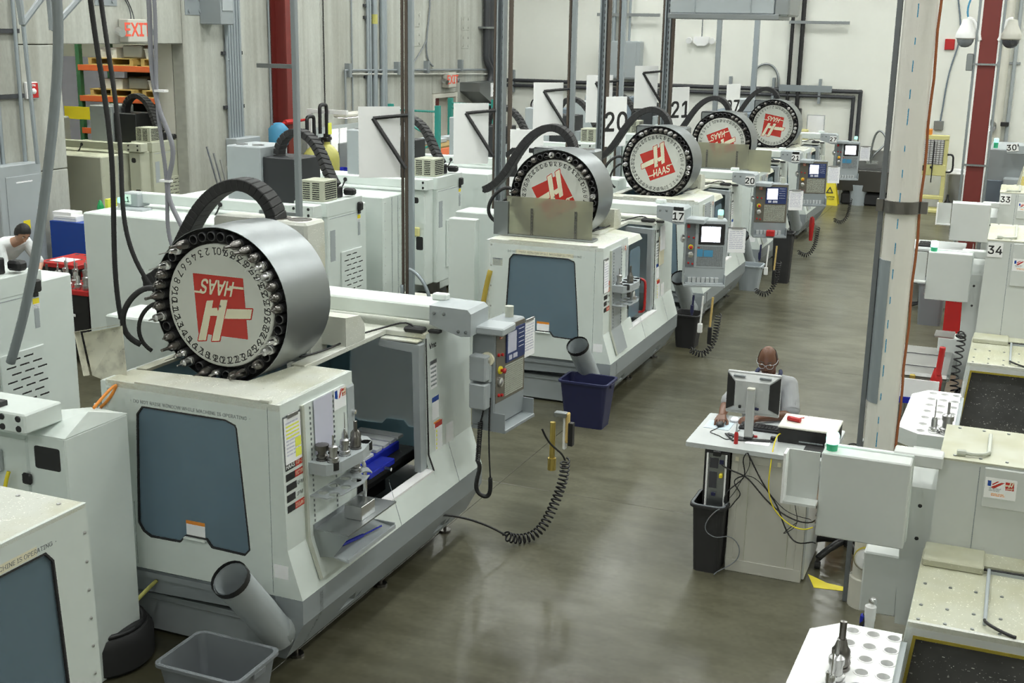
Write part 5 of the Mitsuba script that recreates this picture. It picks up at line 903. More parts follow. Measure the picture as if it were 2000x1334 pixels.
# monitor seen from behind
MO = np.array([-1.675, 8.90, 0]); mt = thing('monitor', 'silver computer monitor seen from behind on the desk', 'monitor')
def back_taper(z0, z1, w, y0, y1, w2, z2, z3): return hull([(MO[0]-w, y1, z0), (MO[0]+w, y1, z0), (MO[0]-w, y1, z1), (MO[0]+w, y1, z1), (MO[0]-w2, y0, z2), (MO[0]+w2, y0, z2), (MO[0]-w2, y0, z3), (MO[0]+w2, y0, z3)])
part(mt, 'shell', cat(back_taper(1.19, 1.50, .20, 8.90, 8.96, .13, 1.24, 1.45), bx(MO[0]-.205, MO[0]+.205, 8.955, 8.985, 1.175, 1.51, .006)), 'silver_plastic')
for sgn in (-1, 1):
    part(mt, 'side_panel', hull([(MO[0]+sgn*.2005, 8.957, 1.20), (MO[0]+sgn*.2005, 8.957, 1.49), (MO[0]+sgn*.133, 8.8995, 1.25), (MO[0]+sgn*.133, 8.8995, 1.44), (MO[0]+sgn*.204, 8.956, 1.20), (MO[0]+sgn*.204, 8.956, 1.49), (MO[0]+sgn*.135, 8.897, 1.25), (MO[0]+sgn*.135, 8.897, 1.44)]), 'black')
part(mt, 'vent_slots', cat(*[bx(MO[0]+x, MO[0]+x+.003, 8.912, 8.945, 1.474, 1.486) for x in list(np.arange(-.15, -.06, .007))+list(np.arange(.05, .14, .007))]), 'paint_grey', kind='stuff'); part(mt, 'screen', bx(MO[0]-.19, MO[0]+.19, 8.985, 8.987, 1.195, 1.495), 'screen_off', emit=[.5, .6, .8])
part(mt, 'stand', cat(bx(MO[0]-.032, MO[0]+.032, 8.855, 8.895, 1.02, 1.405, .008), bx(MO[0]-.03, MO[0]+.03, 8.88, 8.91, 1.3, 1.40)), 'silver_plastic'); part(mt, 'stand_top', bx(MO[0]-.03, MO[0]+.03, 8.852, 8.90, 1.395, 1.412, .004), 'beige_plastic'); part(mt, 'foot', cat(bx(MO[0]-.03, MO[0]+.03, 8.85, 8.95, 1.0, 1.025, .004), place(bx(-.14, .14, -.022, .022, 0, .012, .003), (MO[0]+.05, 8.86, 1.0), (1, .25, 0), (-.25, 1, 0)), place(bx(-.16, .03, -.018, .018, 0, .012, .003), (MO[0]-.03, 8.86, 1.0), (1, -.5, 0), (.5, 1, 0))), 'black')
part(mt, 'plug', bx(MO[0]-.095, MO[0]-.075, 8.89, 8.91, 1.235, 1.26, .003), 'black'); part(mt, 'plug', bx(MO[0]+.03, MO[0]+.06, 8.885, 8.91, 1.235, 1.255, .003), 'navy')
solo('keyboard', cat(bx(-1.80, -1.37, 9.10, 9.24, 1.0, 1.022, .006), *[bx(-1.79+.027*i, -1.768+.027*i, 9.115+.028*j, 9.137+.028*j, 1.022, 1.029) for i in range(15) for j in range(4)]), 'black', 'black keyboard on the desk behind the monitor', 'keyboard')
solo('mouse_pad', bx(-2.06, -1.86, 9.02, 9.22, 1.0, 1.004), 'paper_blue', 'light blue sheet on the desk under the mouse', 'paper'); pm('paper_blue', (.50, .60, .66), .7)
ms = solo('mouse', trimesh.creation.icosphere(3, 1).apply_scale([.03, .05, .02]).apply_translation((-1.945, 9.10, 1.020)), 'black', 'black computer mouse under the man\'s right hand', 'mouse', smooth=True)
solo('mouse_cord', cord([(-1.945, 9.06, 1.012), (-1.97, 8.98, 1.004), (-1.98, 8.92, 1.004), (-1.90, 8.86, 1.004), (-1.82, 8.80, 1.004), (-1.79, 8.86, 1.004), (-1.79, 8.95, 1.004), (-1.78, 9.06, 1.006)], .003, 6), 'black', 'thin black mouse cord curling over the desktop', 'cord', smooth=True)
b = thing('glue_bottle', 'small red bottle with clear tip on the desk before the monitor stand', 'bottle')
part(b, 'body', lathe([(0, 0), (.016, 0), (.016, .08), (.008, .095), (0, .095)], 14, (-1.74, 8.74, 1.0)), 'red', 40); part(b, 'tip', lathe([(.008, .095), (.006, .13), (.003, .16), (0, .165)], 10, (-1.74, 8.74, 1.0)), 'clear_plastic', 40)
solo('black_pen', cyl((-1.86, 8.92, 1.008), (-1.77, 8.78, 1.008), .007, 8), 'black', 'black marker lying on the desktop left of the red bottle', 'pen')
solo('desk_paper', bx(-1.68, -1.50, 8.78, 8.90, 1.0, 1.002), 'paper', 'white paper under the monitor stand foot', 'paper')
solo('red_clip', bx(-1.67, -1.62, 8.94, 8.97, 1.0, 1.012, .004), 'red', 'tiny red clip on the desk right of the monitor stand', 'clip')
solo('black_cube', bx(-1.515, -1.48, 8.92, 8.955, 1.0, 1.03, .004), 'black', 'tiny black cube on the desk beside the computer case', 'block')
solo('white_cup_lid', bx(-1.9, -1.84, 9.24, 9.32, 1.0, 1.03, .012), 'paper', 'crumpled white tissue behind the mouse on the desk', 'tissue')
pc = thing('desktop_computer', 'flat desktop computer with cream lid lying on the desk right of the monitor', 'computer')
part(pc, 'case', bx(-1.46, -1.03, 8.92, 9.27, 1.0, 1.115, .006), 'black'); part(pc, 'lid', bx(-1.465, -1.025, 8.915, 9.27, 1.115, 1.13, .005), 'beige_plastic'); part(pc, 'front_slot', bx(-1.3, -1.12, 8.918, 8.92, 1.02, 1.03), 'paint_grey')
solo('red_screwdriver_grip', cat(cyl((-1.42, 9.09, 1.148), (-1.32, 9.06, 1.148), .018, 10), cyl((-1.36, 9.12, 1.14), (-1.31, 9.17, 1.14), .004, 6)), 'red', 'red stub handle lying on the computer lid', 'tool')
solo('cable_box', bx(-1.235, -1.02, 8.70, 8.86, 1.0, 1.03, .006), 'black', 'flat black box under the edge of the desktop computer', 'box')
tw = thing('computer_tower', 'computer tower with open silver back standing in the black bin under the desk edge', 'computer')
part(tw, 'case', cat(bx(-1.945, -1.925, 8.62, 9.0, .50, .955), bx(-1.775, -1.755, 8.62, 9.0, .50, .955), bx(-1.945, -1.755, 8.62, 9.0, .94, .96), bx(-1.945, -1.755, 8.62, 9.0, .50, .515)), 'black'); part(tw, 'back_frame', cat(bx(-1.928, -1.915, 8.612, 8.63, .51, .94), bx(-1.785, -1.772, 8.612, 8.63, .51, .94)), 'white')
bk = part(tw, 'back_plate', bx(-1.916, -1.784, 8.635, 8.65, .51, .94), 'galv')
part(bk, 'vents', cat(bx(-1.905, -1.84, 8.63, 8.636, .82, .90), bx(-1.905, -1.845, 8.63, 8.636, .66, .79)), 'screen_off'); part(bk, 'ports', cat(bx(-1.88, -1.85, 8.62, 8.636, .60, .625), bx(-1.83, -1.80, 8.62, 8.636, .86, .89)), 'navy'); part(bk, 'yellow_plug', bx(-1.825, -1.80, 8.60, 8.636, .755, .785, .004), 'yellow'); part(tw, 'handle', bx(-1.88, -1.82, 8.60, 8.63, .925, .965, .004), 'black')
wb_ = thing('waste_bin', 'tall black waste bin on the floor left of the desk pedestal', 'bin'); part(wb_, 'tub', basin(-2.0, -1.755, 8.52, 8.86, 0, .55, .006, .025, .05, .02), 'rubber', 40); part(wb_, 'rim', prism('z', rrect(-2.012, -1.747, 8.508, 8.872, .06).difference(rrect(-1.995, -1.763, 8.526, 8.854, .05)), .535, .555), 'grey_plastic')
# cables behind the desk
KN = (-1.635, 8.61, .80)
def wire(name, lab, pts, r, m, k=40): return solo(name, cord(pts, r, 6, k), m, lab, 'cable', smooth=True)
wire('desk_cable', 'black power cable from the tower through the cable knot to the console', [(-1.81, 8.61, .865), (-1.74, 8.60, .835), KN, (-1.52, 8.61, .70), (-1.38, 8.6, .585), (-1.27, 8.58, .54), (-1.14, 8.5, .555), (-1.06, 8.4, .63)], .0055, 'black')
wire('desk_cable', 'long black cable sagging lowest between desk and console', [(-1.62, 8.61, .985), (-1.55, 8.61, .86), (-1.46, 8.61, .72), (-1.37, 8.60, .60), (-1.30, 8.59, .45), (-1.22, 8.55, .375), (-1.15, 8.5, .39), (-1.05, 8.4, .45)], .0055, 'black')
wire('desk_cable', 'black cable loop hanging from the knot beside the tower', [(-1.63, 8.61, .98), (-1.645, 8.60, .9), KN, (-1.69, 8.59, .73), (-1.75, 8.56, .66), (-1.755, 8.52, .60)], .0045, 'black')
wire('desk_cable', 'black cable looping low in front of the pedestal', [(-1.63, 8.62, .8), (-1.68, 8.6, .70), (-1.655, 8.6, .66), (-1.69, 8.6, .59), (-1.73, 8.59, .535), (-1.75, 8.57, .56)], .0045, 'black')
wire('desk_cable', 'thin black wire doubling the knot under the monitor stand', [(-1.625, 8.61, .985), (-1.60, 8.61, .90), (-1.62, 8.605, .83), (-1.64, 8.6, .79), (-1.69, 8.6, .68), (-1.735, 8.59, .61)], .003, 'black')
wire('desk_cable', 'thin black wire arching right from the cable knot', [KN, (-1.57, 8.61, .80), (-1.49, 8.61, .745), (-1.40, 8.60, .66), (-1.30, 8.6, .58), (-1.2, 8.57, .565), (-1.1, 8.45, .60)], .003, 'black')
wire('desk_cable', 'black drop wire under the document holder', [(-1.24, 8.6, .7), (-1.235, 8.6, .6), (-1.22, 8.59, .5), (-1.27, 8.59, .43), (-1.31, 8.6, .40), (-1.28, 8.6, .44), (-1.22, 8.6, .5)], .003, 'black')
wire('desk_cable', 'grey cable looping over the black waste bin to the floor', [(-1.78, 8.5, .55), (-1.86, 8.49, .46), (-1.87, 8.49, .36), (-1.80, 8.5, .32), (-1.72, 8.6, .30), (-1.66, 8.63, .25), (-1.64, 8.63, .14), (-1.72, 8.6, .05), (-1.79, 8.49, .02)], .004, 'grey_plastic')
wire('yellow_cable', 'yellow network cable hanging from the desktop computer to the console', [(-1.44, 8.91, 1.07), (-1.45, 8.70, 1.02), (-1.445, 8.6, .90), (-1.44, 8.6, .70), (-1.40, 8.59, .60), (-1.32, 8.58, .52), (-1.2, 8.5, .50), (-1.08, 8.42, .56)], .005, 'yellow', 50)
# stool behind the desk
st = thing('drafting_stool', 'black drafting stool with chrome foot ring behind the small machine console', 'stool'); sx, sy = -.93, 9.22
for i in range(5):
    a = .35+i*2*math.pi/5; e = np.array([math.cos(a), math.sin(a), 0]); o = np.array([sx, sy, 0])
    part(st, 'leg', tube(curve([o+[0, 0, .17], o+e*.14+[0, 0, .145], o+e*.29+[0, 0, .085]], 8), [.03]*4+[.026]*4, 8), 'black', True); part(st, 'caster', cat(cyl(o+e*.29+np.array([-.02, 0, .03]), o+e*.29+np.array([.02, 0, .03]), .03, 10), cyl(o+e*.29+np.array([0, 0, .03]), o+e*.29+np.array([0, 0, .09]), .012, 8)), 'rubber')
part(st, 'stem', cyl((sx, sy, .15), (sx, sy, .62), .03, 12), 'black', 40); part(st, 'foot_ring', tube([(sx+.24*math.cos(a), sy+.24*math.sin(a), .30) for a in np.linspace(0, 2*math.pi, 40)], .012, 8, False), 'chrome', True); part(st, 'ring_spokes', cat(*[cyl((sx, sy, .31), (sx+.24*math.cos(a), sy+.24*math.sin(a), .30), .008, 6) for a in (.3, 2.4, 4.5)]), 'black'); part(st, 'seat', trimesh.creation.icosphere(3, 1).apply_scale([.23, .22, .05]).apply_translation((sx, sy, .66)), 'black', True)
solo('yellow_tool_box', bx(-1.12, -.80, 9.55, 9.85, .0, .30, .02), 'orange', 'yellow-orange box on the floor behind the stool', 'box')
solo('floor_tape', prism('z', [(-1.06, 8.62), (-.80, 8.66), (-.80, 8.72), (-.98, 8.74), (-1.14, 8.84)], 0.0005, .003), 'yellow', 'yellow tape strip on the floor by the foot of the drain pipe', 'tape')
t = thing('air_gun', 'white and steel air gun pipe standing behind the corner tool tray', 'air gun')
part(t, 'tube', cyl((-.52, 7.0, 0), (-.52, 7.0, .45), .018, 10), 'steel', 40); part(t, 'sleeve', lathe([(.0, .42), (.028, .42), (.03, .60), (.034, .62), (.034, .70), (0, .70)], 14, (-.52, 7.0, 0)), 'white', 40); part(t, 'knob', trimesh.creation.icosphere(2, .025).apply_translation((-.51, 7.0, .735)), 'chrome', True); part(t, 'blue_hose', cord([(-.55, 7.0, .64), (-.57, 6.98, .52), (-.58, 6.97, .4), (-.6, 6.95, .2), (-.6, 6.95, .01)], .012, 7), 'black', True); part(t, 'trigger', bx(-.575, -.55, 6.98, 7.02, .5, .64, .008), 'bin_blue')
solo('wall_sockets', cat(bx(-.835, -.79, 8.62, 8.68, 1.02, 1.20, .006)), 'galv', 'grey socket box on the post left of the white drain pipe', 'socket')
wire('socket_cable', 'black cables plugged in the socket box by the drain pipe', [(-.84, 8.6, 1.17), (-.9, 8.6, 1.16), (-.93, 8.62, 1.08), (-.95, 8.62, 1.0), (-.94, 8.7, .8)], .006, 'black')
wire('socket_cable', 'lower black cable plugged into the socket box by the drain pipe', [(-.84, 8.6, 1.10), (-.88, 8.6, 1.09), (-.90, 8.62, 1.03), (-.92, 8.62, .95), (-.92, 8.7, .7)], .006, 'black')
# bins along the aisle
def tub(name, lab, x0, x1, y0, y1, h, m, inner=None, tp=.05, rimw=.016):
    t = thing(name, lab, 'bin'); part(t, 'tub', basin(x0, x1, y0, y1, 0, h, .005, tp, .05, .02), m, 40)
    part(t, 'rim', prism('z', rrect(x0-rimw, x1+rimw, y0-rimw, y1+rimw, .07).difference(rrect(x0+.004, x1-.004, y0+.004, y1-.004, .05)), h-.022, h), m); 
    part(t, 'side_grip', cat(bx(x1+.002, x1+.02, (y0+y1)/2-.06, (y0+y1)/2+.06, h-.06, h-.02, .004), bx(x0-.02, x0-.002, (y0+y1)/2-.06, (y0+y1)/2+.06, h-.06, h-.02, .004)), m)
    if inner: part(t, 'contents', bx(x0+tp, x1-tp, y0+tp, y1-tp, .02, h*.3, .02), inner)
    return t
tub('plastic_tub', 'open grey plastic tub on floor in front of the nearest machine', -4.36, -3.80, 5.19, 5.62, .36, 'grey_plastic', tp=.05)
tub('plastic_tub', 'dark navy plastic tub under the chip chute of machine 17', -4.15, -3.64, 11.42, 11.78, .50, 'navy', None, .05)
tub('plastic_tub', 'dark green bin on the floor at the far end of machine 17', -3.95, -3.62, 15.15, 15.5, .45, 'rubber', tp=.04)
tub('plastic_tub', 'small grey-blue bin on floor below the console of machine 20', -4.0, -3.62, 19.2, 19.55, .42, 'grey_light', tp=.05); pm('grey_light', (.36, .40, .43), .45)
tub('plastic_tub', 'tall black bin hung beside the console of machine 20', -3.62, -3.3, 20.1, 20.4, .85, 'rubber', tp=.03)
tub('plastic_tub', 'grey barrel bin under the console of machine 34', -1.12, -.75, 18.0, 18.45, .62, 'grey_plastic', tp=.03)
tub('plastic_tub', 'slate blue lidded bin left of the nearest machine', -6.0, -5.5, 6.35, 6.75, .66, 'slate_blue', tp=.05)
solo('oil_drum', lathe([(0, 0), (.15, 0), (.155, .01), (.15, .04), (.15, .18), (.155, .19), (.15, .2), (.15, .36), (.14, .37), (.13, .36), (0, .36)], 24, (-5.68, 6.22, .31)), 'navy', 'dark blue drum standing on the coolant tank of the nearest machine', 'drum', smooth=40)
solo('oil_bottle_label', bx(-5.62, -5.55, 6.06, 6.07, .42, .55), 'paper', 'paper label on the dark drum by the coolant tank', 'label')
vr = thing('hose_reel', 'black round vacuum drum with yellow tag lying in front of the coolant tank', 'vacuum'); part(vr, 'body', lathe([(0, 0), (.30, 0), (.33, .03), (.33, .20), (.30, .25), (.2, .28), (0, .29)], 30, (-5.15, 5.62, 0)), 'rubber', 40); part(vr, 'lid_ring', tube([(-5.15+.27*math.cos(a), 5.62+.27*math.sin(a), .265) for a in np.linspace(0, 2*math.pi, 36)], .018, 8, False), 'black', True); part(vr, 'yellow_tag', cat(bx(-5.16, -5.12, 5.283, 5.29, .12, .14), bx(-5.11, -5.07, 5.283, 5.29, .105, .125)), 'highlight')
solo('drain_hose', cord([(-5.22, 5.5, .31), (-5.12, 5.45, .295), (-5.0, 5.5, .33), (-4.95, 5.7, .38), (-4.95, 5.95, .44)], .014, 8), 'yellow_tank', 'yellow-green hose from the nearest machine to the black drum', 'hose', smooth=True)
t = thing('lidded_container', 'stainless topped grey container with padlock right of the drain pipe', 'container'); part(t, 'body', basin(-1.15, -.44, 12.95, 14.1, 0, .58, .01, .06, .06, .03), 'container_grey', 40); part(t, 'lid', bx(-1.19, -.41, 12.9, 14.15, .56, .62, .03), 'steel'); part(t, 'lid_ridges', cat(bx(-1.1, -.5, 13.2, 13.25, .62, .635, .006), bx(-1.1, -.5, 13.75, 13.78, .62, .635, .006)), 'steel'); part(t, 'padlock', bx(-.80, -.74, 12.86, 12.9, .55, .61, .01), 'brass'); part(t, 'side_ribs', cat(*[bx(-1.05+.09*i, -1.01+.09*i, 12.955, 12.98, .12, .5, .008) for i in range(6)]), 'container_grey'); pm('container_grey', (.20, .20, .18), .5); pm('brass', (.55, .42, .12), .35, .8)
solo('blue_white_sign', cat(bx(-1.10, -.45, 11.6, 11.61, .72, .90)), 'paper', 'white sign with blue band beside the drain pipe', 'sign'); solo('sign_band', bx(-1.10, -.45, 11.59, 11.6, .66, .72), 'bin_blue', 'dark blue strip below the white sign by the drain pipe', 'strip')
solo('red_brush', cat(cord([(-.50, 12.8, .95), (-.51, 12.8, .8), (-.52, 12.78, .65)], .03, 8), lathe([(0, 0), (.05, .02), (.06, .18), (.03, .3), (0, .3)], 12, (-.53, 12.8, .42))), 'red', 'red brush hanging beside the machine numbered 34', 'brush', smooth=True)
solo('coiled_hose', coil([(-.36, 13.1, 1.0), (-.36, 13.1, .6), (-.32, 13.1, .4), (-.22, 13.15, .5), (-.15, 13.2, .7)], .04, 22, .008), 'black', 'black coiled air hose under machine 34', 'hose', smooth=True)
solo('side_tray', prism('z', rrect(-.62, -.42, 13.3, 13.6, .01), .93, .945), 'steel', 'small metal tray jutting out below the console of machine 34', 'tray')
t = thing('side_desk', 'pale grey desk with keyboard behind the drain pipe', 'desk'); part(t, 'top', bx(-1.55, -.6, 19.3, 20.2, .86, .90, .006), 'laminate'); part(t, 'front', bx(-1.5, -.62, 19.35, 19.38, .0, .86), 'container_grey')
solo('phone_keyboard', cat(bx(-1.28, -1.05, 19.5, 19.85, .90, .935, .01), *[bx(-1.27+.035*i, -1.245+.035*i, 19.52+.05*j, 19.55+.05*j, .935, .945) for i in range(6) for j in range(6)]), 'black', 'dark keyboard on the pale side desk', 'keyboard')
t = thing('office_chair', 'black office chair base behind the drain pipe and the grey barrel bin', 'chair'); part(t, 'seat', bx(-1.32, -.98, 18.95, 19.3, .42, .5, .03), 'black'); part(t, 'armrests', cat(bx(-1.34, -1.3, 19.0, 19.3, .62, .66), bx(-1.34, -1.3, 19.1, 19.14, .45, .64)), 'black'); part(t, 'stem', cyl((-1.15, 19.1, .08), (-1.15, 19.1, .42), .03, 8), 'black')
for i in range(5): part(t, 'leg', cyl((-1.15, 19.1, .1), (-1.15+.28*math.cos(i*1.2566), 19.1+.28*math.sin(i*1.2566), .04), .022, 8), 'black')
solo('red_cabinet', bx(-.7, -.2, 17.2, 17.7, 0, .95, .02), 'red', 'red cabinet partly hidden behind the machine numbered 34', 'cabinet')
sg = thing('wet_floor_sign', 'yellow wet floor sign standing before the far sink', 'sign')
for s_ in (-1, 1): part(sg, 'board', hull([(-4.28, 30.6+s_*.02, .60), (-4.08, 30.6+s_*.02, .60), (-4.40, 30.6+s_*.16, 0), (-3.96, 30.6+s_*.16, 0), (-4.28, 30.6+s_*.035, .60), (-4.08, 30.6+s_*.035, .60), (-4.40, 30.6+s_*.18, 0), (-3.96, 30.6+s_*.18, 0)]), 'yellow')
part(sg, 'triangle', place(flat(Polygon([(-.09, -.07), (.09, -.07), (0, .09)]).difference(Polygon([(-.055, -.05), (.055, -.05), (0, .05)])), .003), (-4.18, 30.495, .36), X_, (0, .25, 1)), 'black'); part(sg, 'lettering', place(cat(text('CAUTION', .04, .003, True), text('WET FLOOR', .03, .003).apply_translation([0, -.055, 0])), (-4.18, 30.462, .2), X_, (0, .25, 1)), 'black')
solo('grey_bin', lathe([(0, 0), (.19, 0), (.22, .5), (.21, .5), (.18, .02), (0, .02)], 18, (-3.55, 30.9, 0)), 'grey_light', 'round grey bin standing left of the far sink', 'bin', smooth=40)
# ---- things on the nearest machine
def clipboard(o, xd, yd, lab, grp=None, w=.20, h=.28, marks=True, seed=1, board=None):
    t = thing('clipboard', lab, 'clipboard', grp); o = np.asarray(o, float); xd = np.asarray(xd, float)/np.linalg.norm(xd); n = np.cross(xd, yd); n /= np.linalg.norm(n); yd = np.cross(n, xd)
    part(t, 'board', place(bx(-w/2, w/2, -h/2, h/2, 0, .004), o, xd, yd), board or 'paint_darkgrey'); p = part(t, 'sheet', place(bx(-w/2+.004, w/2-.004, -h/2-.006, h/2-.012, .004, .006), o, xd, yd), 'paper'); part(t, 'clip', place(cat(bx(-w*.3, w*.3, h/2-.02, h/2+.008, .005, .016, .003)), o, xd, yd), 'steel')
    if marks: part(p, 'print', place(lines(w*.8, h*.75, 10, seed), o+n*.0062, xd, yd), 'lavender')
    return t, p, o, xd, yd, n
yt = np.array([-.027, 0, 1.0])
t, p, o, xd, yd, n = clipboard(loc(uz(1.57)+.002, .115, 1.57), Y_, yt, 'clipboard with highlighted sheet on the front corner of the nearest machine', w=.19, h=.30)
part(p, 'highlighting', place(cat(*[bx(-.075, .07, .075-.024*i, .085-.024*i, 0, .0004) for i in range(4)], bx(.02, .085, -.07, -.012, 0, .0006), bx(.02, .085, -.135, -.08, 0, .0006)), o+n*.0072, xd, yd), 'highlight')
solo('drawing_sheet', place(bx(-.11, .11, -.18, .18, 0, .003), loc(uz(1.58)+.022, .45, 1.56), Y_, yt), 'lavender', 'white drawing sheet stuck to the tool board of the nearest machine', 'sheet')
tops = ((loc(-.045, .34, 1.365), 4), (loc(.035, .34, 1.365), 0), (loc(.035, .48, 1.365), 0), (loc(-.045, .62, 1.365), 1), (loc(.035, .62, 1.365), 2), (loc(-.045, .76, 1.365), 3))
ll = ('dark end mill in the left hole of the upper tool shelf, nearest machine', 'tall bright taper tool at the front of the upper tool shelf, nearest machine', 'bright stepped tool in the middle of the upper tool shelf, nearest machine', 'thin pointed tool at the back of the upper tool shelf, nearest machine', 'stout tool right of the middle on the upper tool shelf, nearest machine', 'short silver holder at the right end of the upper tool shelf, nearest machine')
for (o, kd), l in zip(tops, ll): tool(o, (0, 0, 1), kd, l, None, 1.12)
tool(loc(-.045, .76, 1.145), (0, 0, 1), 0, 'bronze-dark tool standing at the far end of the lower tool shelf, nearest machine', None, 1.2)
solo('aluminum_block', bx(A0[0]+.0, A0[0]+.13, A0[1]+.52, A0[1]+.70, .905, 1.0, .003), 'alu', 'shiny aluminum block on the work tray of the nearest machine', 'block'); pm('alu', (.72, .72, .72), .22, 1.0)
solo('blue_tool', cat(cyl(loc(.04, .42, .765), loc(.08, .62, .76), .012, 8), cyl(loc(.08, .62, .76), loc(.11, .82, .755), .006, 8)), 'bin_blue', 'blue handled tool lying in the lower tray of the nearest machine', 'tool')
# fixture with plates inside the nearest machine
fx = thing('work_fixture', 'blue and black clamping fixture on the table of the nearest machine', 'fixture')
part(fx, 'base', bx(A0[0]-.84, A0[0]-.30, A0[1]+1.35, A0[1]+2.15, .78, .83, .005), 'black'); part(fx, 'body', bx(A0[0]-.72, A0[0]-.40, A0[1]+1.40, A0[1]+2.05, .83, .90, .006), 'bin_blue'); part(fx, 'lower_jaw', bx(A0[0]-.40, A0[0]-.28, A0[1]+1.36, A0[1]+1.75, .83, .875, .006), 'bin_blue')
for i in range(4): part(fx, 'plate', bx(A0[0]-.80, A0[0]-.42, A0[1]+1.72+.115*i, A0[1]+1.81+.115*i, .90, .925, .002), 'plate_white')
for i in range(2): part(fx, 'plate', bx(A0[0]-.76+.19*i, A0[0]-.60+.19*i, A0[1]+1.42, A0[1]+1.66, .90, .922, .002), 'plate_white')
part(fx, 'bolt', cyl((A0[0]-.27, A0[1]+1.58, .85), (A0[0]-.22, A0[1]+1.58, .85), .014, 8), 'chrome'); pm('plate_white', (.62, .64, .66), .35)
# hoses and hanging tools of the console
def coil_set(lab, dy, pts, R=.035, turns=26):
    AT[0] = T().translate([0, dy, 0]); k = solo('coiled_air_hose', coil(pts, R, turns, .0075), 'black', lab, 'hose', smooth=True); AT[0] = None
coil_set('black coiled air hose sagging to the floor from the nearest console', 0, [loc(.66, 2.92, .62), loc(.64, 2.92, .42), loc(.60, 2.80, .22), loc(.52, 2.62, .06), loc(.40, 2.48, .06), loc(.36, 2.42, .10)], .036, 26)
solo('air_line', cat(cord([loc(.63, 2.46, 1.02), loc(.66, 2.6, .85), loc(.665, 2.8, .72), loc(.66, 2.92, .62)], .008, 7), cord([loc(.36, 2.42, .10), loc(.2, 2.3, .22), loc(.0, 2.1, .33), loc(-.06, 2.0, .36)], .009, 7)), 'black', 'straight black ends of the coiled air hose at the nearest machine', 'hose', smooth=True)
solo('console_cord', cat(coil([loc(.22, 2.2, 1.10), loc(.21, 2.19, .85), loc(.205, 2.19, .78)], .016, 22, .005), cord([loc(.25, 2.2, 1.25), loc(.235, 2.2, 1.15), loc(.22, 2.2, 1.10)], .006, 6), cord([loc(.205, 2.19, .78), loc(.2, 2.19, .62), loc(.22, 2.19, .52), loc(.28, 2.2, .50), loc(.31, 2.2, .56), loc(.31, 2.2, .66)], .017, 8), cord([loc(.31, 2.2, .66), loc(.30, 2.2, .8), loc(.30, 2.2, 1.3)], .006, 6)), 'black', 'black looped console cord of the nearest machine', 'cord', smooth=True)
g = thing('jog_pendant', 'small grey remote hanging on the console side of the nearest machine', 'remote'); gx = A0[0]+.27
part(g, 'head', lathe([(0, 0), (.055, 0), (.055, .03), (0, .035)], 18, (gx, A0[1]+2.22, 1.60), (0, -1, 0)), 'logo_cream', 40); part(g, 'dial', lathe([(.036, .03), (.036, .055), (.028, .06), (0, .06)], 18, (gx, A0[1]+2.22, 1.60), (0, -1, 0)), 'chrome', 40); part(g, 'grip', bx(gx-.035, gx+.035, A0[1]+2.18, A0[1]+2.22, 1.42, 1.56, .01), 'paint_midgrey'); part(g, 'switches', cat(bx(gx-.02, gx-.005, A0[1]+2.17, A0[1]+2.18, 1.52, 1.54), bx(gx+.01, gx+.025, A0[1]+2.17, A0[1]+2.18, 1.52, 1.54)), 'black')
sb = thing('hand_brush', 'wooden brush with black bristles hung on the console of nearest machine', 'brush'); o = loc(.70, 2.85, 0)
part(sb, 'back', bx(o[0]-.012, o[0]+.012, o[1]-.03, o[1]+.03, .80, 1.05, .008), 'wood'); part(sb, 'bristles', bx(o[0]+.012, o[0]+.05, o[1]-.025, o[1]+.025, .78, .97), 'black'); part(sb, 'white_handle', bx(o[0]-.035, o[0]-.01, o[1]-.025, o[1]+.025, .74, 1.05, .008), 'white')
part(sb, 'hook', bx(o[0]-.10, o[0]+.0, o[1]-.06, o[1], 1.02, 1.06, .005), 'galv')
solo('brass_nozzle', cat(cyl(loc(.62, 2.72, 1.0), loc(.62, 2.72, .70), .022, 10), cyl(loc(.62, 2.72, .70), loc(.62, 2.72, .60), .034, 10)), 'brass', 'brass coolant nozzle hanging by the brush of nearest machine', 'nozzle', smooth=40)
for n, lab in ((0, 'white sheets on the clipboard by the console of nearest machine'), (1, 'clipboard hanging right of the grey console of the second machine'), (2, 'clipboard hanging right of the brown console of the third machine'), (3, 'clipboard hanging right of the brown console of the fourth machine'), (4, 'clipboard hanging right of the console of the farthest machine')):
    f_ = np.array((1, -.08, 0) if n == 0 else (.35, -1, 0)); f_ /= np.linalg.norm(f_); x_ = np.cross(Z_, f_); o = (loc(.42, 2.30, 1.84) if n else loc(.35, 2.46, 1.84))+np.array([0, MY[n], 0])+x_*.37-f_*.03
    clipboard(o+np.array([0, 0, -.24 if n else -.2]), x_, Z_, lab, w=.22, h=.30, seed=20+n)
    if n: coil_set('black coiled air hose hanging by the console of the '+('', 'second', 'third', 'fourth', 'farthest')[n]+' machine in the row', MY[n], [loc(.50, 2.9, .55), loc(.48, 2.9, .35), loc(.44, 2.85, .15), loc(.34, 2.8, .04), loc(.26, 2.75, .06), loc(.2, 2.7, .10)], .035, 20)
clipboard(loc(uz(1.55)+.005, .08, 1.50)+np.array([0, MY[1], 0]), Y_, yt, 'clipboard with yellow notes on the corner of machine 17', w=.16, h=.36)
t = thing('hanging_papers', 'white and yellow papers clipped to the front of machine 17', 'papers'); o = loc(uz(1.5)+.012, 2.22, 1.50)+np.array([0, MY[1], 0]); part(t, 'white_sheet', place(bx(-.11, .11, -.15, .15, 0, .002), o+np.array([.006, 0, .09]), Y_, (-.03, .12, 1)), 'paper'); part(t, 'yellow_sheet', place(bx(-.12, .10, -.22, .14, 0, .002), o-np.array([0, 0, .02]), Y_, (-.03, .1, 1)), 'logo_cream')
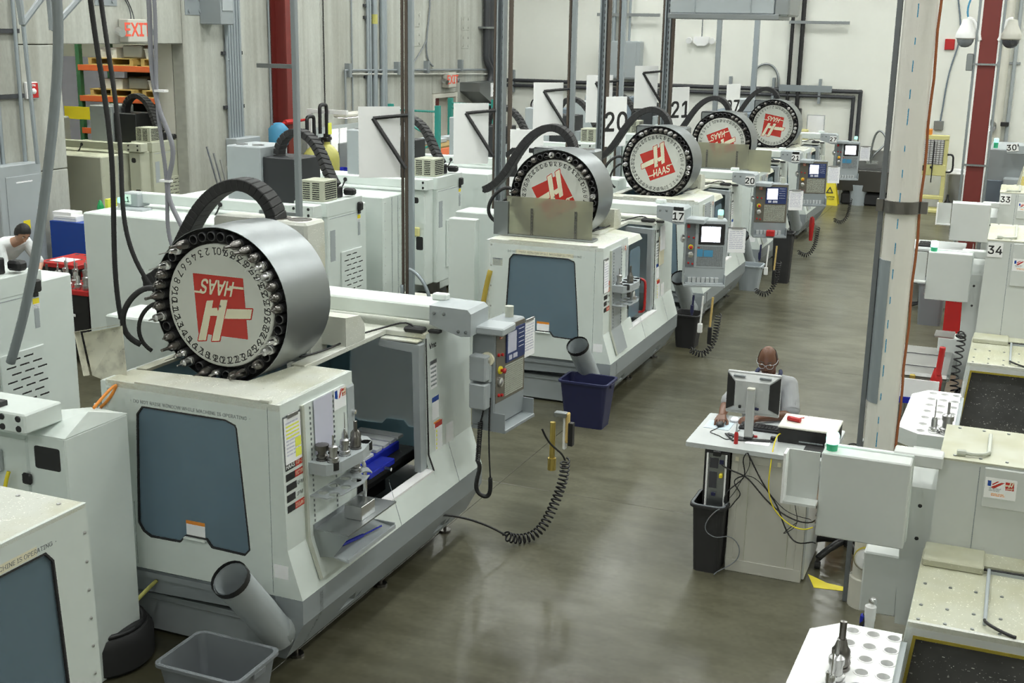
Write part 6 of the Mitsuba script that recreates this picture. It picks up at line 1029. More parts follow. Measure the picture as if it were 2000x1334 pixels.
for n in (1, 2, 3):
    for i, (u, v, z, kd) in enumerate(((-.045, .34, 1.365, 0), (.035, .48, 1.365, 2), (.035, .62, 1.145, 1), (-.045, .76, 1.145, 3))[:4 if n == 1 else 2]):
        tool(loc(u, v, z)+np.array([0, MY[n], 0]), (0, 0, 1), kd, f'tool standing on the {("left of upper", "right of upper", "left of lower", "right of lower")[i]} door shelf of the '+('', 'second', 'third', 'fourth')[n]+' machine', None, 1.15)
for n in (1, 2):
    t = thing('cleaning_tools', f'scraper and brush hanging below the console of the '+('', 'second', 'third')[n]+' machine', 'brush'); o = loc(.45, 2.2, .92)+np.array([0, MY[n], 0])
    part(t, 'brush_handle', cyl(o+np.array([.12, 0, 0]), o+np.array([.10, 0, -.42]), .014, 8), 'wood'); part(t, 'bristles', bx(o[0]+.08, o[0]+.13, o[1]-.02, o[1]+.02, .33, .55, .01), 'black'); part(t, 'scraper', cat(cyl(o, o+np.array([-.02, 0, -.36]), .012, 8), bx(o[0]-.05, o[0]+.01, o[1]-.02, o[1]+.02, .46, .58, .008)), 'white'); part(t, 'blue_gun', cat(cyl(o+np.array([-.12, 0, 0]), o+np.array([-.13, 0, -.25]), .014, 8), bx(o[0]-.15, o[0]-.11, o[1]-.02, o[1]+.02, .70, .80, .006)), 'navy')
solo('red_bin', bx(A0[0]+.40, A0[0]+.52, A0[1]+MY[2]+2.16, A0[1]+MY[2]+2.25, 1.06, 1.15, .008), 'red', 'red bin on the console tray of machine 20', 'bin')
solo('red_fire_tool', cat(lathe([(0, 0), (.03, 0), (.05, .3), (.04, .42), (0, .45)], 12, loc(.42, 2.6, .35)+np.array([0, MY[3], 0]))), 'red', 'red cone hanging below the console of machine 21', 'cone', smooth=True)
solo('yellow_wrench', tube(curve([loc(-1.52, -.05+MY[1], .62), loc(-1.50, -.03+MY[1], 1.0), loc(-1.42, .0+MY[1], 1.45)], 12), .03, 8), 'trim_yellow2', 'yellow strap hose hanging at the left edge of machine 17', 'hose', smooth=True); pm('trim_yellow2', (.40, .30, .05), .5)
solo('orange_lead', cord([(-5.06, 5.6, 1.72), (-5.2, 5.9, 1.68), (-5.25, 5.9, 1.63), loc(-1.52, .02, 1.58), loc(-1.42, -.01, 1.56)], .01, 7), 'orange', 'orange lead stretched from the left to the nearest machine', 'cable', smooth=True)
solo('cable_hook', cat(bx(A0[0]-1.52, A0[0]-1.39, A0[1]-.02, A0[1]-.005, 1.53, 1.56), bx(A0[0]-1.52, A0[0]-1.51, A0[1]-.02, A0[1]-.005, 1.56, 1.63), bx(A0[0]-1.49, A0[0]-1.48, A0[1]-.02, A0[1]-.005, 1.56, 1.61)), 'white', 'white cable hook on the left edge of the nearest machine', 'hook')
# ================================================================ posts and number boards between the rows
def strut_post(x, y, lab, z0=0.0, w=.08, pipe=None, slots=False, m='strut'):
    t = thing('service_post', lab, 'post'); part(t, 'channel', prism('z', sbox(x-w/2, y-w/2, x+w/2, y+w/2).difference(sbox(x-w*.3, y-w*.6, x+w*.3, y+w*.3)), z0, 9.2) if slots else bx(x-w/2, x+w/2, y-w/2, y+w/2, z0, 9.2, .006), m)
    if slots: part(t, 'slot_row', cat(*[bx(x-.008, x+.008, y+w*.29, y+w*.3, z, z+.05) for z in np.arange(1.6, 5.0, .1)]), 'black', kind='stuff')
    for k, (dx, dy, r) in enumerate(pipe or ()): part(t, 'pipe', cyl((x+dx, y+dy, z0), (x+dx, y+dy, 9.2), r, 10), 'brown_pipe', 40)
    return t
P_ = strut_post(-6.4, 10.08, 'grey steel post rising behind the nearest tool carousel', w=.055); part(P_, 'strut_arm', bx(-6.82, -6.43, 10.06, 10.10, 3.62, 3.66), 'galv'); part(P_, 'strut_arm', bx(-6.85, -6.43, 10.06, 10.10, 2.20, 2.25), 'galv')
strut_post(-6.42, 12.5, 'grey post with two brown pipes in the middle of the picture', w=.06, pipe=((-.10, -.02, .018), (-.045, -.03, .02)), m='conduit')
strut_post(-6.4, 15.05, 'broad slotted steel post beside the number 17 board', w=.11, pipe=((-.09, 0, .02), (.13, 0, .03)), slots=True)
strut_post(-6.4, 17.85, 'steel post with brown pipe behind the carousel of machine 17', w=.07, pipe=((-.07, 0, .022),))
strut_post(-6.4, 19.25, 'slotted steel post with brown pipe beside the number 20 board', w=.11, pipe=((.09, 0, .035),), slots=True)
strut_post(-6.4, 20.3, 'thin steel post before the big grey electrical box', w=.07, pipe=((-.07, 0, .02),), m='conduit')
strut_post(-6.4, 23.1, 'slotted steel post beside the number 21 board', w=.12, pipe=((-.09, 0, .025), (.10, 0, .035)), slots=True)
strut_post(-6.4, 27.3, 'grey steel post behind the fourth tool carousel', w=.10)
strut_post(-6.2, 30.4, 'grey steel post behind the farthest tool carousel', w=.12, m='conduit')
def board(n, o, yaw, w, h, lab):
    t = thing('number_board', lab, 'sign'); xd = np.array([math.cos(yaw), math.sin(yaw), 0]); part(t, 'board', place(bx(-w/2, w/2, -h/2, h/2, -.01, 0, .003), o, xd, Z_), 'white')
    if n: part(t, 'number', place(text(n, .30, .003, True) if n != '17' else text(n, .36, .003, True), np.asarray(o, float), xd, Z_), 'black')
    return t
board('17', (-6.0, 15.0, 2.32), .35, .44, .86, 'white board with large number 17 on the slotted post')
board('20', (-6.12, 19.2, 2.60), 1.0, .44, .80, 'white number board left of the thin post under the electrical box')
board('21', (-6.1, 23.15, 2.60), 1.0, .44, .84, 'white number board beside the slotted post right of the electrical box')
board('27', (-6.0, 27.3, 2.45), 1.15, .5, 1.0, 'white board edge on the post behind the fourth carousel')
def bracket_board(x, y, z, lab):
    t = thing('board_back', lab, 'sign'); part(t, 'board', place(bx(-.24, .24, -.40, .40, -.008, 0), (x-.30, y-.12, z-.05), (.9, .75, 0), Z_), 'white'); part(t, 'bracket', cat(cyl((x-.36, y-.16, z+.22), (x, y, z+.26), .022, 6), cyl((x-.36, y-.16, z+.22), (x-.02, y-.02, z-.34), .026, 6)), 'black'); return t
bracket_board(-6.42, 12.42, 2.80, 'blank back of a number board with black bracket on the post with brown pipes')
bracket_board(-6.45, 15.0, 2.72, 'blank back of a number board on the broad slotted post')
bracket_board(-6.45, 17.85, 2.90, 'blank back of a number board on the post under the clock wall')
bracket_board(-6.45, 20.3, 2.95, 'blank back of a number board on the thin post before the electrical box')
bracket_board(-6.45, 23.1, 3.05, 'blank back of a number board on the post by the number 21 board')
# ---- hoses and cables hanging from the roof at the left
def hang(name, lab, pts, r, m): return solo(name, cord(pts, r, 9, 50), m, lab, 'cable', smooth=True)
hang('hanging_pipe', 'thick grey pipe slanting down across the left edge', [(-6.2, 6.72, 4.6), (-6.215, 6.8, 4.15), (-6.40, 6.85, 3.2), (-6.72, 6.9, 2.2), (-7.02, 6.9, 1.45)], .036, 'paint_grey')
hang('hanging_cable', 'left black cable hanging down to the nearest machine', [(-5.93, 6.8, 4.5), (-5.92, 6.8, 4.1), (-5.83, 6.8, 3.1), (-5.86, 6.8, 2.4), (-5.88, 6.85, 1.93)], .018, 'rubber')
hang('hanging_cable', 'right black cable of the pair hanging down behind the nearest carousel', [(-5.85, 6.8, 4.5), (-5.83, 6.8, 4.1), (-5.75, 6.8, 3.1), (-5.72, 6.8, 2.5), (-5.55, 6.9, 2.1), (-5.35, 7.0, 1.9)], .016, 'rubber')
hang('hanging_cable', 'grey twin cable tied with white ties before the wall opening', [(-7.25, 9.0, 4.6), (-7.2, 9.0, 4.0), (-7.12, 9.0, 3.2), (-7.02, 9.0, 2.9), (-7.10, 9.0, 2.55), (-6.98, 9.0, 2.25), (-6.9, 9.0, 2.0)], .022, 'cable_grey')
hang('hanging_cable', 'thinner grey cable twisted with the tied grey cable', [(-7.18, 9.0, 4.6), (-7.14, 9.0, 4.0), (-7.16, 9.0, 3.2), (-7.12, 9.0, 2.8), (-7.11, 9.0, 2.5), (-7.12, 9.0, 2.2), (-7.0, 9.0, 1.9)], .018, 'cable_grey'); pm('cable_grey', (.22, .22, .25), .5)
for z in (3.42, 2.62): solo('cable_tie', bx(-7.17, -7.06, 8.97, 9.03, z, z+.02), 'white', f'white cable tie at the {"upper" if z > 3 else "lower"} crossing of the grey twin cable', 'cable tie')
t = thing('roof_bracket', 'dark triangular steel roof bracket at the upper left corner', 'bracket')
for a, b in (((-9.0, 9.3, 4.6), (-9.0, 9.36, 3.98)), ((-9.0, 9.36, 3.98), (-9.0, 9.72, 4.3)), ((-9.0, 9.72, 4.3), (-9.0, 10.2, 4.75)), ((-9.0, 9.75, 3.94), (-9.0, 10.16, 4.24)), ((-9.0, 10.16, 4.24), (-9.0, 10.4, 4.45)), ((-9.0, 9.74, 4.6), (-9.0, 9.75, 3.93))): part(t, 'bar', cyl(a, b, .03, 6), 'paint_grey')
for (x, y0, y1, z0, z1, lab) in ((-12.9, 13.3, 13.5, 8, 2.05, 'far left grey conduit leaning along the wall'),): solo('leaning_conduit', cyl((x, y0, z0), (x, y1, z1), .03, 8), 'conduit', lab, 'conduit')
# ---- the left aisle: tool cabinet, carts, men
bc = thing('tool_cabinet', 'blue tool cabinet with open shelves on a black stand', 'cabinet')
X0, X1, Y0_, Y1_ = -12.95, -12.2, 13.7, 14.5; z0, z1 = .42, 1.20
part(bc, 'carcass', cat(bx(X0, X1, Y0_, Y0_+.03, z0, z1), bx(X0, X1, Y1_-.03, Y1_, z0, z1), bx(X0, X1, Y0_, Y1_, z1-.03, z1+.005), bx(X0, X1, Y0_, Y1_, z0, z0+.03), bx(X0, X0+.03, Y0_, Y1_, z0, z1), bx(X0, X1-.02, Y0_, Y1_, .78, .80)), 'blue')
for z in (.82, .48): part(bc, 'drawer_front', bx(X1-.02, X1, Y0_, Y1_, z-.03, z+.07, .004), 'blue'); part(bc, 'label_strip', bx(X1, X1+.012, Y0_+.1, Y1_-.08, z+.02, z+.055, .003), 'white')
part(bc, 'stand', cat(*[bx(x-.03, x+.03, y-.03, y+.03, .08, z0) for x in (X0+.05, X1-.05) for y in (Y0_+.05, Y1_-.05)], bx(X0+.03, X1-.03, Y0_+.03, Y0_+.07, .16, .20), bx(X1-.07, X1-.03, Y0_+.03, Y1_-.03, .16, .2), bx(X0+.03, X1-.03, Y1_-.07, Y1_-.03, .16, .20)), 'black')
part(bc, 'casters', cat(*[cyl((x-.02, y, .04), (x+.02, y, .04), .04, 10) for x in (X0+.05, X1-.05) for y in (Y0_+.05, Y1_-.05)]), 'rubber')
for i, (y, z) in enumerate(((14.05, .85), (14.12, .85), (14.3, .85), (13.85, .51), (13.91, .51), (13.97, .51))): tool((-12.28, y, z+.03), (0, 0, 1), 1 if i % 2 else 0, f'steel tool on the {"upper" if z > .8 else "lower"} shelf of the blue cabinet', f'tools on the {"upper" if z > .8 else "lower"} shelf of the blue cabinet', 1.1)
for i, (x0, x1, y0, y1, z0_, z1_) in enumerate(((-12.93, -12.5, 13.75, 14.0, 1.205, 1.245), (-12.92, -12.5, 13.74, 13.99, 1.245, 1.285), (-12.95, -12.6, 13.76, 14.0, 1.285, 1.335))): solo('white_carton', bx(x0, x1, y0, y1, z0_, z1_, .004), 'white', f'{("bottom", "middle", "top")[i]} flat white carton stacked on the blue tool cabinet', 'carton')
solo('yellow_folder', cat(bx(-12.55, -12.3, 14.2, 14.45, 1.205, 1.215), bx(-12.35, -12.3, 14.2, 14.4, 1.2, 1.5)), 'highlight', 'yellow mop handle standing behind the blue tool cabinet', 'mop'); solo('green_bottle', lathe([(0, 0), (.05, 0), (.05, .2), (.02, .28), (0, .3)], 14, (-12.35, 14.1, 1.205)), 'green_bottle', 'green bottle standing on the blue tool cabinet', 'bottle', smooth=40); solo('oil_bottle', lathe([(0, 0), (.04, 0), (.04, .12), (.015, .16), (.015, .2), (0, .2)], 12, (-11.9, 14.75, 1.2)), 'yellow_tank', 'small yellow bottle beside the console of machine 11', 'bottle', smooth=40)
def cart(lab, x0, x1, y0, y1, zt):
    t = thing('tool_cart', lab, 'cart'); part(t, 'top_plate', bx(x0, x1, y0, y1, zt-.06, zt, .006), 'red'); part(t, 'body', bx(x0+.02, x1-.04, y0+.03, y1-.03, .14, zt-.06, .01), 'black'); part(t, 'side_stripe', bx(x1-.04, x1-.02, y0+.1, y1-.1, zt*.55, zt-.1), 'red'); part(t, 'casters', cat(*[cyl((x-.02, y, .06), (x+.02, y, .06), .06, 10) for x in (x0+.08, x1-.08) for y in (y0+.08, y1-.08)]), 'rubber')
    part(t, 'socket_holes', cat(*[lathe([(.035, .0005), (0, .0008)], 10, (x, y, zt)) for x in np.linspace(x0+.1, x1-.1, 4) for y in np.linspace(y0+.08, y1-.08, 3)]), 'pocket_black', kind='stuff'); return t  # flat dark discs, the shade inside open sockets put into their colour
cart('red topped black cart crowded with steel tools by the left machine', -10.75, -10.0, 11.1, 11.62, .92)
rr = random.Random(5)
for i in range(14): tool((-10.68+.62*(i % 5)/4+rr.uniform(-.03, .03), 11.18+.17*(i//5), .95), (0, 0, 1), rr.choice((0, 1, 2, 0)), 'steel tool standing on the red cart by the left machine', 'steel tools standing on the red cart', 1.45)
cart('second red topped cart with papers behind the tool crowded cart', -11.6, -10.95, 12.0, 12.7, 1.0); solo('cart_paper', bx(-11.5, -11.2, 12.1, 12.35, 1.002, 1.006), 'paper', 'white paper on the second red cart', 'paper')
cart('red topped black cart between the left machine and the nearest machine', -6.05, -5.55, 7.0, 7.6, 1.42)
solo('cart_drawer_papers', cat(bx(-10.7, -10.3, 11.085, 11.095, .70, .76), bx(-10.65, -10.2, 11.085, 11.095, .60, .63)), 'paper', 'white label strips on the front of the tool crowded cart', 'label')
solo('rod_bin', basin(-12.95, -12.6, 17.9, 18.2, 0, .95, .01, .02, .03), 'highlight', 'yellow bin of steel rods against the concrete wall', 'bin', smooth=40)
for i in range(5): solo('steel_rod', cyl((-12.85+.05*i, 18.0+.03*i, .4), (-13.12+.05*i, 17.75+.12*i, 1.95-.12*i), .018, 8), 'steel', 'steel rod leaning in the yellow bin', 'rod', 'steel rods in the yellow bin')
for i, y in enumerate((20.45, 20.92)):
    t = thing('gas_cylinder', f'{("left", "right")[i]} tall yellow gas cylinder with black valve by the wall', 'gas cylinder'); part(t, 'tank', lathe([(0, 0), (.22, 0), (.24, .04), (.24, 1.2), (.22, 1.32), (.14, 1.42), (.06, 1.48), (.06, 1.53), (0, 1.53)], 22, (-12.6, y, .3)), 'yellow_tank', 40); part(t, 'foot', cyl((-12.6, y, 0), (-12.6, y, .3), .2, 14), 'black'); part(t, 'valve', cat(cyl((-12.6, y, 1.83), (-12.6, y, 1.98), .07, 10), bx(-12.66, -12.54, y-.1, y+.1, 1.86, 1.92, .01)), 'black'); part(t, 'pipe', tube(bend([(-12.6, y, 1.95), (-12.6, y, 2.35+.2*i), (-12.6, y-.25, 2.35+.2*i), (-12.6, y-.25, 2.0)], .08), .035, 8), 'black', True)
solo('cylinder_tag', bx(-12.38, -12.37, 20.6, 20.72, 2.0, 2.22), 'highlight', 'yellow tag between the two gas cylinders', 'tag'); solo('red_valve', cat(cyl((-12.9, 19.9, 2.25), (-12.9, 20.2, 2.25), .05, 8), cyl((-12.9, 19.5, 2.22), (-12.9, 20.6, 2.26), .025, 8)), 'red', 'red valve on the pipe left of the gas cylinders', 'valve')
solo('water_jug', cat(lathe([(0, 0), (.17, 0), (.19, .05), (.19, .3), (.1, .4), (.05, .42), (0, .42)], 16, (-12.85, 19.6, 1.85))), 'key_blue', 'blue water jug behind the left machine head cover', 'jug', smooth=True)
t = thing('inspection_bench', 'lit inspection bench with white frame and pinned papers against the concrete wall', 'bench')
part(t, 'frame', cat(bx(-13.1, -13.0, 21.0, 21.08, 0, 2.42), bx(-13.1, -12.2, 21.0, 21.08, 2.36, 2.44)), 'white'); part(t, 'lamp_canopy', cat(bx(-12.5, -12.2, 21.0, 23.3, 2.30, 2.38, .02)), 'cream_pipe'); part(t, 'lamp_tube', bx(-12.45, -12.25, 21.1, 23.2, 2.285, 2.30), 'white', emit=[6, 6.2, 5.2])
part(t, 'back_board', bx(-13.12, -13.1, 21.1, 23.3, 1.1, 2.05), 'paint_midgrey'); part(t, 'top', bx(-13.1, -12.2, 21.0, 23.4, .92, .98), 'white'); part(t, 'papers', cat(bx(-13.1, -13.09, 21.9, 22.2, 1.5, 1.98), bx(-13.1, -13.09, 22.25, 22.55, 1.45, 1.98)), 'paper'); part(t, 'tool_rack', cat(*[bx(-13.1, -13.02, 21.2+.12*i, 21.27+.12*i, 1.35+.06*(i % 3), 1.85) for i in range(5)]), 'black')
solo('bench_monitor', cat(bx(-12.7, -12.66, 21.5, 21.95, 1.25, 1.75, .01), cyl((-12.72, 21.7, .98), (-12.72, 21.7, 1.3), .03, 8)), 'paint_darkgrey', 'dark monitor on the lit inspection bench', 'monitor')
solo('red_bins', cat(bx(-12.6, -12.3, 22.3, 22.8, .98, 1.12, .02)), 'red', 'red parts bin on the inspection bench', 'bin'); solo('blue_bin', basin(-12.6, -12.2, 21.05, 21.5, .98, 1.28, .01, .04, .03), 'bin_blue', 'bright blue parts bin on the inspection bench', 'bin', smooth=40)
panelboard('pale grey electrical panel with yellow label behind the inspection bench', 24.0, 24.75, .6, 2.25); panelboard('second pale grey electrical panel beside the green rack', 24.85, 25.5, .6, 2.25)
solo('poster', bx(-13.29, -13.28, 23.3, 23.75, 1.3, 1.9), 'navy', 'small dark poster beside the pale electrical panels', 'poster')
t = thing('pallet_rack', 'teal green pallet rack frame with orange beams beside the exit door', 'rack')
def upright(x, y, z1=2.75): return bx(x-.04, x+.04, y-.04, y+.04, 0, z1)
RX, RY = (-10.1, -9.2), (18.9, 21.3)
for x in RX:
    for y in RY: part(t, 'upright', upright(x, y), 'rack_green')
for y in RY: part(t, 'brace', cat(cyl((RX[0], y, 2.65), (RX[1], y, 2.65), .02, 6), cyl((RX[0], y, 2.6), (RX[1], y, 2.15), .02, 6), cyl((RX[0], y, 1.7), (RX[1], y, 2.15), .02, 6), cyl((RX[0], y, 1.4), (RX[1], y, 1.4), .02, 6)), 'rack_green')
for x in RX: part(t, 'beam', bx(x-.03, x+.03, RY[0], RY[1], 1.9, 2.02, .006), 'rack_orange')
part(t, 'deck', bx(RX[0], RX[1], RY[0], RY[1], 2.02, 2.05), 'cardboard')
solo('rack_parts', cat(bx(-9.9, -9.5, 19.2, 19.9, 2.05, 2.13, .01), bx(-9.8, -9.4, 20.2, 20.9, 2.05, 2.12, .01)), 'grey_light', 'grey sheet parts lying on the teal rack shelf', 'parts')
# ---- beyond the opening
t = thing('storage_rack', 'tall pallet rack with orange beams seen through the wall opening', 'rack')
RXa, RXb, ry = -18.35, -15.0, 20.6
for x in (RXa, RXb): part(t, 'upright', cat(bx(x-.05, x+.05, ry-.05, ry+.05, 0, 5), bx(x-.05, x+.05, ry+.9, ry+1.0, 0, 5)), 'rack_green2' if x == RXa else 'yellow')
pm('rack_green2', (.04, .13, .06), .5)
for z in (3.05, 2.42, 3.72, 1.75): part(t, 'beam', cat(bx(RXa, RXb, ry-.06, ry-.02, z, z+.12, .006), bx(RXa, RXb, ry+.9, ry+.94, z, z+.12)), 'rack_orange')
for z in (3.17, 2.54, 3.84): part(t, 'deck', bx(RXa, RXb, ry-.04, ry+.94, z-.02, z), 'wood')
def pallet(x, z, lab):
    t = thing('pallet', lab, 'pallet')
    for k in range(5): part(t, 'top_board', bx(x, x+1.15, ry-.02+.18*k, ry+.12+.18*k, z+.13, z+.15), 'wood')
    for k in range(3): part(t, 'stringer', bx(x+.53*k, x+.09+.53*k, ry-.01, ry+.88, z+.02, z+.13), 'wood')
    for k in range(2): part(t, 'bottom_board', bx(x, x+1.15, ry-.01+.7*k, ry+.12+.7*k, z, z+.02), 'wood')
for z, nm in ((3.17, 'upper'), (2.54, 'lower')):
    for x, s in ((-18.1, 'left'), (-16.75, 'right')): pallet(x, z, f'{s} wooden pallet on the {nm} orange beam of the rack beyond the opening')
for i, (x, z, w_, m, l) in enumerate(((-17.9, 3.32, .5, 'white', 'white crate on the upper left pallet'), (-17.3, 3.32, .5, 'container_grey', 'dark wire crate on the upper left pallet'), (-16.7, 3.32, .55, 'white', 'white crate on the upper right pallet'), (-16.05, 3.32, .5, 'white', 'second white crate on the upper right pallet'), (-17.9, 2.69, .6, 'white', 'white crate on the lower left pallet'), (-17.2, 2.69, .5, 'container_grey', 'clear bag of parts on the lower left pallet'), (-16.65, 2.69, .5, 'white', 'white crate on the lower right pallet'), (-16.1, 2.69, .5, 'white', 'right white crate on the lower right pallet'), (-16.3, 2.89, .3, 'purple', 'purple part above the crates on lower right pallet'))):
    solo('crate', basin(x, x+w_, ry+.05, ry+.6, z, z+.2, .01, .02, .02) if m == 'white' else bx(x, x+w_, ry+.1, ry+.6, z, z+.26, .03), m, l, 'crate', smooth=40)
solo('yellow_panel', bx(-18.2, -17.0, 19.9, 19.95, 2.1, 2.35), 'yellow', 'yellow board below the orange beams beyond the opening', 'board'); solo('partition', bx(-27, -19.2, 23.0, 23.1, 0, 3.25), 'lavender', 'lavender grey partition wall beyond the opening', 'partition'); solo('ceiling_band', bx(-27, -14.2, 23.0, 23.1, 3.25, 9.2), 'wall_cream', 'cream upper wall beyond the opening', 'wall panel')
t = thing('beyond_machine', 'grey machine with dark window and red emblem at the left inside the opening', 'milling machine'); part(t, 'body', bx(-19.6, -17.6, 18.2, 19.4, 0, 2.2, .03), 'paint_midgrey_light'); part(t, 'window', bx(-18.3, -17.75, 18.19, 18.2, 1.55, 2.0), 'paint_darkgrey'); part(t, 'top_panel', bx(-19.4, -17.9, 18.3, 19.2, 2.2, 2.7, .02), 'paint_midgrey'); put_logo(t, (-18.25, 18.29, 2.5), X_, Z_, .22, edge=False); part(t, 'paper', bx(-18.75, -18.5, 18.18, 18.19, 1.75, 2.1), 'paper')
for x in (-14.9, -19.5): 
    t = thing('beyond_lamp', f'fluorescent lamp over the room beyond the opening, {"nearer" if x > -16 else "farther"}', 'lamp'); part(t, 'housing', bx(x-.3, x+.3, 16.0, 19.5, 6.6, 6.7), 'white'); part(t, 'diffuser', mesh_of([[x-.28, 16.1, 6.58], [x+.28, 16.1, 6.58], [x+.28, 19.4, 6.58], [x-.28, 19.4, 6.58]], [[0, 2, 1], [0, 3, 2]]), 'white', emit=[24, 25, 21])
# floor clutter behind the machines
t = thing('chiller_box', 'cream chiller box with dark front on the floor between the rows', 'chiller'); part(t, 'case', bx(-7.15, -6.55, 13.0, 13.7, 0, .72, .01), 'cream_pipe'); part(t, 'front', bx(-7.1, -6.75, 12.99, 13.0, .1, .64), 'black'); part(t, 'indicator', bx(-7.07, -7.05, 12.98, 12.99, .55, .57), 'red')
solo('yellow_hose', cord([(-7.3, 12.3, .5), (-7.0, 12.4, .62), (-6.8, 12.5, .5), (-6.8, 12.5, .3)], .02, 8), 'yellow_tank', 'yellow hose bending before the chiller box', 'hose', smooth=True); solo('blue_hose', cord([(-6.4, 12.4, 1.3), (-6.25, 12.4, 1.2), (-6.1, 12.4, .8), (-6.0, 12.4, .3)], .022, 8), 'conduit', 'pale blue hose curving down from the post with brown pipes', 'hose', smooth=True); solo('blue_hose', cord([(-6.5, 12.4, 1.1), (-6.55, 12.4, .8), (-6.7, 12.4, .55), (-6.8, 12.4, .3)], .022, 8), 'conduit', 'second pale blue hose bending left to the chiller box', 'hose', smooth=True)
solo('slim_cabinet', bx(-5.85, -5.52, 12.3, 12.42, .35, 1.95, .008), 'paint_white', 'slim white cabinet standing left of machine 17', 'cabinet'); solo('switch_box', bx(-5.72, -5.6, 12.24, 12.3, .5, .75, .008), 'paint_midgrey', 'grey switch box on the slim white cabinet', 'switch')
# ================================================================ people
def sph(c, r, n=12): return m3.Manifold.sphere(r, n*2).translate(tuple(map(float, c)))
def bone(a, ra, b, rb): return m3.Manifold.batch_hull([sph(a, ra), sph(b, rb)])
def chain(pts): return m3.Manifold.batch_boolean([bone(a[:3], a[3], b[:3], b[3]) for a, b in zip(pts[:-1], pts[1:])], m3.OpType.Add)
def to_tri(m): q = m.to_mesh(); return mesh_of(q.vert_properties[:, :3], q.tri_verts)
def soft(m, L=.012, it=8):
    m = m.refine_to_length(L); t = to_tri(m); t.merge_vertices(); trimesh.smoothing.filter_taubin(t, iterations=it); return t
def head_mesh(jaw=1.0, subdiv=4):
    """a head looking along +y: x right, z up, origin at its middle, 0.25 m tall"""
    s = trimesh.creation.icosphere(subdiv); v = s.vertices.copy(); x, y, z = v.T; g = lambda a, w: np.exp(-(a/w)**2)
    low = np.clip(-z, 0, 1); X = x*(.076-.016*low**1.4*jaw); Y = np.where(y > 0, y*(.092-.004*low), y*(.104-.022*low)); Z = z*.128
    f = np.clip(y, 0, 1)**1.5
    Y = Y+f*(.006*g(Z-.036, .012)*g(X, .05)-.008*(g(X-.031, .014)+g(X+.031, .014))*g(Z-.014, .012)+.027*g(X, .0125)*np.where(Z > -.026, g(Z+.026, .032), g(Z+.026, .009))+.006*(g(X-.012, .007)+g(X+.012, .007))*g(Z+.027, .009)
        +.008*g(X, .022)*(g(Z+.056, .006)+g(Z+.070, .007))-.003*g(X, .024)*g(Z+.063, .003)+.011*g(X, .02)*g(Z+.10, .016)+.004*(g(X-.045, .02)+g(X+.045, .02))*g(Z+.012, .018))
    return mesh_of(np.c_[X, Y, Z], s.faces)
def M4(o, fwd, up=(0, 0, 1)):
    f = np.asarray(fwd, float); f /= np.linalg.norm(f); u = np.asarray(up, float); u = u-f*(u@f); u /= np.linalg.norm(u); M = np.eye(4); M[:3, 0] = np.cross(f, u); M[:3, 1] = f; M[:3, 2] = u; M[:3, 3] = o; return M
def tf(m, M): m = m.copy(); m.apply_transform(M); return m
def ear(sgn): return tf(trimesh.creation.icosphere(2), np.diag([.010, .020, .034, 1])).apply_translation([sgn*.076, -.008, -.002])
def hand(o, d, n_, side, curl=.5, s=1.0):
    """palm and five bent fingers: o wrist, d direction of the fingers, n_ out of the back of the hand, side +1 when the thumb lies on +(d x n_)"""
    d = np.asarray(d, float)/np.linalg.norm(d); n_ = np.asarray(n_, float); n_ = n_-d*(n_@d); n_ /= np.linalg.norm(n_); w = np.cross(d, n_)*side; P = lambda a, b, c: np.asarray(o)+s*(d*a+w*b+n_*c)
    parts = [m3.Manifold.batch_hull([sph(P(.0, -.018, 0), .016*s), sph(P(.0, .018, 0), .017*s), sph(P(.085, -.034, .0), .0125*s), sph(P(.09, .03, .004), .0135*s), sph(P(.04, .03, -.006), .017*s)])]
    for b, L, k in ((.031, .074, 0), (.010, .082, 1), (-.012, .076, 2), (-.033, .060, 3)):
        a0 = P(.088, b, .003); t = curl*.5; p = [np.r_[a0, .0098*s]]; cur = np.array([.088, b, .003])
        for j, (fr, dr) in enumerate(((.45, .9), (.32, 1.3), (.23, 1.1))):
            cur = cur+np.array([math.cos(t), .0, -math.sin(t)])*L*fr; t += curl*dr; p.append(np.r_[P(*cur), (.0092, .0086, .0075)[j]*s])
        parts.append(chain(p))
    parts.append(chain([np.r_[P(.018, .026, -.008), .0125*s], np.r_[P(.055, .052, -.018), .0105*s], np.r_[P(.082, .058, -.026), .0092*s], np.r_[P(.102, .052, -.034), .008*s]]))
    return m3.Manifold.batch_boolean(parts, m3.OpType.Add)
def man_of(m):
    t = m.copy(); t.merge_vertices(); return m3.Manifold(m3.Mesh(np.asarray(t.vertices, np.float32), np.asarray(t.faces, np.uint32)))
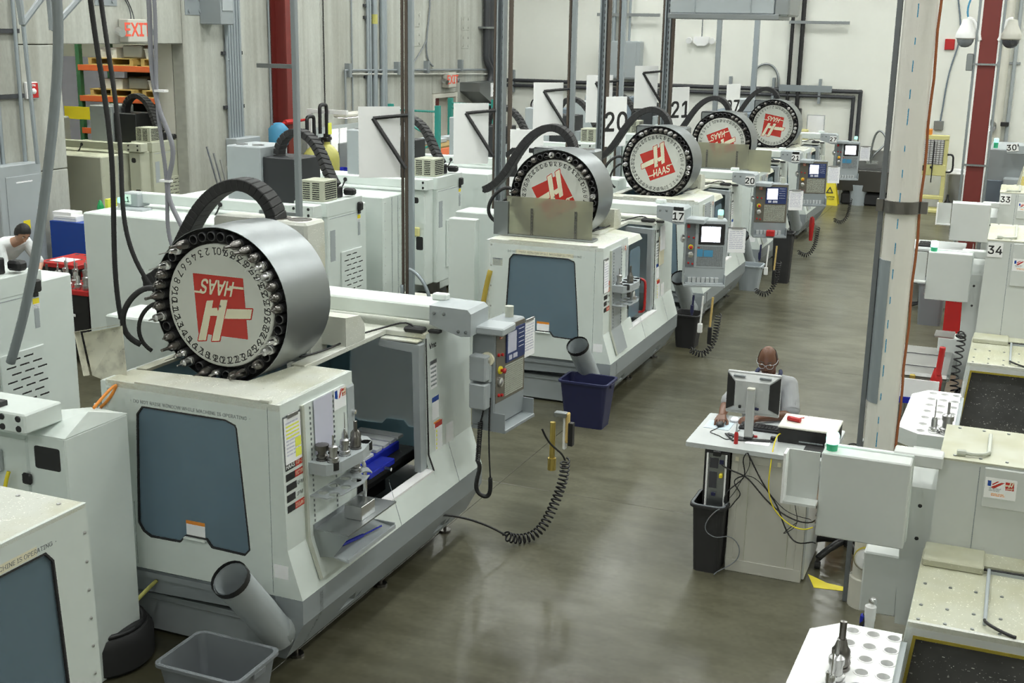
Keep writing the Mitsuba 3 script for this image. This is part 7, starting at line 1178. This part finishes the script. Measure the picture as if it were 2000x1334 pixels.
# ---- the man at the computer desk
pt = thing('person', 'bald man in a grey polo shirt with glasses working at the computer desk', 'person')
HX, HY = -1.69, 9.60
Hm = M4((HX, HY-.03, 1.452), (0.02, -1, -.34)); S = {s: np.array([HX+s*.175, 9.67, 1.245]) for s in (-1, 1)}
eR, hR = np.array([-2.00, 9.52, 1.045]), np.array([-1.965, 9.235, 1.045]); eL, hL = np.array([-1.46, 9.50, 1.045]), np.array([-1.70, 9.30, 1.04])
hips = np.array([HX, 9.78, .74])
knees = {s: np.array([HX+s*.14, 9.36, .72]) for s in (-1, 1)}; ankles = {s: np.array([HX+s*.15, 9.45, .30]) for s in (-1, 1)}
body = [man_of(tf(head_mesh(.85), Hm)), *[man_of(tf(ear(s), Hm)) for s in (-1, 1)], chain([(HX, 9.64, 1.37, .055), (HX, 9.67, 1.26, .062)]), m3.Manifold.batch_hull([sph(S[-1], .055), sph(S[1], .055), sph((HX, 9.66, 1.24), .09), sph((HX-.08, 9.72, .95), .10), sph((HX+.08, 9.72, .95), .10)]), m3.Manifold.batch_hull([sph((HX-.07, 9.72, .95), .105), sph((HX+.07, 9.72, .95), .105), sph(hips+[-.09, 0, .03], .10), sph(hips+[.09, 0, .03], .10)]),
    chain([np.r_[S[-1], .053], np.r_[eR, .041]]), chain([np.r_[eR, .042], np.r_[(eR+hR)/2+[0, 0, .005], .038], np.r_[hR, .026]]), chain([np.r_[S[1], .053], np.r_[eL, .041]]), chain([np.r_[eL, .042], np.r_[(eL+hL)/2+[0, 0, .005], .038], np.r_[hL, .026]]),
    hand(hR, (.08, -1, -.12), (0, -.1, 1), -1, .45), hand(hL, (-1, -.42, -.1), (0, -.1, 1), -1, .6)]
for s in (-1, 1): body += [chain([np.r_[hips+[s*.10, 0, 0], .085], np.r_[knees[s], .058], np.r_[ankles[s], .040]]), chain([np.r_[ankles[s]-[0, -.02, .05], .042], np.r_[ankles[s]+[0, -.16, -.07], .032]])]
bm = m3.Manifold.batch_boolean(body, m3.OpType.Add).refine_to_length(.011); t = to_tri(bm); t.merge_vertices(); vv = t.vertices.copy(); trimesh.smoothing.filter_taubin(t, iterations=5)
hd = ((np.linalg.inv(Hm) @ np.c_[vv, np.ones(len(vv))].T).T)[:, :3]; keep = (np.abs(hd[:, 0]) < .085) & (hd[:, 1] > .02) & (hd[:, 2] > -.125) & (hd[:, 2] < .14); t.vertices = np.where(keep[:, None], vv, t.vertices)
part(pt, 'body', t, 'skin_dark', True)
shirt = m3.Manifold.batch_boolean([m3.Manifold.batch_hull([sph(S[-1]+[.0, 0, .005], .066), sph(S[1]+[.0, 0, .005], .066), sph((HX, 9.66, 1.235), .105), sph((HX-.09, 9.715, .95), .118), sph((HX+.09, 9.715, .95), .118)]), m3.Manifold.batch_hull([sph((HX-.09, 9.715, .95), .118), sph((HX+.09, 9.715, .95), .118), sph(hips+[-.10, 0, .08], .105), sph(hips+[.10, 0, .08], .105)]),
    bone(S[-1], .066, S[-1]+(eR-S[-1])*.82, .068), bone(S[1], .066, S[1]+(eL-S[1])*.82, .070)], m3.OpType.Add)
st_ = soft(shirt, .014, 6); st_.vertices += (meshkit.fbm(st_.vertices*14, 3)-.5)[:, None]*.012*np.asarray(st_.vertex_normals)
sh = part(pt, 'polo_shirt', st_, 'shirt', True)
for s in (-1, 1):
    part(sh, 'collar', tube(curve([(HX+s*.085, 9.70, 1.345), (HX+s*.095, 9.64, 1.335), (HX+s*.075, 9.56, 1.295), (HX+s*.03, 9.535, 1.235)], 14), [.016]*10+[.014, .012, .01, .006], 8), 'collar_navy', True)
    e = (eR, eL)[s > 0]; c0 = S[s]+(e-S[s])*.80; part(sh, 'sleeve_hem', tube([c0, c0+(e-S[s])*.06], [.0715, .0715], 18, False), 'shirt', True)
part(sh, 'placket', hull([(HX-.018, 9.538, 1.24), (HX+.018, 9.538, 1.24), (HX-.016, 9.555, 1.10), (HX+.016, 9.555, 1.10), (HX-.018, 9.55, 1.24), (HX+.018, 9.55, 1.24), (HX-.016, 9.60, 1.10), (HX+.016, 9.60, 1.10)]), 'collar_navy')
tr_ = m3.Manifold.batch_boolean([chain([np.r_[hips+[s*.10, 0, 0], .100], np.r_[knees[s], .070], np.r_[ankles[s]+[0, 0, .02], .056]]) for s in (-1, 1)]+[m3.Manifold.batch_hull([sph(hips+[-.10, 0, .03], .108), sph(hips+[.10, 0, .03], .108)])], m3.OpType.Add)
part(pt, 'trousers', soft(tr_, .02, 6), 'jeans', True)
for s in (-1, 1): part(pt, 'shoe', soft(m3.Manifold.batch_hull([sph(ankles[s]-[0, -.03, .055], .05), sph(ankles[s]+[0, -.17, -.08], .036), sph(ankles[s]+[0, -.08, -.03], .048)]), .014, 4), 'rubber', True)
hm = head_mesh(.85); hv = hm.vertices; nrm = np.asarray(hm.vertex_normals); ring = (hv[:, 1] < .022-.25*np.clip(hv[:, 2]-.03, 0, 1)) & (hv[:, 2] < .082) & (hv[:, 2] > -.045+.5*np.clip(hv[:, 1], 0, 1)) & (np.abs(hv[:, 0])+np.clip(-hv[:, 1], 0, 1)*.8 > .050)
fc = hm.faces[ring[hm.faces].all(1)]; hs_ = mesh_of(np.vstack([hv+nrm*.0045, hv-nrm*.004]), np.vstack([fc, fc[:, ::-1]+len(hv)])); hs_.remove_unreferenced_vertices(); part(pt, 'hair', tf(hs_, Hm), 'hair_grey', True); pm('hair_grey', (.05, .04, .035), .8)
for s in (-1, 1):
    part(pt, 'eye', tf(trimesh.creation.icosphere(2, .0115).apply_translation([s*.031, .074, .014]), Hm), 'eye_white', True); part(pt, 'iris', tf(trimesh.creation.icosphere(2, .0062).apply_translation([s*.031, .0805, .011]), Hm), 'black', True)
    part(pt, 'eyelid', tf(hull([p for a in np.linspace(-1, 1, 7) for p in ((s*.031+.0135*a, .0835-.006*a*a, .0175-.002*a*a), (s*.031+.0135*a, .079-.006*a*a, .024), (s*.031+.0135*a, .075, .0175))]), Hm), 'skin_dark', True)
    part(pt, 'eyebrow', tf(hull([(s*.014, .093, .038), (s*.048, .082, .041), (s*.014, .09, .043), (s*.048, .079, .045), (s*.03, .094, .044), (s*.03, .092, .039)]), Hm), 'hair_grey')
pm('eye_white', (.55, .50, .46), .3); pm('lip', (.13, .045, .035), .45)
part(pt, 'lips', tf(hull([(x, .094-18*x*x, z) for x in (-.022, -.01, 0, .01, .022) for z in (-.058, -.068)]+[(x, .088-18*x*x, z) for x in (-.018, 0, .018) for z in (-.054, -.073)]), Hm), 'lip', True)
part(pt, 'moustache', tf(hull([(x, .097-15*x*x, -.048+.0-abs(x)*.18) for x in (-.026, -.012, 0, .012, .026)]+[(x, .092-15*x*x, -.054-abs(x)*.18) for x in (-.026, -.012, 0, .012, .026)]), Hm), 'hair_grey')
gl = thing('safety_glasses', 'clear framed safety glasses worn by the man at the desk', 'glasses')
for s in (-1, 1):
    c = curve([(s*.006, .108, .016), (s*.012, .109, .028), (s*.045, .102, .030), (s*.060, .088, .022), (s*.055, .094, -.004), (s*.030, .104, -.010), (s*.010, .107, .0), (s*.006, .108, .016)], 28)
    part(gl, 'rim', tf(tube(c, .0018, 6, False), Hm), 'clear_plastic', True); part(gl, 'temple', tf(tube(curve([(s*.060, .088, .024), (s*.080, .05, .022), (s*.081, 0, .018), (s*.079, -.02, .006)], 10), .0024, 6), Hm), 'clear_plastic', True)
part(gl, 'bridge', tf(cyl((-.007, .109, .02), (.007, .109, .02), .002, 6), Hm), 'clear_plastic')
# ---- the man bending down at the left edge
p2 = thing('person', 'dark haired man in a white shirt bending down at the left edge of the picture', 'person')
H2 = M4((-10.93, 11.10, 1.545), (1.0, -.35, -.95), (.75, -.1, .8)); sA, sB = np.array([-11.20, 10.98, 1.40]), np.array([-11.12, 11.34, 1.40]); hp = np.array([-11.72, 11.25, .98])
bd = [man_of(tf(head_mesh(), H2)), *[man_of(tf(ear(s), H2)) for s in (-1, 1)], chain([(-10.98, 11.12, 1.47, .055), (-11.14, 11.15, 1.41, .062)]), m3.Manifold.batch_hull([sph(sA, .055), sph(sB, .055), sph((-11.25, 11.16, 1.36), .10), sph((-11.5, 11.22, 1.14), .115)]), m3.Manifold.batch_hull([sph((-11.5, 11.22, 1.14), .115), sph(hp+[0, -.09, 0], .10), sph(hp+[0, .09, 0], .10)]),
    chain([np.r_[sA, .052], (-11.08, 10.92, 1.13, .042), (-10.86, 11.02, 1.02, .028)]), chain([np.r_[sB, .052], (-10.98, 11.40, 1.13, .042), (-10.84, 11.20, 1.02, .028)]), hand((-10.86, 11.02, 1.02), (1, .35, -.4), (.3, 0, 1), 1, .5), hand((-10.84, 11.20, 1.02), (1, -.2, -.4), (.3, 0, 1), -1, .5)]
for s in (-1, 1): bd += [chain([np.r_[hp+[0, s*.09, 0], .09], (-11.70, 11.25+s*.11, .52, .06), (-11.75, 11.25+s*.12, .09, .045)]), chain([(-11.76, 11.25+s*.12, .05, .042), (-11.56, 11.25+s*.13, .035, .033)])]
t = soft(m3.Manifold.batch_boolean(bd, m3.OpType.Add), .012, 5); part(p2, 'body', t, 'skin_light', True)
sh2 = m3.Manifold.batch_boolean([m3.Manifold.batch_hull([sph(sA, .068), sph(sB, .068), sph((-11.25, 11.16, 1.36), .118), sph((-11.5, 11.22, 1.14), .135)]), m3.Manifold.batch_hull([sph((-11.5, 11.22, 1.14), .135), sph(hp+[0, -.09, .05], .115), sph(hp+[0, .09, .05], .115)]), bone(sA, .068, (-11.09, 10.93, 1.16), .066), bone(sB, .068, (-11.0, 11.39, 1.16), .066)], m3.OpType.Add)
t = soft(sh2, .015, 6); t.vertices += (meshkit.fbm(t.vertices*14, 3)-.5)[:, None]*.012*np.asarray(t.vertex_normals); part(p2, 'shirt', t, 'shirt_white', True)
tr2 = m3.Manifold.batch_boolean([chain([np.r_[hp+[0, s*.09, 0], .105], (-11.70, 11.25+s*.11, .52, .078), (-11.75, 11.25+s*.12, .12, .062)]) for s in (-1, 1)]+[m3.Manifold.batch_hull([sph(hp+[0, -.09, .02], .112), sph(hp+[0, .09, .02], .112)])], m3.OpType.Add); part(p2, 'trousers', soft(tr2, .02, 6), 'jeans', True)
for s in (-1, 1): part(p2, 'shoe', soft(m3.Manifold.batch_hull([sph((-11.78, 11.25+s*.12, .05), .05), sph((-11.54, 11.25+s*.13, .04), .04)]), .014, 4), 'rubber', True)
h2 = head_mesh(); hv = h2.vertices; nrm = np.asarray(h2.vertex_normals); ring = (hv[:, 1] < .035+.9*np.clip(hv[:, 2]-.03, 0, .06)) & (hv[:, 2] > -.05+1.0*np.clip(hv[:, 1]+.02, 0, 1))
fc = h2.faces[ring[h2.faces].all(1)]; hs_ = mesh_of(np.vstack([hv+nrm*.011, hv-nrm*.004]), np.vstack([fc, fc[:, ::-1]+len(hv)])); hs_.remove_unreferenced_vertices(); part(p2, 'hair', tf(hs_, H2), 'hair_black', True)
for s in (-1, 1): part(p2, 'eye', tf(trimesh.creation.icosphere(2, .0115).apply_translation([s*.031, .074, .014]), H2), 'eye_white', True); part(p2, 'eyebrow', tf(hull([(s*.014, .093, .036), (s*.048, .082, .039), (s*.014, .09, .043), (s*.048, .079, .045)]), H2), 'hair_black')
# stool under the working man
s2 = thing('work_stool', 'black round stool on which the man at the desk sits', 'stool'); part(s2, 'seat', lathe([(0, 0), (.17, 0), (.19, .02), (.19, .06), (.17, .08), (0, .08)], 24, (HX, 9.80, .555)), 'black', 40); part(s2, 'stem', cyl((HX, 9.80, .05), (HX, 9.80, .56), .028, 12), 'chrome', 40)
for i in range(5): a = i*2*math.pi/5; part(s2, 'leg', cyl((HX, 9.80, .09), (HX+.27*math.cos(a), 9.80+.27*math.sin(a), .03), .022, 8), 'black')
